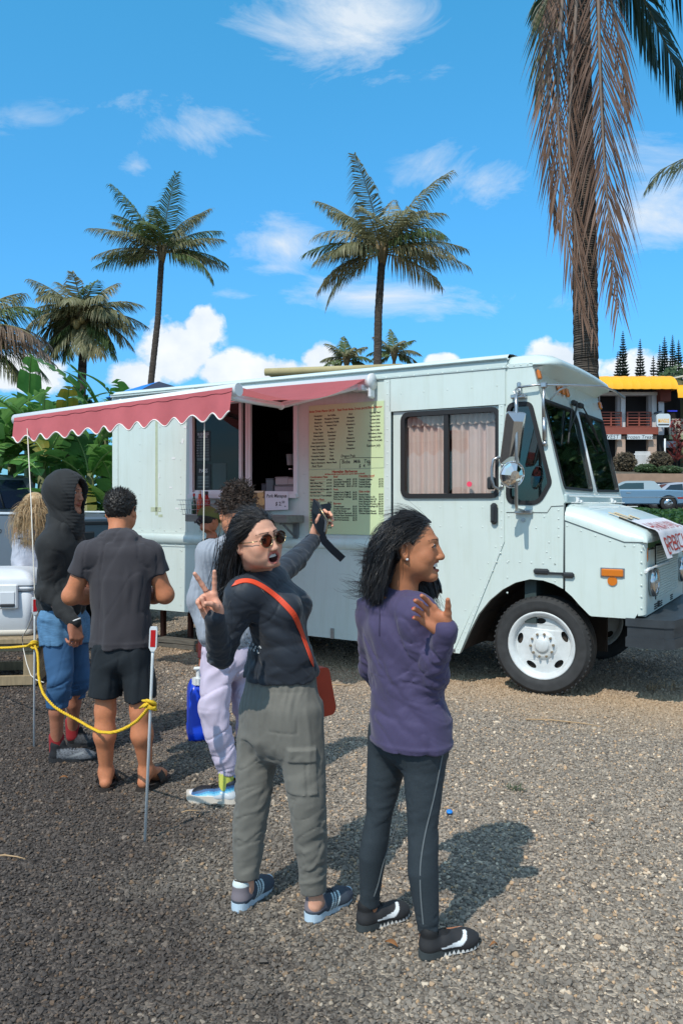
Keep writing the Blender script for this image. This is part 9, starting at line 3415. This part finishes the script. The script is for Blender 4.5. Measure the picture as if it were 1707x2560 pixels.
sd_ = thing('wooden_stand', 'low weathered timber stand under the white cooler at the left edge', 'stand', (cx_, cy_, 0), R(8))
zt = .43
for (x, y) in ((-.46, -.30), (.46, -.30), (-.46, .30), (.46, .30)):
 MB().box((x, y, zt / 2 - .02), (.09, .09, zt - .04), bev=.004).build('leg', WOOD, sd_)
for (x, y, dx, dy, z) in ((0, -.345, 1.0, .04, .06), (0, .345, 1.0, .04, .06), (.51, 0, .04, .72, .06), (-.51, 0, .04, .72, .06), (0, -.345, 1.0, .04, .36), (0, .345, 1.0, .04, .36)):
 MB().box((x, y, z), (dx, dy, .085), bev=.004).build('rail', WOOD, sd_)
MB().box((.51, .0, .21), (.035, .78, .085), Matrix.Rotation(R(24), 3, 'X'), bev=.004).build('brace', WOOD, sd_)
for k in range(6):
 MB().box((0, -.36 + .144 * k, zt - .015), (1.10, .115, .045), bev=.004).build('slat', WOOD, sd_)
CW = mat('cooler_white', S(206, 210, 214), rough=.45, var=.05, vscale=5)
co = thing('cooler', 'large white hard cooler with side latch standing on the timber stand', 'cooler', (cx_, cy_, zt + .008), R(8))
def rbox(x0, x1, y0, y1, z0, z1, tx, r=.06, n=6):
 """a box with rounded upright corners, tapering by tx towards the top"""
 rows = []
 for (z, k, e) in ((z0, 0, .02), (z0 + .02, 0, 0), (z1 - .02, 1, 0), (z1, 1, .02)):
  pl = rrect(x0 - tx * k + e, y0 - tx * k + e, x1 + tx * k - e, y1 + tx * k - e, r, n)
  rows.append([(a, b, z) for a, b in pl])
 mb = MB()
 mb.grid(rows, closed=True)
 mb.add(rows[-1], [tuple(range(len(rows[-1])))])
 mb.add(rows[0], [tuple(range(len(rows[0])))[::-1]])
 return mb
rbox(-.46, .46, -.27, .27, 0, .40, .025).build('tub', CW, co)
rbox(-.47, .47, -.28, .28, .0, .07, 0).build('base_band', mat('cooler_cream', S(206, 198, 184), rough=.5), co)
rbox(-.50, .50, -.31, .31, .405, .455, 0).build('rim', CW, co)
rows = []
for (z, e) in ((.457, 0), (.50, 0), (.565, .06), (.59, .12), (.60, .2)):
 rows.append([(a, b, z) for a, b in rrect(-.50 + e, -.31 + e * .8, .50 - e, .31 - e * .8, .05, 6)])
mb = MB()
mb.grid(rows, closed=True)
mb.add(rows[-1], [tuple(range(len(rows[-1])))])
mb.build('lid', CW, co)
for x in (.28, -.28):
 m = MB()
 m.box((x, -.322, .36), (.17, .03, .22), bev=.012)
 lt = m.build('latch', WHITEP, co)
 MB().box((x, -.340, .345), (.125, .012, .12), bev=.006).build('latch_plate', CW, lt)
 MB().box((x, -.342, .285), (.125, .02, .03), bev=.006).build('latch_lip', mat('pickup_dark_trim', (.03, .033, .038), rough=.5), lt)
MB().tube([(.512, -.20, .33), (.55, -.19, .30), (.55, .19, .30), (.512, .20, .33)], .016, 8).build('side_handle', CW, co)
JB = mat('jug_blue', S(14, 62, 196), rough=.32, spec=.5, var=.04, vscale=9)
jD = gd(1853) + .12
jg = thing('water_jug', 'blue plastic water jug with white spigot cap on the gravel behind the bun wearer', 'water jug', (at(506, 1850, jD).x, jD, 0), R(14))
mb = MB()
rows = []
for (z, w, d) in ((.004, .098, .132), (.02, .104, .138), (.07, .104, .138), (.078, .100, .134), (.30, .100, .134), (.31, .096, .130), (.335, .096, .130), (.352, .090, .124), (.385, .075, .105), (.40, .045, .07)):
 rows.append([(a, b, z) for a, b in rrect(-w, -d, w, d, .03 if z < .37 else .02, 5)])
mb.grid(rows, closed=True)
mb.add(rows[-1], [tuple(range(len(rows[-1])))])
mb.add(rows[0], [tuple(range(len(rows[0])))[::-1]])
mb.build('jug_body', JB, jg)
MB().tube([(0, -.08, .375), (0, -.06, .43), (0, .05, .43), (0, .10, .375)], .014, 8).build('handle', JB, jg)
m = MB()
m.cyl((-.035, -.085, .405), .036, .045, 20)
for k in range(12):
 a = 2 * math.pi * k / 12
 m.box((-.035 + .037 * math.cos(a), -.085 + .037 * math.sin(a), .405), (.008, .008, .045))
m.build('cap', WHITEP, jg)
m = MB()
m.cyl((-.035, -.085, .455), .014, .06, 12)
m.box((-.035, -.09, .492), (.062, .034, .022), bev=.008)
m.build('spigot', WHITEP, jg)
MB().tube([(-.03, -.05, .42), (.03, .0, .415), (.07, .06, .36), (.095, .10, .30)], .004, 5).build('vent_tube', POSTW, jg)
tag(MB().box((0, 0, .05), (.22, .10, .095), bev=.006).build('brick', mat('brick_orange', S(156, 84, 58), rough=.9, var=.15, vscale=12), None, TRK.matrix_basis @ Vector((-3.72, .16, 0)), (0, 0, R(-24))), 'rust red brick on the gravel by the rear wheel arch of the truck', 'brick')
for k, (z, dx) in enumerate(((.03, 0), (.085, .03))):
 tag(MB().box((0, 0, z), (.62, .16, .05), bev=.004).build('timber_plank', mat('grey_plank', S(92, 88, 80), rough=.95, var=.3, vscale=6, stretch=(1, 8, 8)), None, TRK.matrix_basis @ Vector((-4.15 + dx, .24, 0)), (0, 0, R(-31 + 3 * k))),
  ['lower grey plank lying under the rear skirt of the truck', 'upper grey plank resting on another under the rear skirt'][k], 'plank')
RB = mat('rust_brown', S(92, 52, 38), rough=.9, var=.3, vscale=14)
m = MB()
m.box((0, 0, .28), (.05, .05, .5))
m.box((-.2, 0, .42), (.5, .05, .07), bev=.01)
m.box((-.42, 0, .22), (.05, .05, .44))
tag(m.build('step_frame', RB, None, TRK.matrix_basis @ Vector((-4.2, .45, 0)), (0, 0, R(-31))), 'rusty brown folding step frame under the rear of the truck', 'step frame')
WT = lambda x, y, z: TRK.matrix_basis @ Vector((x, y, z))
bk = thing('wire_basket', 'small wire basket of sauces on the serving shelf behind the olive cap', 'basket', WT(-3.56, -.14, 1.512), R(-30.7))
m = MB()
for k in range(4):
 z = .0 + .05 * k
 s = .11 + .012 * k
 m.tube([(-s * 1.3, -s, z), (s * 1.3, -s, z), (s * 1.3, s, z), (-s * 1.3, s, z), (-s * 1.3, -s, z)], .003, 4)
for k in range(9):
 x = -.13 + .0325 * k
 m.tube([(x, -.11, 0), (x * 1.1, -.146, .15)], .002, 4)
m.build('wire', STEEL, bk)
for (x, col, cap_, h, r, lab) in ((-3.64, S(60, 92, 70), S(190, 30, 30), .22, .026, 'green labelled sauce bottle with red cap in the wire basket'), (-3.56, S(206, 90, 50), S(210, 210, 205), .25, .034, 'clear bottle half full of orange red sauce in the basket'), (-3.47, S(150, 40, 30), S(40, 36, 36), .24, .04, 'dark red sauce bottle right in the wire basket')):
 b = thing('sauce_bottle', lab, 'bottle', WT(x, -.14, 1.514), 0, 'sauce bottles on the serving shelf')
 MB().lathe([(.0001, 0), (r, 0), (r, h * .55), (r * .55, h * .75), (r * .4, h * .85), (.0001, h * .85)], 14).build('bottle_body', mat('bottle_%d' % int(h * 1000), col, rough=.15, coat=.4), b)
 MB().cyl((0, 0, h * .92), r * .48, h * .14, 12).build('cap', mat('cap_%d' % int(h * 1000), cap_, rough=.4), b)
ct = 1.733
for (x, y, z, d, col, nm, lab, cat) in ((-2.82, .12, ct, (.09, .10, .15), S(92, 110, 116), 'napkin_dispenser', 'grey napkin dispenser with hanging tag in the serving window', 'napkin dispenser'),
          (-2.62, .13, ct, (.26, .14, .075), S(150, 152, 156), 'takeout_box', 'flat white takeout box low in the serving window corner', 'box'),
          (-2.66, .12, ct + .078, (.16, .12, .085), S(160, 160, 160), 'takeout_box', 'white takeout box stacked left on a flat one in the window', 'box'),
          (-2.53, .12, ct + .078, (.10, .12, .075), S(166, 164, 162), 'takeout_box', 'white takeout box stacked right on a flat one in the window', 'box'),
          (-2.90, .12, ct, (.06, .08, .10), S(70, 84, 92), 'straw_box', 'dark blue straw box beside the napkin dispenser', 'box')):
 tp = thing(nm, lab, cat, WT(x, y, z), R(-30.7), 'takeout boxes on the counter' if nm == 'takeout_box' else None)
 MB().box((0, 0, d[2] / 2 - .004), (d[0], d[1], d[2] - .012), bev=.006).build('body', mat('box_' + nm + str(int(x * -100)), col, rough=.7), tp)
 MB().box((0, 0, d[2] - .006), (d[0] + .006, d[1] + .006, .010), bev=.003).build('lid', mat('lid_' + nm + str(int(x * -100)), tuple(c * .85 for c in col), rough=.7), tp)
cu = thing('plastic_cup', 'upturned clear plastic cup hanging in the dark serving window', 'cup', WT(-2.66, .22, 2.02), 0)
MB().lathe([(.036, 0), (.045, .11), (.048, .112), (.044, .108), (.034, .004)], 16).build('cup_wall', mat('cup_pale', (.32, .36, .37), rough=.3), cu)
MB().cyl((0, 0, -.04), .02, .012, 10).build('hook', WHITEP, cu)
lf_ = leafmat('dead_leaf', (.30, .12, .04), (.42, .20, .08), .2, .7, 30)
def gp(px, py):
 D = gd(py)
 return Vector((xatp(px, D), D, .014))
def dead_leaf(px, py, L, ang, lab):
 o = MB()
 rows = []
 for k in range(7):
  t = k / 6
  w = .22 * math.sin(math.pi * (.06 + .9 * t)) * L
  rows.append([(L * (t - .5), -w, .012 * math.sin(3 * t) + .006), (L * (t - .5), 0, .012 * math.sin(3 * t)), (L * (t - .5), w, .012 * math.sin(3 * t) + .005)])
 o.grid(rows)
 q = o.build('dead_leaf', lf_, None, gp(px, py), (R(6), R(5), ang), fix=False)
 q.modifiers.new('thick', 'SOLIDIFY').thickness = .0015
 tag(q, lab, 'leaf', 'fallen leaves on the gravel')
dead_leaf(978, 2373, .055, R(-35), 'curled orange leaf between the shoes of the two women')
dead_leaf(1233, 2376, .032, R(20), 'small orange leaf on the pale gravel right of the women')
dead_leaf(1476, 2064, .035, R(0), 'small orange leaf on bright gravel far right of the women')
dead_leaf(160, 1953, .05, R(10), 'brown leaf flake on the gravel left of the sandals')
cp_ = MB()
cp_.lathe([(.0001, .010), (.014, .010), (.016, .007), (.016, 0), (.0001, 0)], 16, (0, 0, 0), 'Z')
tag(cp_.build('bottle_cap', mat('cap_blue', S(30, 130, 220), rough=.4), None, gp(1123, 2038), (R(14), 0, 0)), 'bright blue bottle cap on the gravel right of the dark leggings', 'bottle cap')
def twig(px, py, L, ang, lab, r=.004, bend=.05):
 q = MB().tube([(-L / 2, 0, 0), (-L * .2, bend * L, .006), (L * .2, bend * L, .004), (L / 2, 0, .002)], [r, r, r * .8, r * .5], 5)
 tag(q.build('twig', mat('twig_tan', S(178, 148, 112), rough=.9), None, gp(px, py), (0, 0, ang)), lab, 'twig', 'dry twigs on the gravel')
twig(1408, 1812, .55, R(-22), 'long thin dry twig on the gravel in front of the front wheel', .005)
twig(25, 2152, .16, R(-12), 'short pale twig at the left edge of the dark gravel', .004)
twig(840, 1718, .30, R(-2), 'pale straight twig on the gravel between the two women', .005)
twig(478, 2036, .10, R(12), 'tiny pale twig on the gravel left of the olive trousers', .003)
r_ = random.Random(9)
WD = leafmat('weed_green', (.03, .06, .02), (.06, .10, .03), .3)
for (px, py, lab) in ((1290, 1978, 'tiny green weed in the gravel right of the leggings'), (1660, 1725, 'scraggly dry weed tuft on the gravel below the bumper')):
 mb = MB()
 for k in range(26 if px < 1500 else 60):
  a = r_.uniform(0, 6.28)
  s = .05 if px < 1500 else .16
  d = Vector((math.cos(a), math.sin(a), r_.uniform(.15, .9))) * s * r_.uniform(.4, 1)
  sd2 = Vector((-d.y, d.x, 0)).normalized() * .004
  p = Vector((r_.uniform(-s, s), r_.uniform(-s, s) * .6, 0))
  mb.add([p - sd2, p + sd2, p + d], [(0, 1, 2)])
 tag(mb.build('weed', WD if px < 1500 else mat('twig_tan'), None, gp(px, py), fix=False), lab, 'weed')
flush_texts()
bpy.context.view_layer.update()
